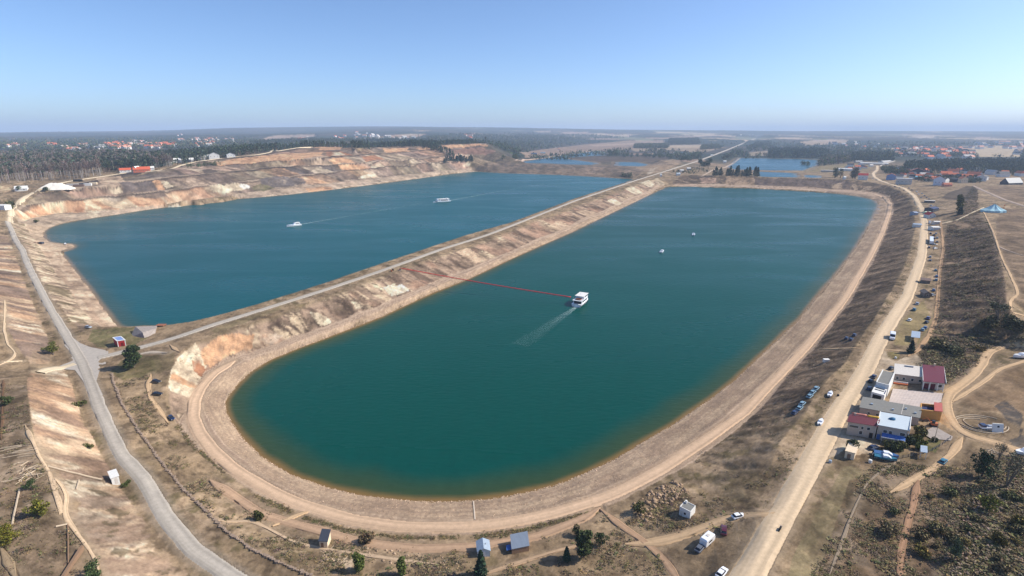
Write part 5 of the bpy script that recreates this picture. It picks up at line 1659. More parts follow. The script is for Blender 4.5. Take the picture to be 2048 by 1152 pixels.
F_.part('parapet', MB().box(0, L, 0, .34, 5.003, 5.35).box(0, .34, .34, D, 5.003, 5.35).box(L - .34, L, .34, D, 5.003, 5.35), WHITE)
for u in (2, 5, 8):
    window(F_, 'left', L, D, u, 2.2, 1.2, 1.3)
an = F_.part('annex', MB().box(-.2, L - .3, -7.5, -.003, -1, 3.6), WHITE)
F_.part('skylight', MB().box(.5, 3.6, -2.4, -1.6, 3.603, 3.7), DARKG, an)
F_.part('skylight', MB().box(.4, 3.6, -4.4, -3.6, 3.603, 3.7), DARKG, an)
F_.part('door', MB().box(.4, 3.4, -7.56, -7.4, .1, 2.8), DARKG, an)
F_.part('terrace', MB().box(3.9, L - .4, -6.4, -2.2, 3.603, 3.66), pm('navy_sheet', (34, 48, 92)), an)
F_, L, D = roof_frame((1789, 747), (1845, 754), (1793, 729), 3.6, 'house', 'low cream house with a white roof at the back of the courtyard', 'house')
F_.wallmat = CREAM
walls(F_, L, D, 3.5, CREAM)
roof_mono(F_, L, D, 3.5, .3, OFFW, .25)
for u in (.8, 3.2, 6.4, 9.2):
    window(F_, 'front', L, D, u, 1.1, 1.1, 1.2)
F_.part('solar_panel', MB().box(3.6, 7.0, D - 2.4, D - 1.0, 3.95, 4.05), GLASS)
F_.part('low_wall', MB().box(.2, 5.6, -2.2, -1.9, -.4, 1.0), WHITE)
F_.part('step', MB().box(.2, 5.6, -3.1, -2.203, -.4, .45), ORANGE_P)
F_, L, D = roof_frame((1848, 762), (1890, 766), (1852, 733), 4.1, 'house', 'house with the large plain maroon roof and a pillared porch at the courtyard corner', 'house')
F_.wallmat = WHITE
F_.part('wall', MB().box(0, L, 1.4, D, -1, 4.0), OFFW)
b = MB().add([(x, y, z + t) for t in (.0, .14) for x in (-.3, L + .3) for y, z in ((-.4, 3.95), (D + .2, 4.75))], [(0, 1, 3, 2), (4, 6, 7, 5), (0, 2, 6, 4), (1, 5, 7, 3), (0, 4, 5, 1), (2, 3, 7, 6)])
F_.part('roof', b, MAROON)
F_.part('verge', MB().box(-.46, -.31, -.5, D, 3.8, 4.6), WHITE)
F_.part('verge', MB().box(L + .31, L + .46, -.5, D, 3.8, 4.6), WHITE)
for u in (0, 2.3, L - 2.4, L - .3):
    F_.part('pillar', MB().box(u, u + .3, 0, .3, -.5, 3.9), WHITE)
for u in (.5, 2.9):
    F_.part('door', MB().box(u, u + 1.7, 1.3, 1.45, .1, 2.6), MAROON)
o = F_.part('window', MB().box(L - 2.1, L - .5, 1.32, 1.45, 1.2, 2.6), WHITE)
F_.part('pane', MB().box(L - 1.95, L - .65, 1.27, 1.31, 1.35, 2.45), GLASS, o)
F_.part('chimney', MB().box(3.9, 4.5, D - .8, D - .2, 4.6, 6.0), BEIGE)
F_, L, D = roof_frame((1842, 819), (1884, 824), (1845, 803), 3.9, 'outbuilding', 'ochre walled outbuilding with an open dark yard and red roofed end beside the track', 'outbuilding')
F_.part('wall', MB().box(0, L, 0, .4, -1, 3.9).box(0, .4, .4, D, -1, 3.2).box(L - .4, L, .4, D, -1, 3.9).box(.4, L - .4, D - .4, D, -1, 3.2), OCHRE)
F_.part('yard_floor', MB().box(.4, L - 2.5, .4, D - .4, 2.0, 2.2), pm('navy_sheet', (34, 48, 92)))
F_.part('roof', MB().box(L - 2.5, L + .2, -.15, D + .2, 3.95, 4.15), pm('faded_red_sheet', (178, 92, 82), .7))
F_, L, D = roof_frame((1691, 902), (1710, 907), (1701, 882), 2.7, 'hut', 'small beige flat roofed hut standing at the roadside below the houses', 'hut')
walls(F_, L, D, 2.7, BEIGE)
roof_flat(F_, L, D, 2.7, BEIGE, .15)
F_.part('door', MB().box(.7, 1.7, -.06, .05, 0, 2.0), WOOD)
F_.part('vent', MB().tube([(.5, D - .5, 2.88), (.5, D - .5, 3.6)], .18), WHITE)
F_, L, D = roof_frame((1841, 904), (1855, 906), (1843, 891), 2.5, 'shelter', 'pale open sided shelter over bright green plants in the garden', 'shelter')
F_.part('roof', MB().box(0, L, 0, D, 2.45, 2.6), SILVER)
for x in (.1, L - .25):
    for y in (.1, D - .25):
        F_.part('post', MB().box(x, x + .14, y, y + .14, -.4, 2.45), WHITE)
# the courtyard paving and the apron by the garden
cp = W([(1786, 777), (1887, 787), (1884, 803), (1842, 817), (1778, 803)], 14.2, 30)
me = MB().add([tuple(q) for q in cp], [tuple(range(len(cp)))]).mesh('courtyard')
if me.polygons[0].normal.z < 0:
    me.flip_normals()
m_pave = bpy.data.materials.new('courtyard_paving')
m_pave.use_nodes = True
t_ = m_pave.node_tree
bk_ = t_.nodes.new('ShaderNodeTexBrick')
bk_.inputs['Scale'].default_value = .35
bk_.inputs['Color1'].default_value = (*lin(188, 170, 158), 1)
bk_.inputs['Color2'].default_value = (*lin(170, 154, 146), 1)
bk_.inputs['Mortar'].default_value = (*lin(206, 198, 190), 1)
tc = t_.nodes.new('ShaderNodeTexCoord')
t_.links.new(tc.outputs['Object'], bk_.inputs[0])
t_.links.new(bk_.outputs[0], t_.nodes['Principled BSDF'].inputs['Base Color'])
t_.nodes['Principled BSDF'].inputs['Roughness'].default_value = .9
label(link('courtyard', me, [m_pave]), kind='structure')
cp = W([(1845, 866), (1868, 852), (1906, 873), (1902, 881), (1862, 877)], 14.2, 30)
me = MB().add([tuple(q) for q in cp], [tuple(range(len(cp)))]).mesh('pavement')
if me.polygons[0].normal.z < 0:
    me.flip_normals()
label(link('pavement', me, [CONCR]), kind='structure')


# ---- small lone buildings
F_, L, D = roof_frame((1359.5, 1014), (1381, 1025), (1370, 1002), 2.9, 'hut', 'white flat roofed hut with a chimney on the slope beside the dirt road', 'hut')
walls(F_, L, D, 2.9, WHITE)
F_.part('roof', MB().box(.2, L - .2, .2, D - .2, 2.903, 2.97), GREYR)
F_.part('parapet', MB().box(0, L, 0, .19, 2.903, 3.15).box(0, L, D - .19, D, 2.903, 3.15).box(0, .19, .19, D - .19, 2.903, 3.15).box(L - .19, L, .19, D - .19, 2.903, 3.15), WHITE)
F_.part('chimney', MB().box(.4, .95, D - 1.0, D - .45, 2.98, 3.9), WHITE)
window(F_, 'front', L, D, L * .4, 1.1, .8, .9, 'window', OFFW)
F_.part('door', MB().box(.3, 1.1, -.06, .05, -.1, 1.9), OFFW)
F_, L, D = roof_frame((955, 1103), (980, 1101), (953, 1083), 2.0, 'cabin', 'pale blue grey gabled cabin behind the dark conifer at the bottom', 'cabin')
walls(F_, L, D, 2.0, PALEB)
roof_gable(F_, L, D, 2.0, .9, SILVER, 'y', .2, PALEB)
F_.part('vent', MB().tube([(L * .68, D * .45, 2.3), (L * .68, D * .45, 3.1)], .12), CHROME)
F_.part('door', MB().box(L * .4, L * .4 + .8, -.06, .05, -.1, 1.8), WHITE)
F_, L, D = roof_frame((1024, 1096), (1058, 1089), (1022, 1072), 2.1, 'shed', 'low shed with a sloping grey panel roof right of the gabled cabin', 'shed')
F_.wallmat = WOOD
walls(F_, L, D, 1.7, WOOD)
roof_mono(F_, L, D, 1.7, .7, pm('grey_panels', (128, 138, 150), .45, .2, .1, stretch=(1.2, .2, 1)), .15)
F_.part('flap', MB().box(-1.5, -.2, .6, 2.6, 1.0, 1.1), BLUET)
F_, L, D = roof_frame((638, 1081), (654, 1082), (644, 1061), 2.4, 'shed', 'narrow leaning shed with a grey sheet roof beside scattered poles', 'shed')
F_.wallmat = BEIGE
walls(F_, L, D, 2.2, BEIGE)
roof_mono(F_, L, D, 2.2, .5, SLATE, .2)
F_.part('door', MB().box(.4, 1.2, -.06, .05, -.1, 1.7), WOOD)
F_, L, D = roof_frame((222, 957), (237, 952), (216, 944), 2.3, 'hut', 'plain white hut at the foot of the orange cut beside the asphalt road', 'hut')
walls(F_, L, D, 2.3, WHITE)
roof_flat(F_, L, D, 2.3, WHITE, .2)
F_.part('door', MB().box(.8, 1.6, -.06, .05, -.1, 1.9), OFFW)
F_, L, D = roof_frame((234, 682.5), (250, 680), (224, 676), 3.3, 'shed', 'red shed with white corners and a blue white roof at the crossroads', 'shed')
walls(F_, L, D, 3.3, pm('red_boards', (176, 50, 48), .7, stretch=(1, 1, 6)))
F_.part('roof', MB().box(.3, L - .3, .3, D - .3, 3.32, 3.5), pm('blue_grey_panel', (126, 148, 196), .5))
F_.part('roof_rim', MB().box(-.2, L + .2, -.2, .3, 3.303, 3.6).box(-.2, L + .2, D - .3, D + .2, 3.303, 3.6).box(-.2, .3, .3, D - .3, 3.303, 3.6).box(L - .3, L + .2, .3, D - .3, 3.303, 3.6), WHITE)
for x in (-.06, L - .3):
    F_.part('corner_board', MB().box(x, x + .36, -.07, .2, -.5, 3.3), WHITE)
F_.part('door', MB().box(L * .4, L * .4 + 1.2, -.06, .05, 0, 2.2), pm('dark_red_door', (112, 28, 30)))
# concrete block on the left lake's near shore
top = [P(271, 653, 12.6), P(285, 665, 12.6), P(311, 657, 12.6), P(313, 651.5, 12.6)]
bot = [at(259, 672), at(290, 677), at(310, 668), P(316, 650, 8.5)]
for q in bot:
    q[2] -= 1.0
o = MB().add([tuple(q) for q in top + bot], [(0, 1, 2, 3), (4, 5, 1, 0), (5, 6, 2, 1), (6, 7, 3, 2), (7, 4, 0, 3)]).build('concrete_block', CONCR)
label(o, 'grey concrete block with sloping sides on the grassy lake shore', 'concrete block')
# tent on the hill
p = at(1986, 424)
e = empty('tent', (p[0], p[1], p[2] - .3), 0, 'big pale blue pyramid tent pitched on the right hill', 'tent')
rr = 11.0
rings = []
for t, zz in ((1.0, 0), (1.0, 2.6), (.62, 4.6), (.3, 7.4), (.04, 9.6)):
    rings.append([(math.cos(a) * rr * t * (1.25 + .06 * math.cos(8 * a)), math.sin(a) * rr * t * (.8 + .06 * math.cos(8 * a)), zz + .25 * math.cos(8 * a) * (zz > 2)) for a in np.linspace(0, 6.2832, 32, endpoint=False)])
MB().loft(rings).build('canvas', pm('pale_blue_canvas', (160, 196, 206), .85), e)
MB().tube([(0, 0, 9.4), (0, 0, 11)], .15).build('pole', WOOD, e)
MB().tube([(12.6, 1, 0), (12.6, 1, 9)], .18).box(12.6, 14, .95, 1.05, 8, 9).build('flag_pole', ORANGE_P, e)
# white heap on the quarry rim
p = at(113, 378)
v, f = [], []
nn = 18
for j in range(nn + 1):
    for i in range(2 * nn + 1):
        x, y = (i / nn - 1) * 23, (j / nn * 2 - 1) * 13
        d = max(abs(x) / 23, abs(y) / 13)
        zz = 9.5 * min(1, 1.45 * (1 - d)) * (1 - .25 * max(0, x / 23)) + (vn(np.array([x / 2.5]), np.array([y / 2.5]), 5)[0] - .5) * 1.2 * (d < .97) - .6
        v.append((x, y, zz))
f = [(j * (2 * nn + 1) + i, j * (2 * nn + 1) + i + 1, (j + 1) * (2 * nn + 1) + i + 1, (j + 1) * (2 * nn + 1) + i) for j in range(nn) for i in range(2 * nn)]
o = MB().add(v, f).build('sand_heap', pm('white_sand', (238, 228, 212), .95, scale=.4), None, None, True)
o.location = p
o.rotation_euler = (0, 0, .35)
label(o, 'large white heap of sand beside the gravel road above the quarry', 'sand heap')


# ---- simple houses: walls, gables, roof, a few windows each
def cottage(fl, fr, D, h, rise, wm, rm, lab, axis='x', nm='house', cat='house', group=None, wins=3, flat=False, zb=None):
    F_, L = base_frame(fl, fr, nm, lab, cat, group, zb)
    walls(F_, L, D, h, wm, -2 if zb is None else -7)
    if flat:
        roof_flat(F_, L, D, h, rm, .3, .3)
    else:
        roof_gable(F_, L, D, h, rise, rm, axis, .5, wm)
    for k in range(wins):
        window(F_, 'front', L, D, L * (k + .5) / wins - .6, h * .42, 1.2, min(1.5, h * .35))
    return F_


cottage((1718, 358), (1732, 361), 11, 10, 4, WHITE, REDT, 'white house with a bright red roof on the corner of the right lake', 'x')
cottage((1775, 359), (1788, 361), 12, 10, 4, pm('blue_grey_wall', (120, 146, 190)), TERRA, 'blue walled house with a red roof behind the far end of the dirt road', 'y')
cottage((1796, 368), (1818, 370), 10, 12, 0, OFFW, WHITE, 'white flat roofed house near the road bend of the right village', 'x', wins=4, flat=True)
cottage((1870, 370), (1884, 372), 12, 13, 5, pm('shaded_white', (214, 220, 228)), TERRA, 'tall white house with a terracotta roof, biggest of the right village', 'y')
cottage((1886, 369), (1901, 366), 9, 9, 3, WHITE, SLATE, 'white house with a slate roof joined behind the tall white one', 'y')
cottage((1822, 349), (1846, 352), 14, 9, 8, SLATE, TERRA, 'house under a huge steep terracotta roof at the back of the right village', 'y')
cottage((1852, 343), (1862, 345), 12, 8, 6, WHITE, TERRA, 'small house with a steep terracotta roof behind the huge roofed one', 'y')
cottage((1832, 359), (1840, 360), 9, 6, 2, SLATE, pm('turquoise_sheet', (130, 196, 210)), 'little building with a turquoise roof in the right village', 'x')
cottage((1852, 362), (1866, 364), 9, 6, 3, OFFW, TERRA, 'low pale house with a terracotta roof left of the tall white one', 'x')
cottage((1903, 363), (1922, 366), 10, 6, 3, SLATE, SLATE, 'dark walled dark roofed house in the middle of the right village', 'x')
cottage((1898, 349), (1913, 350), 12, 8, 6, OFFW, TERRA, 'terracotta roofed house in front of the conifer belt', 'x')
cottage((1922, 366), (1935, 366), 10, 9, 4, BEIGE, TERRA, 'tall narrow beige house with a terracotta roof', 'y')
cottage((1938, 355), (1956, 357), 12, 8, 6, SLATE, TERRA, 'long terracotta roofed house with dark walls at the right of the village', 'x')
cottage((1932, 364), (1948, 366), 10, 7, 6, pm('grey_green_wall', (120, 128, 110)), SLATE, 'dark gabled house facing the hill in the right village', 'y')
cottage((1952, 362), (1968, 363), 9, 9, 4, WHITE, pm('pink_tiles', (196, 120, 104)), 'white house with a pinkish roof at the right end of the village', 'y')
cottage((1966, 361), (1980, 360), 9, 7, 3, WHITE, SLATE, 'white cottage last in the village row before the dark barn', 'x')
cottage((1888, 373), (1904, 373), 7, 4, 3, pm('salmon_wall', (212, 134, 110)), TERRA, 'small salmon coloured house on the brow of the hill', 'x')
cottage((2012, 370), (2050, 369), 16, 4, 9, SLATE, pm('blue_black_sheet', (44, 60, 84), .5), 'huge dark roofed barn at the right edge beyond the hill', 'x', 'barn', 'barn', wins=0)
cottage((1728, 328), (1768, 330), 16, 4, 1.5, OFFW, WHITE, 'long white roofed shed in front of the tall dark wood', 'x', 'warehouse', 'warehouse', wins=0)
cottage((1712, 325), (1726, 325), 14, 4, 1.5, OFFW, WHITE, 'short white roofed shed left of the long one', 'x', 'warehouse', 'warehouse', wins=0)
cottage((1760, 326), (1790, 325), 16, 5, 2, OFFW, WHITE, 'white roofed shed behind the long one, nearest the village', 'x', 'warehouse', 'warehouse', wins=0)
cottage((1646, 343), (1672, 345), 14, 4, 1, CREAM, OFFW, 'pale low building on the meadow beside the pond', 'x', 'outbuilding', 'outbuilding', wins=0, flat=True)
cottage((1680, 341), (1700, 342), 10, 5, 2, WHITE, WHITE, 'small white building at the meadow edge beside bare trees', 'x', wins=1)
cottage((1688, 359), (1692, 359), 6, 5, 2, WHITE, WHITE, 'tiny white hut on the far bank of the right lake', 'x', 'hut', 'hut', wins=0)
# along the road
cottage((1857, 436), (1871, 436), 9, 4, 3, WHITE, REDT, 'white kiosk with a red roof beside the dirt road', 'y', 'kiosk', 'kiosk', wins=2)
cottage((1860, 424), (1882, 422), 10, 4, 1.5, SLATE, pm('navy_roof', (26, 48, 92), .6), 'shed with a dark blue roof behind the red roofed kiosk', 'x', 'shed', 'shed', wins=0)
cottage((1852, 428), (1862, 428), 6, 2.4, .6, pm('pale_green_wall', (190, 206, 176)), pm('pale_green_roof', (200, 214, 186)), 'pale green hut between the kiosk and the dark blue shed', 'x', 'hut', 'hut', wins=0)
cottage((1829, 454), (1840, 455), 9, 3, .8, WHITE, SILVER, 'white shed left of the dirt road opposite the kiosk', 'x', 'shed', 'shed', wins=0)
cottage((1829, 430), (1836, 430), 9, 3, .8, pm('grey_blue_wall', (150, 160, 178)), pm('grey_blue_roof', (160, 172, 192)), 'grey blue shed at the left verge before the road bends away', 'x', 'shed', 'shed', wins=0)
cottage((1866, 460), (1880, 460), 8, 2.8, .6, WHITE, WHITE, 'square white roofed stall right of the parked vehicles', 'x', 'stall', 'stall', wins=0)
cottage((1869, 448), (1880, 448), 5, 2.6, .4, OFFW, WHITE, 'narrow white stall behind the square one', 'x', 'stall', 'stall', wins=0)
cottage((1849, 595), (1859, 596), 7, 3, 1.2, pm('brown_grey_board', (120, 108, 98)), pm('brown_grey_felt', (138, 124, 112)), 'small brown grey hut with a dark doorway among the parked cars', 'y', 'hut', 'hut', wins=1)
cottage((1845, 566), (1857, 568), 6, 2.4, 1.0, pm('brown_grey_board', (120, 108, 98)), pm('rusty_felt', (124, 104, 96)), 'collapsed brown hut further up the row of parked cars', 'x', 'hut', 'hut', wins=0)
cottage((1852, 402), (1866, 409), 7, 3, .6, SLATE, OFFW, 'low shed with a pale roof beside the road bend', 'x', 'shed', 'shed', wins=0)
F_, L, D = roof_frame((1822, 674), (1840, 676), (1826, 662), 2.6, 'shelter', 'pale grey open shelter with parked cars behind it', 'shelter')
F_.part('roof', MB().box(0, L, 0, D, 2.5, 2.65), SILVER)
for x in (.1, L - .25):
    for y in (.1, D - .25):
        F_.part('post', MB().box(x, x + .15, y, y + .15, -.4, 2.5), CHROME)
# left rim
RIMT = pm('orange_red_tiles', (206, 98, 66), .85, scale=3)
cottage((243, 346), (259, 345), 14, 5, 3.5, WHITE, RIMT, 'white house with a red roof, leftmost of the three on the quarry rim', 'x')
cottage((272, 346), (296, 343), 18, 5, 4.5, pm('brick_red_wall', (196, 110, 84)), RIMT, 'large house with orange red roof in the middle of the quarry rim group', 'x', wins=4)
cottage((266, 345), (275, 345), 12, 6, 5, WHITE, WHITE, 'white gabled house at the left end of the large red roof', 'y')
cottage((297, 342), (307, 340), 13, 5, 3, WHITE, WHITE, 'low white house at the right end of the red roofed group', 'x')
cottage((346, 327), (382, 324), 16, 6, 4, WHITE, WHITE, 'long white roofed barn beside the ridge road', 'x', 'barn', 'barn', wins=4, zb=52)
cottage((399, 320), (418, 318), 14, 7, 3.5, OFFW, WHITE, 'white roofed house right of the long barn on the ridge', 'x', zb=57)
cottage((421, 317), (437, 315), 14, 7, 5, WHITE, WHITE, 'tall white gabled house in the middle of the ridge row', 'y', zb=60)
cottage((456, 315), (469, 313), 14, 5, 4, WHITE, WHITE, 'white gabled house at the right end of the ridge row', 'y', zb=63)
cottage((34, 383), (51, 382), 9, 4, 3.5, WHITE, WHITE, 'white cottage left of the gravel road above the bend', 'x', wins=2)
cottage((-14, 419), (10, 419), 10, 5, 1, WHITE, WHITE, 'white shed cut by the left picture edge', 'x', 'shed', 'shed', wins=0)
# junk by the white heap: trailers and containers
for k, (px, py, L_, m, lab) in enumerate([(146, 372, 16, OFFW, 'pale container behind the white heap'), (158, 373, 14, pm('brown_container', (120, 96, 84)), 'brown container right of the white heap'), (165, 371, 9, SLATE, 'dark container in the middle of the row right of the white heap'),
                                          (176, 371, 10, WHITE, 'white container third along from the heap'), (187, 369, 10, BEIGE, 'beige container last in the row'), (156, 363, 12, BLACK, 'black container alone above the row')]):
    p = at(px, py)
    o = MB().box(-L_ / 2, L_ / 2, -2, 2, -.5, 3.4).box(-L_ / 2 - .1, -L_ / 2, -1.8, 1.8, 0, 3.2).build('container', m)
    o.location = p
    o.rotation_euler = (0, 0, .35)
    label(o, lab, 'container')
# odd buildings at the far end of the causeway
for px, py, w_, m, rm, lab in [(1357, 351, 9, WHITE, PALEB, 'white house where the causeway meets the far bank'), (1364, 344, 8, WHITE, WHITE, 'white roofed hut behind the causeway end house'), (1378, 340, 10, OFFW, WHITE, 'pale hut right of the distant road'), (1322, 353, 4, WHITE, WHITE, 'tiny white hut on the causeway end'),
                               (1068, 309, 26, SLATE, pm('blue_grey_shed', (70, 96, 130)), 'dark blue shed on the shore of the far pond'), (1086, 307, 22, pm('teal_wall', (110, 160, 160)), SILVER, 'teal shed on the shore of the far pond'), (1202, 307, 18, WHITE, WHITE, 'white boathouse on the far pond'),
                               (1450, 325, 10, WHITE, WHITE, 'white hut beside the right pond inlet'), (1110, 296, 14, OFFW, WHITE, 'white farm building in the pink fields'), (1118, 300, 12, OFFW, TERRA, 'tan farm building in the pink fields'), (1424, 312, 10, WHITE, WHITE, 'white hut beside the distant straight road')]:
    a = at(px, py)
    k = w_ / 2 / mpp(a)
    cottage((px - k, py), (px + k, py), w_ * .7, 4.5, 2.0, m, rm, lab, 'x', 'hut', 'hut', wins=0)


# ---- far towns: body and roof in one small mesh, shared
def far_house(wm, rm, L, D, h, rise):
    b = MB().box(-L / 2, L / 2, -D / 2, D / 2, -3, h)
    n0 = len(b.f)
    b.add([(x, y, z) for x in (-L / 2 - .4, L / 2 + .4) for y, z in ((-D / 2 - .5, h - .3), (0, h + rise), (D / 2 + .5, h - .3))], [(0, 1, 4, 3), (1, 2, 5, 4), (0, 2, 1), (3, 4, 5), (0, 3, 5, 2)])
    me = b.mesh('house')
    me.materials.append(wm)
    me.materials.append(rm)
    for k in range(n0, len(me.polygons)):
        me.polygons[k].material_index = 1
    return me


HM = {}
for wn, wm in (('w', WHITE), ('c', BEIGE)):
    for rn, rm in (('t', pm('bright_tiles', (216, 120, 84), .85)), ('p', pm('pale_tiles', (204, 150, 128), .85)), ('s', SLATE), ('w', OFFW)):
        HM[wn + rn] = far_house(wm, rm, 15, 11, 6.5, 4.5)
fr_ = random.Random(11)
TOWN = []
for (x0, x1, y0, y1, n, kinds, sc, lab, grp) in [
    (0, 60, 289, 294, 7, ['wp', 'wt'], 1.0, 'tiny pale house at the far left of the distant left town', 'far left end of the left town'),
    (92, 112, 288, 293, 5, ['wt'], 1.2, 'orange roofed house in the small left hand cluster of the distant town', 'small orange cluster'),
    (125, 165, 297, 302, 7, ['ww', 'wp', 'wt'], 1.1, 'white house at the edge of the pine wood below the distant left town', 'white houses at the wood edge'),
    (156, 172, 289, 293, 4, ['wp'], 1.1, 'pinkish house on the slope left of the main distant town', 'pinkish slope houses'),
    (172, 210, 294, 300, 7, ['ww', 'ww', 'ws'], 1.1, 'white building just left of the orange roofed town', 'white buildings left of the orange town'),
    (212, 258, 287, 299, 26, ['wt', 'wt', 'wp'], 1.25, 'orange roofed house in the dense middle of the distant left town', 'dense orange town'),
    (258, 300, 281, 293, 16, ['ww', 'wp', 'cp'], 1.1, 'pale house on the knoll right of the orange roofed town', 'pale knoll houses'),
    (296, 332, 287, 297, 16, ['wt', 'wt', 'wp'], 1.25, 'orange roofed house at the right end of the distant left town', 'orange right end of the left town'),
    (342, 350, 288, 294, 3, ['wt'], 1.3, 'orange house standing alone right of the distant left town', 'lone orange houses'),
    (356, 376, 272, 284, 7, ['wp', 'cp'], 1.0, 'pinkish house on the track up to the far hills', 'pinkish hill houses'),
    (382, 428, 278, 294, 26, ['ww', 'wp', 'wp', 'wt'], 1.1, 'pale house in the second distant town', 'second distant town'),
    (428, 480, 276, 286, 8, ['wp', 'ww'], 1.0, 'scattered pale house right of the second distant town', 'scattered pale houses'),
    (574, 642, 276, 284, 10, ['wt', 'ww', 'wp'], 1.3, 'house half hidden by the wood beyond the quarry rim', 'houses beyond the quarry rim'),
    (668, 692, 275, 279, 5, ['wt', 'wp'], 1.4, 'reddish house in the wood behind the quarry ridge', 'reddish ridge houses'),
    (690, 740, 268, 278, 8, ['ww', 'wp'], 1.3, 'pale house scattered over the far hills behind the quarry', 'scattered far hill houses'),
    (744, 784, 274, 278, 9, ['ww'], 2.0, 'white block in the bright row on the far hill', 'bright far row'),
    (800, 830, 275, 281, 5, ['ww', 'wp'], 1.6, 'pale building right of the bright far row', 'pale buildings right of the bright row'),
    (930, 952, 272, 280, 8, ['wp', 'wt'], 1.6, 'pink roofed house in the clearing above the quarry end', 'clearing houses'),
    (1180, 1260, 266, 275, 10, ['wp', 'cp'], 1.3, 'pinkish house scattered through the far middle plain', 'far middle houses'),
    (1430, 1520, 268, 276, 8, ['ww', 'wp'], 1.4, 'pale house near the end of the distant straight road', 'road end houses'),
    (1656, 1700, 286, 293, 12, ['ww', 'ws', 'wp'], 1.2, 'pale house in the hamlet left of the tall dark wood', 'hamlet left of the dark wood'),
    (1700, 1790, 286, 297, 12, ['ww', 'wp', 'wt'], 1.1, 'house above the tall dark wood', 'houses above the dark wood'),
    (1780, 1850, 294, 314, 34, ['wt', 'wp', 'ws', 'ww'], 1.35, 'house in the left part of the distant right town', 'left part of the right town'),
    (1850, 1945, 296, 318, 50, ['wt', 'wp', 'wt', 'ws', 'ww'], 1.35, 'house in the crowded middle of the distant right town', 'middle of the right town'),
    (1945, 2046, 286, 298, 18, ['ww', 'wp'], 1.6, 'pale house beyond the tan field', 'houses beyond the tan field'),
    (1690, 1760, 331, 341, 9, ['ww', 'wt', 'ws'], .8, 'small house beyond the meadow at the back of the right village', 'houses beyond the meadow'),
    (1796, 1850, 341, 358, 16, ['wt', 'ws', 'ww', 'ct'], .95, 'smaller house packed into the left half of the right village', 'small houses in the left half of the village'),
    (1850, 1935, 341, 360, 18, ['wt', 'ws', 'wt', 'cs'], .95, 'smaller house packed into the middle of the right village', 'small houses in the middle of the village'),
    (1935, 2048, 338, 356, 14, ['wt', 'ws', 'ww'], .95, 'smaller house towards the right end of the right village', 'small houses at the right end of the village'),
    (2030, 2048, 300, 312, 6, ['ww', 'ws'], 1.1, 'house at the right edge beside the tan field', 'houses at the right edge'),
]:
    for k in range(n):
        px, py = fr_.uniform(x0, x1), fr_.uniform(y0, y1)
        p = hit(px, py)
        if p[1] > 9000:
            continue
        p[2] = max(p[2], ground(p[0], p[1])[0])
        s_ = sc * fr_.uniform(.8, 1.25)
        TOWN.append((s_ / p[1], HM[fr_.choice(kinds)], p, (s_ * fr_.uniform(.9, 1.5), s_, s_), fr_.choice([0, 1.57]) + fr_.uniform(-.5, .5), lab, grp))
TOWN.sort(key=lambda q: -q[0])
for _, me, p, s_, a, lab, grp in TOWN[:250]:
    o = link('house', me)
    o.location, o.scale, o.rotation_euler = p, s_, (0, 0, a)
    label(o, lab, 'house', grp)
import bmesh
bm = bmesh.new()
mats_ = []
for _, me, p, s_, a, lab, grp in TOWN[250:]:           # the rest, smallest in view, as one mass
    n0, nf = len(bm.verts), len(bm.faces)
    bm.from_mesh(me)
    bm.verts.ensure_lookup_table()
    bm.faces.ensure_lookup_table()
    for v in bm.verts[n0:]:
        x, y, z = v.co.x * s_[0], v.co.y * s_[1], v.co.z * s_[2]
        v.co = (p[0] + x * math.cos(a) - y * math.sin(a), p[1] + x * math.sin(a) + y * math.cos(a), p[2] + z)
    ids = []
    for m in me.materials:
        if m not in mats_:
            mats_.append(m)
        ids.append(mats_.index(m))
    for f in bm.faces[nf:]:
        f.material_index = ids[f.material_index]
me = bpy.data.meshes.new('houses')
bm.to_mesh(me)
bm.free()
for m in mats_:
    me.materials.append(m)
label(link('houses', me), 'smallest houses of the farthest towns near the horizon', 'houses', None, 'stuff')


# ------------------------------------------------------------------ vehicles: shared meshes, one thing per vehicle
def ring(x, w, z0, z1, b=.12, top=None):
    """a rounded box section across a vehicle at x"""
    t = w if top is None else top
    return [(x, -w, z0 + b), (x, -w + b, z0), (x, w - b, z0), (x, w, z0 + b), (x, t, z1 - b), (x, t - b, z1), (x, -t + b, z1), (x, -t, z1 - b)]


VM = {}


def car_meshes():
    body = MB().loft([ring(-2.15, .72, .45, .78), ring(-2.05, .82, .32, .92), ring(-1.2, .88, .28, .98), ring(.9, .88, .28, .96), ring(1.75, .84, .3, .84), ring(2.15, .74, .42, .72)])
    glass = MB().loft([ring(-1.85, .70, .9, 1.0, .04, .66), ring(-1.35, .78, .9, 1.36, .06, .62), ring(.15, .78, .9, 1.4, .06, .62), ring(.95, .76, .9, 1.0, .04, .70)])
    roof = MB().loft([ring(-1.4, .58, 1.34, 1.43, .03), ring(-.6, .62, 1.385, 1.48, .03), ring(.12, .60, 1.375, 1.45, .03)])
    return body, glass, roof


def wheel_mesh(r=.33, w_=.2):
    return MB().loft([[(math.cos(a) * r, y, math.sin(a) * r) for a in np.linspace(0, 6.283, 12, endpoint=False)] for y in (-w_ / 2, w_ / 2)]), \
        MB().loft([[(math.cos(a) * r * .6, y, math.sin(a) * r * .6) for a in np.linspace(0, 6.283, 10, endpoint=False)] for y in (-w_ / 2 - .015, w_ / 2 + .015)])


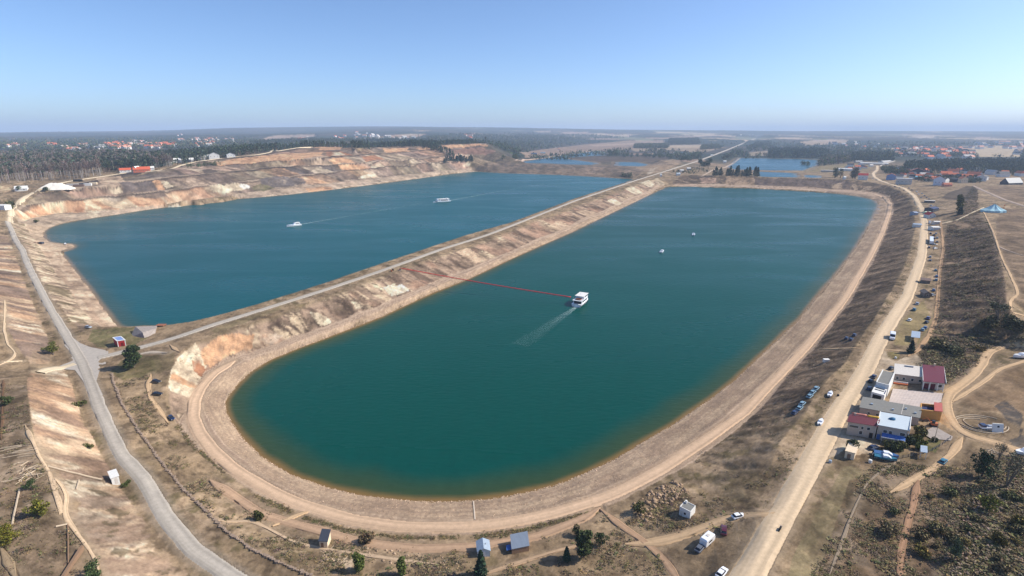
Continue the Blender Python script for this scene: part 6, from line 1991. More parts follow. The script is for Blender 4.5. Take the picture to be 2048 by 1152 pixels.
b, gl, rf = car_meshes()
VM['car'] = (b.mesh('body'), gl.mesh('glass'), rf.mesh('roof'))
VM['van'] = (MB().loft([ring(-2.9, .95, .4, 2.3), ring(-2.6, 1.0, .3, 2.45), ring(1.4, 1.0, .3, 2.45), ring(2.1, .98, .3, 1.5, .12, .9), ring(2.8, .9, .35, 1.15)]).mesh('body'),
             MB().loft([ring(1.5, .92, 1.35, 2.32, .05, .9), ring(2.16, .94, 1.3, 1.5, .05, .86)]).mesh('glass'), MB().loft([ring(-2.5, .8, 2.42, 2.53, .04), ring(1.2, .8, 2.42, 2.53, .04)]).mesh('roof'))
tw, rw = wheel_mesh()
VM['tyre'], VM['rim'] = tw.mesh('tyre'), rw.mesh('rim')
VM['light'] = MB().box(-.03, .03, -.16, .16, -.08, .08).mesh('headlight')
LAMP = pm('lamp_lens', (226, 226, 220), .2, noise=0)


def vehicle(kind, px, py, hx, hy, paint, lab, cat='car', nm='parked_car', group=None, scale=1.0, p=None):
    a = at(px, py) if p is None else p
    if p is None:
        c = at(hx, hy)
        ang = math.atan2(c[1] - a[1], c[0] - a[0])
    else:
        ang = hx
    e = empty(nm, (a[0], a[1], a[2] + .02), ang, lab, cat, group)
    e.scale = (scale,) * 3
    ms = VM[kind]
    pmn = PAINTS[paint]
    for n_, me, m in zip(('body', 'windows', 'roof'), ms, (pmn, GLASS, pmn)):
        o = bpy.data.objects.new(n_, me)
        COL.objects.link(o)
        o.parent = e
        if not me.materials:
            me.materials.append(m)
        o.material_slots[0].link = 'OBJECT'
        o.material_slots[0].material = m
    xs, wy = ((-1.3, 1.32), .8) if kind == 'car' else ((-1.8, 1.75), .9)
    for x in xs:
        for y in (-wy, wy):
            w_ = bpy.data.objects.new('wheel', VM['tyre'])
            COL.objects.link(w_)
            w_.parent = e
            w_.location = (x, y, .33)
            if not VM['tyre'].materials:
                VM['tyre'].materials.append(TYRE)
                VM['rim'].materials.append(CHROME)
                VM['light'].materials.append(LAMP)
            r_ = bpy.data.objects.new('rim', VM['rim'])
            COL.objects.link(r_)
            r_.parent = w_
    for y in (-.55, .55):
        h_ = bpy.data.objects.new('headlight', VM['light'])
        COL.objects.link(h_)
        h_.parent = e
        h_.location = (2.14 if kind == 'car' else 2.8, y, .62 if kind == 'car' else .85)
    return e


for px, py, hx, hy, c, lab in [
    (343, 838, 353, 850, 'dark_blue', 'dark blue car parked at the edge of the shore road'),
    (313, 765, 322, 766, 'black', 'black car on the path above the orange slip, upper of two'),
    (315, 790, 324, 791, 'black', 'dark car on the path above the orange slip, lower of two'),
    (177, 656, 186, 657, 'silver', 'silver car at the foot of the beach slope beside the grass'),
    (1693, 679, 1700, 672, 'dark_blue', 'dark blue car of the three on the bank, lowest'), (1702, 681, 1709, 674, 'dark_blue', 'dark blue car of the three on the bank, nearest the road'), (1709, 671, 1716, 664, 'dark_blue', 'dark blue car of the three on the bank, topmost'),
    (1632, 779, 1638, 773, 'sky_blue', 'pale blue car at the top of the line on the verge'), (1625, 787, 1631, 781, 'sky_blue', 'pale blue car second in the line on the verge'), (1619, 795, 1625, 789, 'sky_blue', 'pale blue car third in the line on the verge'),
    (1604, 811, 1610, 805, 'sky_blue', 'pale blue car below the gap in the line on the verge'), (1599, 818, 1605, 812, 'sky_blue', 'pale blue car second from the bottom of the line on the verge'), (1589, 827, 1595, 821, 'dark_blue', 'dark blue car at the bottom of the line on the verge'),
    (1783, 738, 1790, 735, 'black', 'black car parked behind the low white roofed house'), (1747, 755, 1753, 748, 'dark_blue', 'dark blue car in front of the long white house, farther one'), (1741, 764, 1747, 757, 'black', 'black car in front of the long white house, nearer one'), (1738, 779, 1743, 772, 'dark_blue', 'blue car in the shade against the long white house'),
    (1746, 898, 1752, 896, 'dark_blue', 'dark blue car beside the garden bushes'), (1886, 924, 1892, 918, 'teal', 'dark teal car on the small track in the lower right heath'),
    (1477, 1034, 1484, 1031, 'white', 'white car with dark windows on the sandy loop beside the dirt road'), (1447, 1064, 1447, 1056, 'maroon', 'maroon car parked on the grass beside the sandy loop'), (1443, 1149, 1449, 1142, 'white', 'white car at the bottom edge beside the dirt road'), (1400, 1099, 1406, 1092, 'grey', 'grey car hitched to the white caravan'),
    (1871, 542, 1871, 530, 'teal', 'teal car in the right hand file, farthest of the near stretch'), (1873, 554, 1873, 544, 'blue', 'blue car in the right hand file above another blue one'), (1872, 561, 1872, 550, 'sky_blue', 'light blue car just below a blue one in the right hand file'), (1867, 582, 1869, 572, 'blue', 'bright blue car right of the small brown hut'),
    (1865, 592, 1873, 590, 'grey', 'dark grey car just below the bright blue one'), (1834, 609, 1840, 600, 'silver', 'silver car left of the file, topmost of three on the grass'), (1828, 621, 1834, 612, 'teal', 'teal car left of the file, middle of three on the grass'), (1819, 641, 1826, 636, 'white', 'white car left of the file, lowest of three on the grass'),
    (1856, 638, 1862, 630, 'purple', 'purple car on the parking lawn'), (1853, 646, 1860, 642, 'black', 'black car below the purple one on the parking lawn'), (1850, 657, 1856, 648, 'blue', 'blue car behind the pale grey open shelter'), (1845, 661, 1851, 652, 'sky_blue', 'pale blue car tucked beside the pale grey open shelter'),
    (1860, 522, 1861, 512, 'grey', 'grey car left of the file where the long white trailer ends'), (1860, 515, 1861, 506, 'silver', 'silver car just beyond the grey one left of the file'), (1858, 496, 1860, 486, 'dark_blue', 'dark blue car behind the long white trailer'), (1870, 498, 1878, 497, 'white', 'white car right of the end of the long white trailer'),
    (1874, 477, 1874, 468, 'sky_blue', 'pale blue car right of the long white trailer, farther'), (1874, 485, 1874, 476, 'dark_blue', 'dark blue car right of the long white trailer, nearer'), (1862, 456, 1863, 447, 'black', 'black car in the tight row below the stalls, farthest'), (1863, 462, 1864, 453, 'silver', 'silver car in the tight row below the stalls, middle'), (1861, 468, 1862, 459, 'black', 'black car in the tight row below the stalls, nearest'),
    (1818, 377, 1826, 378, 'black', 'black car at the road bend by the white flat roofed house'), (1824, 381, 1832, 382, 'dark_blue', 'dark blue car at the road bend, right of a black one'), (1833, 384, 1840, 386, 'white', 'white car at the road bend, farther of two white ones'), (1837, 389, 1844, 391, 'white', 'white car at the road bend, nearer of two white ones'),
    (1842, 396, 1848, 398, 'grey', 'grey car below the white ones at the road bend'), (1750, 346, 1753, 349, 'white', 'white car on the far bend near the red roofed house'), (1752, 360, 1757, 364, 'black', 'black car on the far corner of the right lake bank'), (1745, 358, 1750, 361, 'white', 'white car on the far corner of the right lake bank'),
]:
    vehicle('car', px, py, hx, hy, c, lab, scale=1.0 if py > 640 else 1.12)
for k, (px, py, hx, hy) in enumerate([(1849, 392, 1856, 394), (1853, 396, 1860, 398), (1858, 399, 1865, 401), (1790, 374, 1797, 375), (1799, 377, 1806, 379), (1808, 381, 1815, 384), (1822, 386, 1829, 390), (1865, 417, 1872, 418), (1868, 471, 1868, 462), (1868, 478, 1868, 469)]):
    vehicle('car', px, py, hx, hy, 'black', 'black car in the crowd of vehicles between the road bend and the white trailer', group='black cars between the bend and the trailer', scale=1.12)
for k, (px, py, hx, hy) in enumerate([(1844, 388, 1851, 390), (1795, 371, 1802, 372), (1805, 375, 1812, 377), (1862, 412, 1869, 413), (1872, 468, 1872, 459), (1869, 490, 1876, 490)]):
    vehicle('car', px, py, hx, hy, 'silver', 'silver car in the crowd of vehicles between the road bend and the white trailer', group='silver cars between the bend and the trailer', scale=1.12)
vehicle('van', 1784, 677, 1783, 690, 'white', 'white minibus driving down the dirt road toward the houses', 'minibus', 'minibus', scale=1.25)
vehicle('van', 1859, 447, 1859, 458, 'white', 'white van parked at the roadside by the stalls', 'van', 'parked_van', scale=1.1)
# caravan, trailer, motorcycle
p, q = at(1414, 1086), at(1404, 1096)
e = empty('caravan', p, math.atan2(p[1] - q[1], p[0] - q[0]), 'white caravan hitched to a grey car beside the dirt road', 'caravan')
MB().loft([ring(-2.4, 1.05, .45, 2.2, .2), ring(-2.1, 1.1, .35, 2.6, .2), ring(1.9, 1.1, .35, 2.6, .2), ring(2.4, 1.05, .5, 1.9, .2)]).build('body', PAINTS['white'], e)
MB().box(-1.2, .6, -1.14, -1.08, 1.3, 1.9).box(-1.2, .6, 1.08, 1.14, 1.3, 1.9).build('window', GLASS, e)
MB().box(-.5, .5, -.4, .4, 2.61, 2.72).build('roof_hatch', OFFW, e)
MB().tube([(-2.4, 0, .5), (-3.6, 0, .5)], .06).build('drawbar', CHROME, e)
for y in (-1.0, 1.0):
    o = bpy.data.objects.new('wheel', VM['tyre'])
    COL.objects.link(o)
    o.parent, o.location = e, (-.2, y, .33)
p, q = at(1862, 489), at(1862, 474)
e = empty('trailer', p, math.atan2(q[1] - p[1], q[0] - p[0]), 'long white trailer parked along the dirt road', 'trailer')
MB().loft([ring(-1, 1.5, .9, 3.6, .1), ring(29, 1.5, .9, 3.6, .1)]).build('box', PAINTS['white'], e)
MB().box(-1, 29, -1, 1, .6, .9).build('chassis', BLACK, e)
for x in (2, 4, 24, 26):
    for y in (-1.2, 1.2):
        o = bpy.data.objects.new('wheel', VM['tyre'])
        COL.objects.link(o)
        o.parent, o.location, o.scale = e, (x, y, .45), (1.4, 1.4, 1.4)
p, q = at(1560, 1060), at(1568, 1046)
e = empty('motorcycle', p, math.atan2(q[1] - p[1], q[0] - p[0]), 'black motorcycle on the dirt road near the bottom edge', 'motorcycle')
e.scale = (1.25,) * 3
for x in (-.7, .7):
    o = bpy.data.objects.new('wheel', VM['tyre'])
    COL.objects.link(o)
    o.parent, o.location = e, (x, 0, .33)
MB().loft([ring(-.7, .14, .6, .85, .04), ring(-.1, .2, .45, .95, .05), ring(.45, .16, .55, 1.0, .05)]).build('body', BLACK, e)
MB().tube([(.5, -.4, 1.1), (.45, 0, 1.05), (.5, .4, 1.1)], .035).tube([(.68, 0, .35), (.46, 0, 1.05)], .04).build('handlebar', CHROME, e)
MB().loft([ring(-.75, .15, .84, .93, .02), ring(-.1, .17, .93, 1.02, .02)]).build('seat', TYRE, e)


# ------------------------------------------------------------------ boats
def hull_rings(L, w, h, n=9, stern=.85, rise=.25):
    R = []
    for k in range(n):
        t = k / (n - 1)
        x = -L / 2 + L * t
        b = w * (stern + (1 - stern) * min(1, t * 3)) * (1 - max(0, (t - .5) / .5) ** 2.2 * .97)
        z = h * (1 + rise * t * t)
        R.append([(x, -b, z), (x, -b * .82, h * .1), (x, 0, -h * .35 * (1 - t * .6)), (x, b * .82, h * .1), (x, b, z)])
    return R


def small_boat(px, py, hx, hy, L, lab, paint='white', land=False, group=None):
    if land:
        p, q = at(px, py), at(hx, hy)
    else:
        p, q = P(px, py, 0), P(hx, hy, 0)
    e = empty('motorboat', (p[0], p[1], p[2] + (.5 if land else 0)), math.atan2(q[1] - p[1], q[0] - p[0]), lab, 'boat', group)
    w_ = L * .17
    MB().loft(hull_rings(L, w_, L * .12)).build('hull', PAINTS[paint], e)
    MB().loft([[(x, -b, z0), (x, b, z0), (x, b * .8, z1), (x, -b * .8, z1)] for x, b, z0, z1 in ((-L * .12, w_ * .75, L * .11, L * .22), (L * .1, w_ * .75, L * .11, L * .22), (L * .24, w_ * .6, L * .12, L * .14))]).build('cabin', PAINTS['white'], e)
    MB().loft([[(x, -b, z0), (x, b, z0), (x, b * .82, z1), (x, -b * .82, z1)] for x, b, z0, z1 in ((L * .06, w_ * .77, L * .13, L * .2), (L * .21, w_ * .64, L * .13, L * .155))]).build('windscreen', GLASS, e)
    MB().box(-L * .4, -L * .2, -w_ * .6, w_ * .6, L * .09, L * .115).build('seat', OFFW, e)
    MB().box(-L * .55, -L * .49, -.15, .15, -L * .02, L * .16).build('outboard_motor', BLACK, e)
    if land:
        MB().box(-L * .45, L * .4, -.5, .5, -.35, -.2).box(-.3, .3, -w_ * .9, w_ * .9, -.5, -.2).build('cradle', WOOD, e)
    return e


small_boat(1324, 504, 1332, 497, 10.5, 'small white motorboat in the middle of the right lake, nearer of two')
small_boat(1387, 470, 1388, 462, 11.0, 'small white motorboat in the middle of the right lake, farther of two')
small_boat(1660, 791, 1665, 781, 5.2, 'white boat on the verge beside the dirt road, farther of two', land=True)
small_boat(1641, 846, 1646, 836, 5.2, 'white boat on the verge beside the dirt road, nearer of two', land=True)
p = at(2045, 716)
e = small_boat(2045, 716, 2024, 716, 9.5, 'big white motorboat standing on the grass at the right edge', land=True)
small_boat(2052, 908, 2020, 908, 8.0, 'white boat hull cut by the right edge beside the track', land=True)
small_boat(1771, 914, 1786, 917, 7.2, 'blue boat lying along the garden fence', 'blue', True)
small_boat(1770, 920, 1785, 923, 6.6, 'teal boat lying just in front of a blue one by the garden fence', 'teal', True)
small_boat(296, 650, 306, 645, 6.5, 'green boat drawn up behind the concrete block', 'teal', True)
small_boat(131, 489, 132, 484, 5.5, 'white boat drawn up on the tip of the sandy spit', 'white', True)
# cruiser with a flared bow on the left lake
p, q = P(588, 452, 0), P(560, 455.5, 0)
e = empty('cabin_cruiser', p, math.atan2(q[1] - p[1], q[0] - p[0]), 'white cabin cruiser heading left on the left lake', 'boat')
MB().loft(hull_rings(19, 3.2, 1.9)).build('hull', PAINTS['white'], e)
MB().loft([[(x, -b, z0), (x, b, z0), (x, b * .85, z1), (x, -b * .85, z1)] for x, b, z0, z1 in ((-7.4, 2.2, 1.6, 4.2), (-1, 2.2, 1.6, 4.2), (1.5, 1.9, 1.7, 2.0))]).build('cabin', PAINTS['white'], e)
MB().box(-6.8, -1.6, -2.24, 2.24, 2.6, 3.5).build('window', GLASS, e)
MB().box(-7.4, -2, -2.1, 2.1, 4.25, 4.45).build('roof', WHITE, e)


def ferry(p, ang, L, w_, lab, decks, bow_open):
    e = empty('ferry', p, ang, lab, 'ferry')
    MB().loft(hull_rings(L, w_, 1.9, 12, .95, .15)).build('hull', PAINTS['white'], e)
    MB().loft([[(a * 1.0, b * 1.012, c * .86 + .12) for a, b, c in r[1:4]][:1] + [(r[0][0], r[0][1] * 1.012, 1.25), (r[0][0], r[0][1] * 1.012, 1.0)] for r in hull_rings(L, w_, 1.9, 12, .95, .15)], False).build('stripe', PAINTS['dark_blue'], e)
    MB().loft([[(x, -b, 1.5), (x, b, 1.5), (x, b, 1.72), (x, -b, 1.72)] for x, b in ((-L * .49, w_ * .93), (0, w_ * .93), (L * .25, w_ * .8), (L * .4, w_ * .4))]).build('deck', OFFW, e)
    x0, x1 = -L * .38, L * .28
    cab = MB().loft([[(x, -b, 1.73), (x, b, 1.73), (x, b * .97, 4.1), (x, -b * .97, 4.1)] for x, b in ((x0, w_ * .84), (L * .12, w_ * .84), (x1, w_ * .62))]).build('cabin', PAINTS['white'], e)
    MB().box(x0 + 1, L * .1, -w_ * .85, w_ * .85, 2.6, 3.5).build('window', GLASS, cab)
    MB().box(x0 - .12, x0 + .1, -w_ * .7, w_ * .7, 1.9, 3.6).build('doorway', DARKG, cab)
    MB().loft([[(x, -b, 4.12), (x, b, 4.12), (x, b, 4.3), (x, -b, 4.3)] for x, b in ((-L * .44, w_ * .9), (L * .14, w_ * .9), (L * .33, w_ * .6))]).build('upper_deck', PAINTS['white'], e)
    if decks > 1:
        b_ = MB().box(-L * .16, L * .2, -w_ * .78, w_ * .78, 4.31, 6.3).build('bridge', PAINTS['white'], e)
        MB().box(-L * .1, L * .205, -w_ * .79, w_ * .79, 5.2, 5.9).build('window', GLASS, b_)
        MB().box(-L * .24, L * .24, -w_ * .86, w_ * .86, 6.31, 6.55).build('roof', WHITE, e)
        MB().box(-L * .36, -L * .22, -w_ * .5, w_ * .5, 4.31, 5.0).build('bench', pm('brown_seat', (128, 82, 66)), e)
    else:
        for k in range(5):
            MB().box(-L * .36 + k * L * .14, -L * .36 + k * L * .14 + L * .08, -w_ * .5, w_ * .5, 4.31, 5.6 if k not in (0, 4) else 6.4).build('deckhouse', PAINTS['white'], e)
        MB().box(-L * .44, L * .22, -w_ * .88, w_ * .88, 5.65, 5.8).build('roof', WHITE, e)
    for s_ in (-1, 1):
        rl = MB().tube([(-L * .44, s_ * w_ * .88, 5.2), (L * .14, s_ * w_ * .88, 5.2)], .05)
        for k in range(9):
            x = -L * .44 + k * L * .58 / 8
            rl.tube([(x, s_ * w_ * .88, 4.3), (x, s_ * w_ * .88, 5.2)], .04)
        rl.build('railing', CHROME, e)
    MB().box(L * .26, L * .38, -w_ * .3, w_ * .3, 1.8, 2.3).build('hatch', pm('brown_seat', (128, 82, 66)), e)
    MB().tube([(-L * .1, 0, 6.5 if decks > 1 else 5.7), (-L * .1, 0, 9)], .08).build('mast', CHROME, e)
    return e


a, b = P(1150, 616, 0), P(1175, 596, 0)
FA = math.atan2(b[1] - a[1], b[0] - a[0])
fm = (a + b) / 2
ferry(fm, FA, 22, 3.9, 'white double deck ferry in the right lake, tied by a long red cable', 2, True)
a, b = P(898, 403, 0), P(868, 405.5, 0)
FB = math.atan2(b[1] - a[1], b[0] - a[0])
ferry((a + b) / 2, FB, 33, 5.0, 'long white single deck ferry heading left on the left lake', 1, False)
# the red cable, from the causeway to the ferry
a, b = at(801, 541) + np.array((0, 0, 2.2)), P(1142, 594, 5.0)
for nm_, off_, r_, c_, lab in (('cable', 0, .26, pm('red_cable', (232, 16, 34), .5, noise=0), 'long red cable stretched from the causeway to the ferry'), ('cable', -.75, .09, pm('dark_red_cable', (150, 26, 44), .6, noise=0), 'thin dark red cable hanging just under the red one')):
    pts = []
    for t in np.linspace(0, 1, 40):
        q = a + (b - a) * t
        q = q + np.array((0, 0, off_ - .7 * math.sin(math.pi * t)))
        pts.append(q)
    o = MB().tube(pts, r_, 6).build(nm_, c_, None, None, True)
    label(o, lab, 'cable')
p = at(800, 542)
e = empty('winch', p, .4, 'winch post holding the red cable on the causeway', 'winch')
MB().box(-.5, .5, -.4, .4, -.3, 1.0).build('base', CONCR, e)
MB().tube([(0, 0, 1.0), (0, 0, 2.5)], .18).build('post', BLACK, e)
MB().tube([(-.7, 0, 1.3), (.7, 0, 1.3)], .4, 10).build('drum', PAINTS['maroon'], e)
for px, py, m, lab in ((783, 543, pm('rust_brown', (140, 84, 52)), 'rusty brown drum left of the winch post'), (786, 541, DARKG, 'dark crate beside the rusty drum')):
    o = MB().prism([(math.cos(t) * .7, math.sin(t) * .7) for t in np.linspace(0, 6.283, 8 if 'drum' in lab else 4, endpoint=False)], -.2, 1.3).build('drum' if 'drum' in lab else 'crate', m)
    o.location = at(px, py)
    label(o, lab, 'drum' if 'drum' in lab else 'crate')


# ------------------------------------------------------------------ foam behind the boats: flecks lying on the water
FOAM = mat('water_foam', lin(190, 214, 210), .6, noise=.0)


def flecks(name, pts, size, lab, stretch, ang, fall=None):
    n = len(pts)
    r = np.random.default_rng(len(lab))
    s = size * r.uniform(.4, 1.2, n)
    a = ang + r.normal(0, .12, n)
    dx, dy = np.cos(a), np.sin(a)
    L = s * stretch
    v = []
    for sx, sy in ((-1, 0), (0, -1), (1, 0), (0, 1)):
        v.append(np.stack([pts[:, 0] + dx * L * sx - dy * s * sy, pts[:, 1] + dy * L * sx + dx * s * sy, np.full(n, .03) + .004 * np.arange(n) % .03], 1))
    v = np.stack(v, 1).reshape(-1, 3)
    return label(link(name, npmesh(name, v, np.arange(4 * n).reshape(n, 4)), [FOAM]), lab, 'wake', None, 'stuff')


def wake(stern, ang, length, w0, w1, n, size, lab, thick=1.0, stretch=4):
    r = np.random.default_rng(n)
    t = r.uniform(0, 1, n) ** 2.2
    side = r.choice([-1, 1], n)
    hw = w0 + (w1 - w0) * t
    off = np.where(r.random(n) < .3, side * hw * r.uniform(.75, 1, n) + r.normal(0, .3 + .9 * t, n), r.normal(0, .55, n) * hw)
    x = -t * length
    c, s = math.cos(ang), math.sin(ang)
    pts = np.stack([stern[0] + x * c - off * s, stern[1] + x * s + off * c], 1)
    flecks('wake', pts, size, lab, stretch, ang)


st = fm - np.array((math.cos(FA), math.sin(FA), 0)) * 10.5
w2 = P(1040, 690, 0)
wake(st, math.atan2(st[1] - w2[1], st[0] - w2[0]), math.hypot(st[0] - w2[0], st[1] - w2[1]), 1.0, 5.2, 5200, .04, 'white foam wake fanning behind the double deck ferry')
s1, e1 = P(600, 449, 0), P(860, 404, 0)
wake(s1, math.atan2(s1[1] - e1[1], s1[0] - e1[0]), 255, .7, 4.0, 1000, .14, 'thin white wake trailing behind the cabin cruiser', stretch=9)
s1, e1 = P(900, 401, 0), P(1120, 361, 0)
wake(s1, math.atan2(s1[1] - e1[1], s1[0] - e1[0]), 380, 1.0, 8, 800, .16, 'thin white wake trailing behind the single deck ferry', stretch=11)
s1, e1 = P(866, 406, 0), P(900, 400, 0)
wake(s1, math.atan2(s1[1] - e1[1], s1[0] - e1[0]), 14, 3.2, 4.4, 60, .3, 'bow foam of the single deck ferry', stretch=3)

# ------------------------------------------------------------------ walls, logs, stones, posts
wl = H([(224, 748), (225, 760), (244, 809), (279, 865), (321, 924), (370, 984), (419, 1029), (450, 1061), (503, 1099), (560, 1126), (583, 1135), (626, 1154), (690, 1178)], 4)
wl = resample(wl, .9)
b = MB()
rr = random.Random(5)
for k, q in enumerate(wl):
    zg = ground(q[0], q[1])[0]
    for lv in range(1):
        s_ = rr.uniform(.26, .5) * (1 - .3 * lv)
        c0 = np.array((q[0] + rr.uniform(-.2, .2), q[1] + rr.uniform(-.2, .2), zg + .12 + lv * .38))
        vv = [(c0[0] + x * s_ * rr.uniform(.7, 1.2), c0[1] + y * s_ * rr.uniform(.7, 1.2), c0[2] + z * s_ * rr.uniform(.6, 1)) for x in (-1, 1) for y in (-1, 1) for z in (-1, 1)]
        b.add(vv, [(0, 1, 3, 2), (4, 6, 7, 5), (0, 2, 6, 4), (1, 5, 7, 3), (0, 4, 5, 1), (2, 3, 7, 6)])
o = b.build('stone_wall', pm('field_stone', (148, 128, 110), .95, noise=.35, scale=.8))
label(o, 'long rough dry stone wall running beside the asphalt road', 'wall')


def rocks(n, r):
    """n irregular stones: 6-point octahedra knocked out of shape"""
    base = np.array([(1, 0, 0), (0, 1, 0), (-1, 0, 0), (0, -1, 0), (0, 0, .8), (0, 0, -.6)], float)
    f = np.array([(0, 1, 4), (1, 2, 4), (2, 3, 4), (3, 0, 4), (1, 0, 5), (2, 1, 5), (3, 2, 5), (0, 3, 5)])
    return base[None] * r.uniform(.55, 1.25, (n, 6, 1)), f


M_STONE = mat('loose_stone', attr=True, rough=.95, noise=.2, scale=2.0, spec=.1)


def stones(name, xy, s0, s1, c, lab, seed=0):
    r = np.random.default_rng(seed + len(xy))
    v, f = rocks(len(xy), r)
    v = v * (s0 + (s1 - s0) * r.random(len(xy)) ** 2)[:, None, None]
    z = ground(xy[:, 0], xy[:, 1])
    v = v + np.stack([xy[:, 0], xy[:, 1], z + .05], 1)[:, None, :]
    cc = np.repeat(np.array(c)[None] * np.exp(r.normal(0, .22, (len(xy), 1))), 6, 0)
    f = (f[None] + (np.arange(len(xy)) * 6)[:, None, None]).reshape(-1, 3)
    return label(link(name, npmesh(name, v.reshape(-1, 3), f, cc), [M_STONE]), lab, 'stones', None, 'stuff')


nearS = resample(wS2[(wS2[:, 1] < 520)], .5)
jit = rng.normal(0, .5, (len(nearS) * 4, 2))
bb = np.repeat(nearS[:, :2], 4, 0) + jit
out_ = offset(np.repeat(nearS, 4, 0), 0)
stones('shore_stones', bb[rng.random(len(bb)) < .8], .14, .4, lin(198, 172, 146), 'row of pale stones along the waterline of the right lake', 1)
poly_rv = np.vstack([wS2, wRT[::-1]])
xy = inside(poly_rv, 15000)
xy = xy[(xy[:, 1] < 420)]
stones('shore_stones', xy, .1, .24, lin(206, 176, 146), 'stone paving of the sloping lake bank', 2)
xy = inside(H([(1262, 1010), (1300, 985), (1350, 960), (1380, 985), (1330, 1010), (1310, 1036), (1280, 1046)], 10), 300)
stones('boulders', xy, .2, 1.25, lin(160, 136, 112), 'grey boulders tipped beside the white hut', 3)
xy = inside(H([(700, 1092), (800, 1100), (900, 1112), (930, 1140), (820, 1135), (700, 1120)], 10), 130)
stones('boulders', xy, .15, .6, lin(166, 142, 118), 'pale rubble along the path below the shore road', 4)
xy = inside(H([(1900, 1152), (1920, 1060), (1960, 980), (2010, 960), (2000, 1050), (1960, 1152)], 10), 500)
stones('boulders', xy, .2, 1.0, lin(150, 130, 116), 'stones among the thicket at the lower right', 5)
xy = inside(H([(640, 1100), (672, 1098), (676, 1120), (648, 1124)], 6), 50)
stones('boulders', xy, .12, .45, lin(190, 166, 140), 'pale rubble in front of the leaning grey shed', 6)

LOGM = MB().tube([(-.5, 0, 0), (0, .006, .004), (.5, 0, 0)], [.5, .45, .36], 7).mesh('log')
LOGM.materials.append(PALEW)


def log(px, py, L, d, ang, lab, grp=None, nm='log', lift=.5):
    p = at(px, py)
    o = link(nm, LOGM)
    o.location = (p[0], p[1], p[2] + d * lift)
    o.scale = (L, d, d)
    o.rotation_euler = (rnd.uniform(0, 6), rnd.uniform(-.05, .05), ang)
    return label(o, lab, 'log', grp)


for k in range(32):
    px, py = rnd.gauss(52, 16), rnd.gauss(946, 10)
    log(px, py, rnd.uniform(2, 6), rnd.uniform(.16, .32), rnd.uniform(0, 3.14), 'pale dead log in the tangled heap left of the orange cut', 'logs in the tangled heap')
for k in range(16):
    log(rnd.uniform(14, 62), rnd.uniform(892, 914), rnd.uniform(4, 8), rnd.uniform(.14, .24), rnd.uniform(.1, .6), 'pale thin log scattered above the tangled heap', 'logs scattered above the heap')


def pole(a, b, d, lab, nm='pole', m=PALEW, up=.3):
    L = H([a, b], 8)
    L[:, 2] = ground(L[:, 0], L[:, 1]) + up
    return label(MB().tube(L, d / 2, 6).build(nm, m), lab, 'pole')


pole((96, 934), (205, 962), .55, 'long white pole lying down the face of the orange cut')
pole((158, 962), (153, 980), .5, 'short white pole near the top of the orange cut')
pole((39, 980), (25, 1050), .5, 'thin white pole lying below the dark small tree')
pole((112, 1055), (135, 1050), .5, 'short white log beside the left crest path')
pole((136, 1050), (137, 1128), .3, 'thin brown pole standing out beside the left crest path', m=WOOD)
a, b = at(166, 1100), at(126, 1158)
o = MB().box(-.5, .5, -.35, .35, -.3, 1.1).build('beam', WOOD)
o.location = (a + b) / 2
o.scale = (math.hypot(*(b - a)[:2]), 1, 1)
o.rotation_euler = (0, 0, math.atan2((b - a)[1], (b - a)[0]))
label(o, 'heavy weathered timber beam at the bottom left corner', 'beam')
for k in range(8):
    log(rnd.gauss(655, 8), rnd.gauss(1106, 6), rnd.uniform(1.5, 3.5), .16, rnd.uniform(0, 3.14), 'pale pole strewn in front of the leaning grey shed', 'poles before the leaning shed')
for k in range(16):
    log(rnd.gauss(1985, 9), rnd.gauss(905, 6), rnd.uniform(2, 5), .2, rnd.uniform(0, 3.14), 'pale branch in the heap beside the big dark evergreen', 'branches by the evergreen')
# hose rings and the trailer in the right hand field
pc = at(1962, 848)
for k, (rx, ry_) in enumerate(((9.5, 6.5), (8.2, 5.4), (5.8, 4.2))):
    pts = [(pc[0] + math.cos(t) * rx * (1 + .06 * math.sin(3 * t + k)), pc[1] + math.sin(t) * ry_ * (1 + .08 * math.sin(2 * t + k)), 14.3) for t in np.linspace(.5 + .3 * k, 5.9, 40)]
    for j, q in enumerate(pts):
        pts[j] = (q[0], q[1], ground(q[0], q[1])[0] + .15)
    label(MB().tube(pts, .17, 6).build('hose', PALEW), ('outermost', 'middle', 'innermost')[k] + ' loop of pale hose lying in the field', 'hose')
p = at(1978, 858)
e = empty('field_trailer', p, -.1, 'low white and grey trailer inside the loops of hose', 'trailer')
MB().box(-3.2, 3.0, -1.1, 1.1, .6, 1.3).build('bed', PAINTS['white'], e)
MB().loft([ring(-3.2, 1.0, 1.31, 2.0, .15), ring(-1.6, 1.0, 1.31, 2.1, .15)]).build('tank', PAINTS['dark_blue'], e)
MB().box(-.6, 2.6, -.6, .6, 1.31, 1.7).build('frame', pm('grey_blue_wall', (150, 160, 178)), e)
for x in (-1.8, 1.8):
    for y in (-1.0, 1.0):
        o = bpy.data.objects.new('wheel', VM['tyre'])
        COL.objects.link(o)
        o.parent, o.location = e, (x, y, .33)
p = at(1995, 864)
e = empty('panel', p, -.15, 'upright white panel with a small dark square at the end of the field trailer', 'panel')
MB().add([(-1.8, .25, 0), (1.8, .25, 0), (1.8, -.25, 0), (-1.8, -.25, 0), (-1.8, .9, 3.2), (1.8, .9, 3.2), (1.8, .6, 3.2), (-1.8, .6, 3.2)], [(0, 1, 2, 3)[::-1], (4, 5, 6, 7), (2, 3, 7, 6), (0, 1, 5, 4)[::-1], (1, 2, 6, 5), (3, 0, 4, 7)]).build('board', WHITE, e)
MB().add([(-.3, .2, 1.9), (.4, .2, 1.9), (.4, .36, 2.5), (-.3, .36, 2.5)], [(0, 1, 2, 3)]).build('square', DARKG, e)
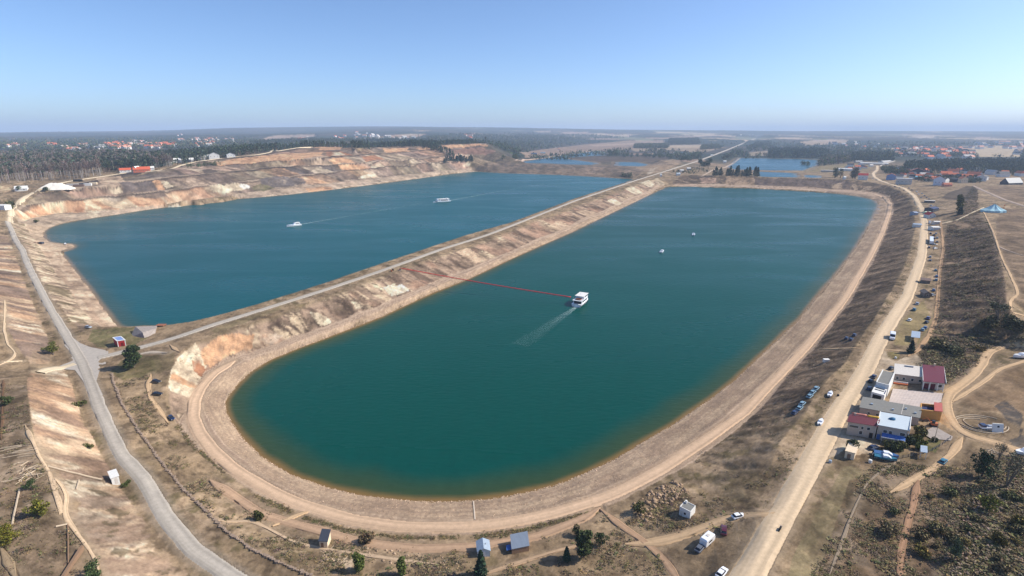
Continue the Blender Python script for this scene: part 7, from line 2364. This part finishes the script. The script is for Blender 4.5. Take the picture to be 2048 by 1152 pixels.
# posts along the dirt road that throw long shadows over it, garden fence, drain, barrels
for px, py, lab in ((1866, 492, 'slim dark lamp post beside the end of the white trailer'), (1867, 501, 'slim dark lamp post second from the white trailer'), (1868, 884, 'pale utility pole standing in the garden by the paved apron')):
    p = at(px, py)
    e = empty('lamp_post' if 'lamp' in lab else 'utility_pole', p, math.pi, lab, 'post')
    MB().tube([(0, 0, -.5), (0, 0, 7.5)], [.14, .08], 8).build('mast', DARKG if 'lamp' in lab else PALEW, e)
    MB().box(-.1, 1.3, -.08, .08, 7.3, 7.45).build('arm', DARKG if 'lamp' in lab else WOOD, e)
    if 'lamp' in lab:
        MB().box(1.0, 1.6, -.15, .15, 7.15, 7.3).build('lamp_head', SILVER, e)
L = resample(H([(1742, 921), (1790, 919), (1830, 912), (1860, 904), (1885, 890), (1900, 878)], 5), 2.2)
e = empty('fence', (0, 0, 0), 0, 'low dark blue garden fence curving below the blue roofed house', 'fence')
for k, q in enumerate(L):
    MB().box(q[0] - .06, q[0] + .06, q[1] - .06, q[1] + .06, q[2] - .3, q[2] + 1.2).build('post', SLATE, e)
for zz in (.5, 1.0):
    q = L.copy()
    q[:, 2] += zz
    MB().tube(q, .05, 4).build('rail', SLATE, e)
L = resample(np.vstack([P(947, 1003, .25), P(950, 1038, 3.25)]), 1)
L[:, 2] = ground(L[:, 0], L[:, 1]) + .12
b = MB().loft([[(q[0] - .2, q[1], q[2] - .3), (q[0] + .2, q[1], q[2] - .3), (q[0] + .2, q[1], q[2] + .05), (q[0] - .2, q[1], q[2] + .05)] for q in L]).build('drain', pm('pale_concrete', (206, 188, 166)))
label(b, 'narrow pale concrete drain running down the stone bank', 'drain')
for px, py, m, lab, r_, h_ in ((1748, 912, WHITE, 'white barrel by the blue boats', .55, 1.0), (1740, 925, WHITE, 'white barrel at the corner of the garden fence', .55, 1.1), (1652, 723, WHITE, None, 1, 1), (1791, 717, WHITE, 'white box beside the little lawn at the junction', .5, .9), (1676, 792, DARKG, 'black bin on the verge right of the white boats', .45, .9), (1660, 925, SILVER, 'grey white bin on the verge below the roadside hut', .5, .9)):
    p = at(px, py)
    if lab is None:
        o = MB().box(-1.3, 1.3, -.8, .8, -.2, 1.3).box(-1.4, 1.4, -.9, .9, 1.303, 1.4).build('crate', WHITE)
        label(o, 'white crate on the scrubby bank below the dirt road', 'crate')
    else:
        o = MB().loft([[(math.cos(t) * q * r_, math.sin(t) * q * r_, z * h_) for t in np.linspace(0, 6.283, 12, endpoint=False)] for q, z in ((.9, -.1), (1, .1), (1, .9), (.85, 1.0))]).build('barrel' if 'barrel' in lab else 'bin' if 'bin' in lab else 'box', m)
        label(o, lab, lab.split()[1] if 'barrel' in lab else 'bin' if 'bin' in lab else 'box')
    o.location = p
# orange digger beside the ochre yard
p = at(1867, 852)
e = empty('excavator', p, 2.6, 'small orange excavator below the ochre outbuilding', 'excavator')
MB().box(-1.3, 1.3, -.9, -.45, 0, .6).box(-1.3, 1.3, .45, .9, 0, .6).build('track', BLACK, e)
MB().loft([ring(-1.2, .8, .65, 1.5, .1), ring(1.0, .8, .65, 1.4, .1)]).build('body', ORANGE_P, e)
MB().box(-.2, .8, -.05, .75, 1.4, 2.4).build('cab', GLASS, e)
MB().tube([(1.0, -.4, 1.3), (2.2, -.4, 2.7), (3.4, -.4, 1.6)], .14).build('arm', ORANGE_P, e)
MB().loft([ring(3.2, .35, .9, 1.5, .05), ring(3.8, .3, .8, 1.2, .05)]).build('bucket', BLACK, e)
# jetty pieces on the spit and behind the concrete block
for px, py, lab, m in ((322, 652, 'brown timber platform at the water beside the concrete block', pm('brown_planks', (150, 96, 70))), (82, 488, 'small dark hut on stilts at the root of the sandy spit', SLATE), (70, 486, 'low timber landing stage left of the sandy spit', WOOD)):
    p = at(px, py)
    o = MB().box(-2.4, 2.4, -1.6, 1.6, .5, .8 if 'hut' not in lab else 2.4).box(-2.2, -2, -1.4, -1.2, -1.5, .5).box(2, 2.2, -1.4, -1.2, -1.5, .5).box(-2.2, -2, 1.2, 1.4, -1.5, .5).box(2, 2.2, 1.2, 1.4, -1.5, .5).build('jetty' if 'hut' not in lab else 'hut', m)
    o.location = p
    label(o, lab, 'jetty' if 'hut' not in lab else 'hut')
HAZE_D = 9e-5

# ------------------------------------------------------------------ the air
hz = bpy.data.materials.new('haze')
hz.use_nodes = True
t_ = hz.node_tree
t_.nodes.remove(t_.nodes['Principled BSDF'])
pv = t_.nodes.new('ShaderNodeVolumePrincipled')
pv.inputs['Color'].default_value = (.64, .79, 1.0, 1)
pv.inputs['Density'].default_value = HAZE_D
pv.inputs['Anisotropy'].default_value = .0
t_.links.new(pv.outputs[0], [n for n in t_.nodes if n.type == 'OUTPUT_MATERIAL'][0].inputs['Volume'])
zt = 330.0
bx = [(-60000, -300, -14), (60000, -300, -14), (60000, 33500, -14), (-60000, 33500, -14)]
me = bpy.data.meshes.new('haze')
me.from_pydata(bx + [(a, b, zt) for a, b, c in bx], [], [(3, 2, 1, 0), (4, 5, 6, 7), (0, 1, 5, 4), (1, 2, 6, 5), (2, 3, 7, 6), (3, 0, 4, 7)])
label(link('haze', me, [hz]), kind='stuff')
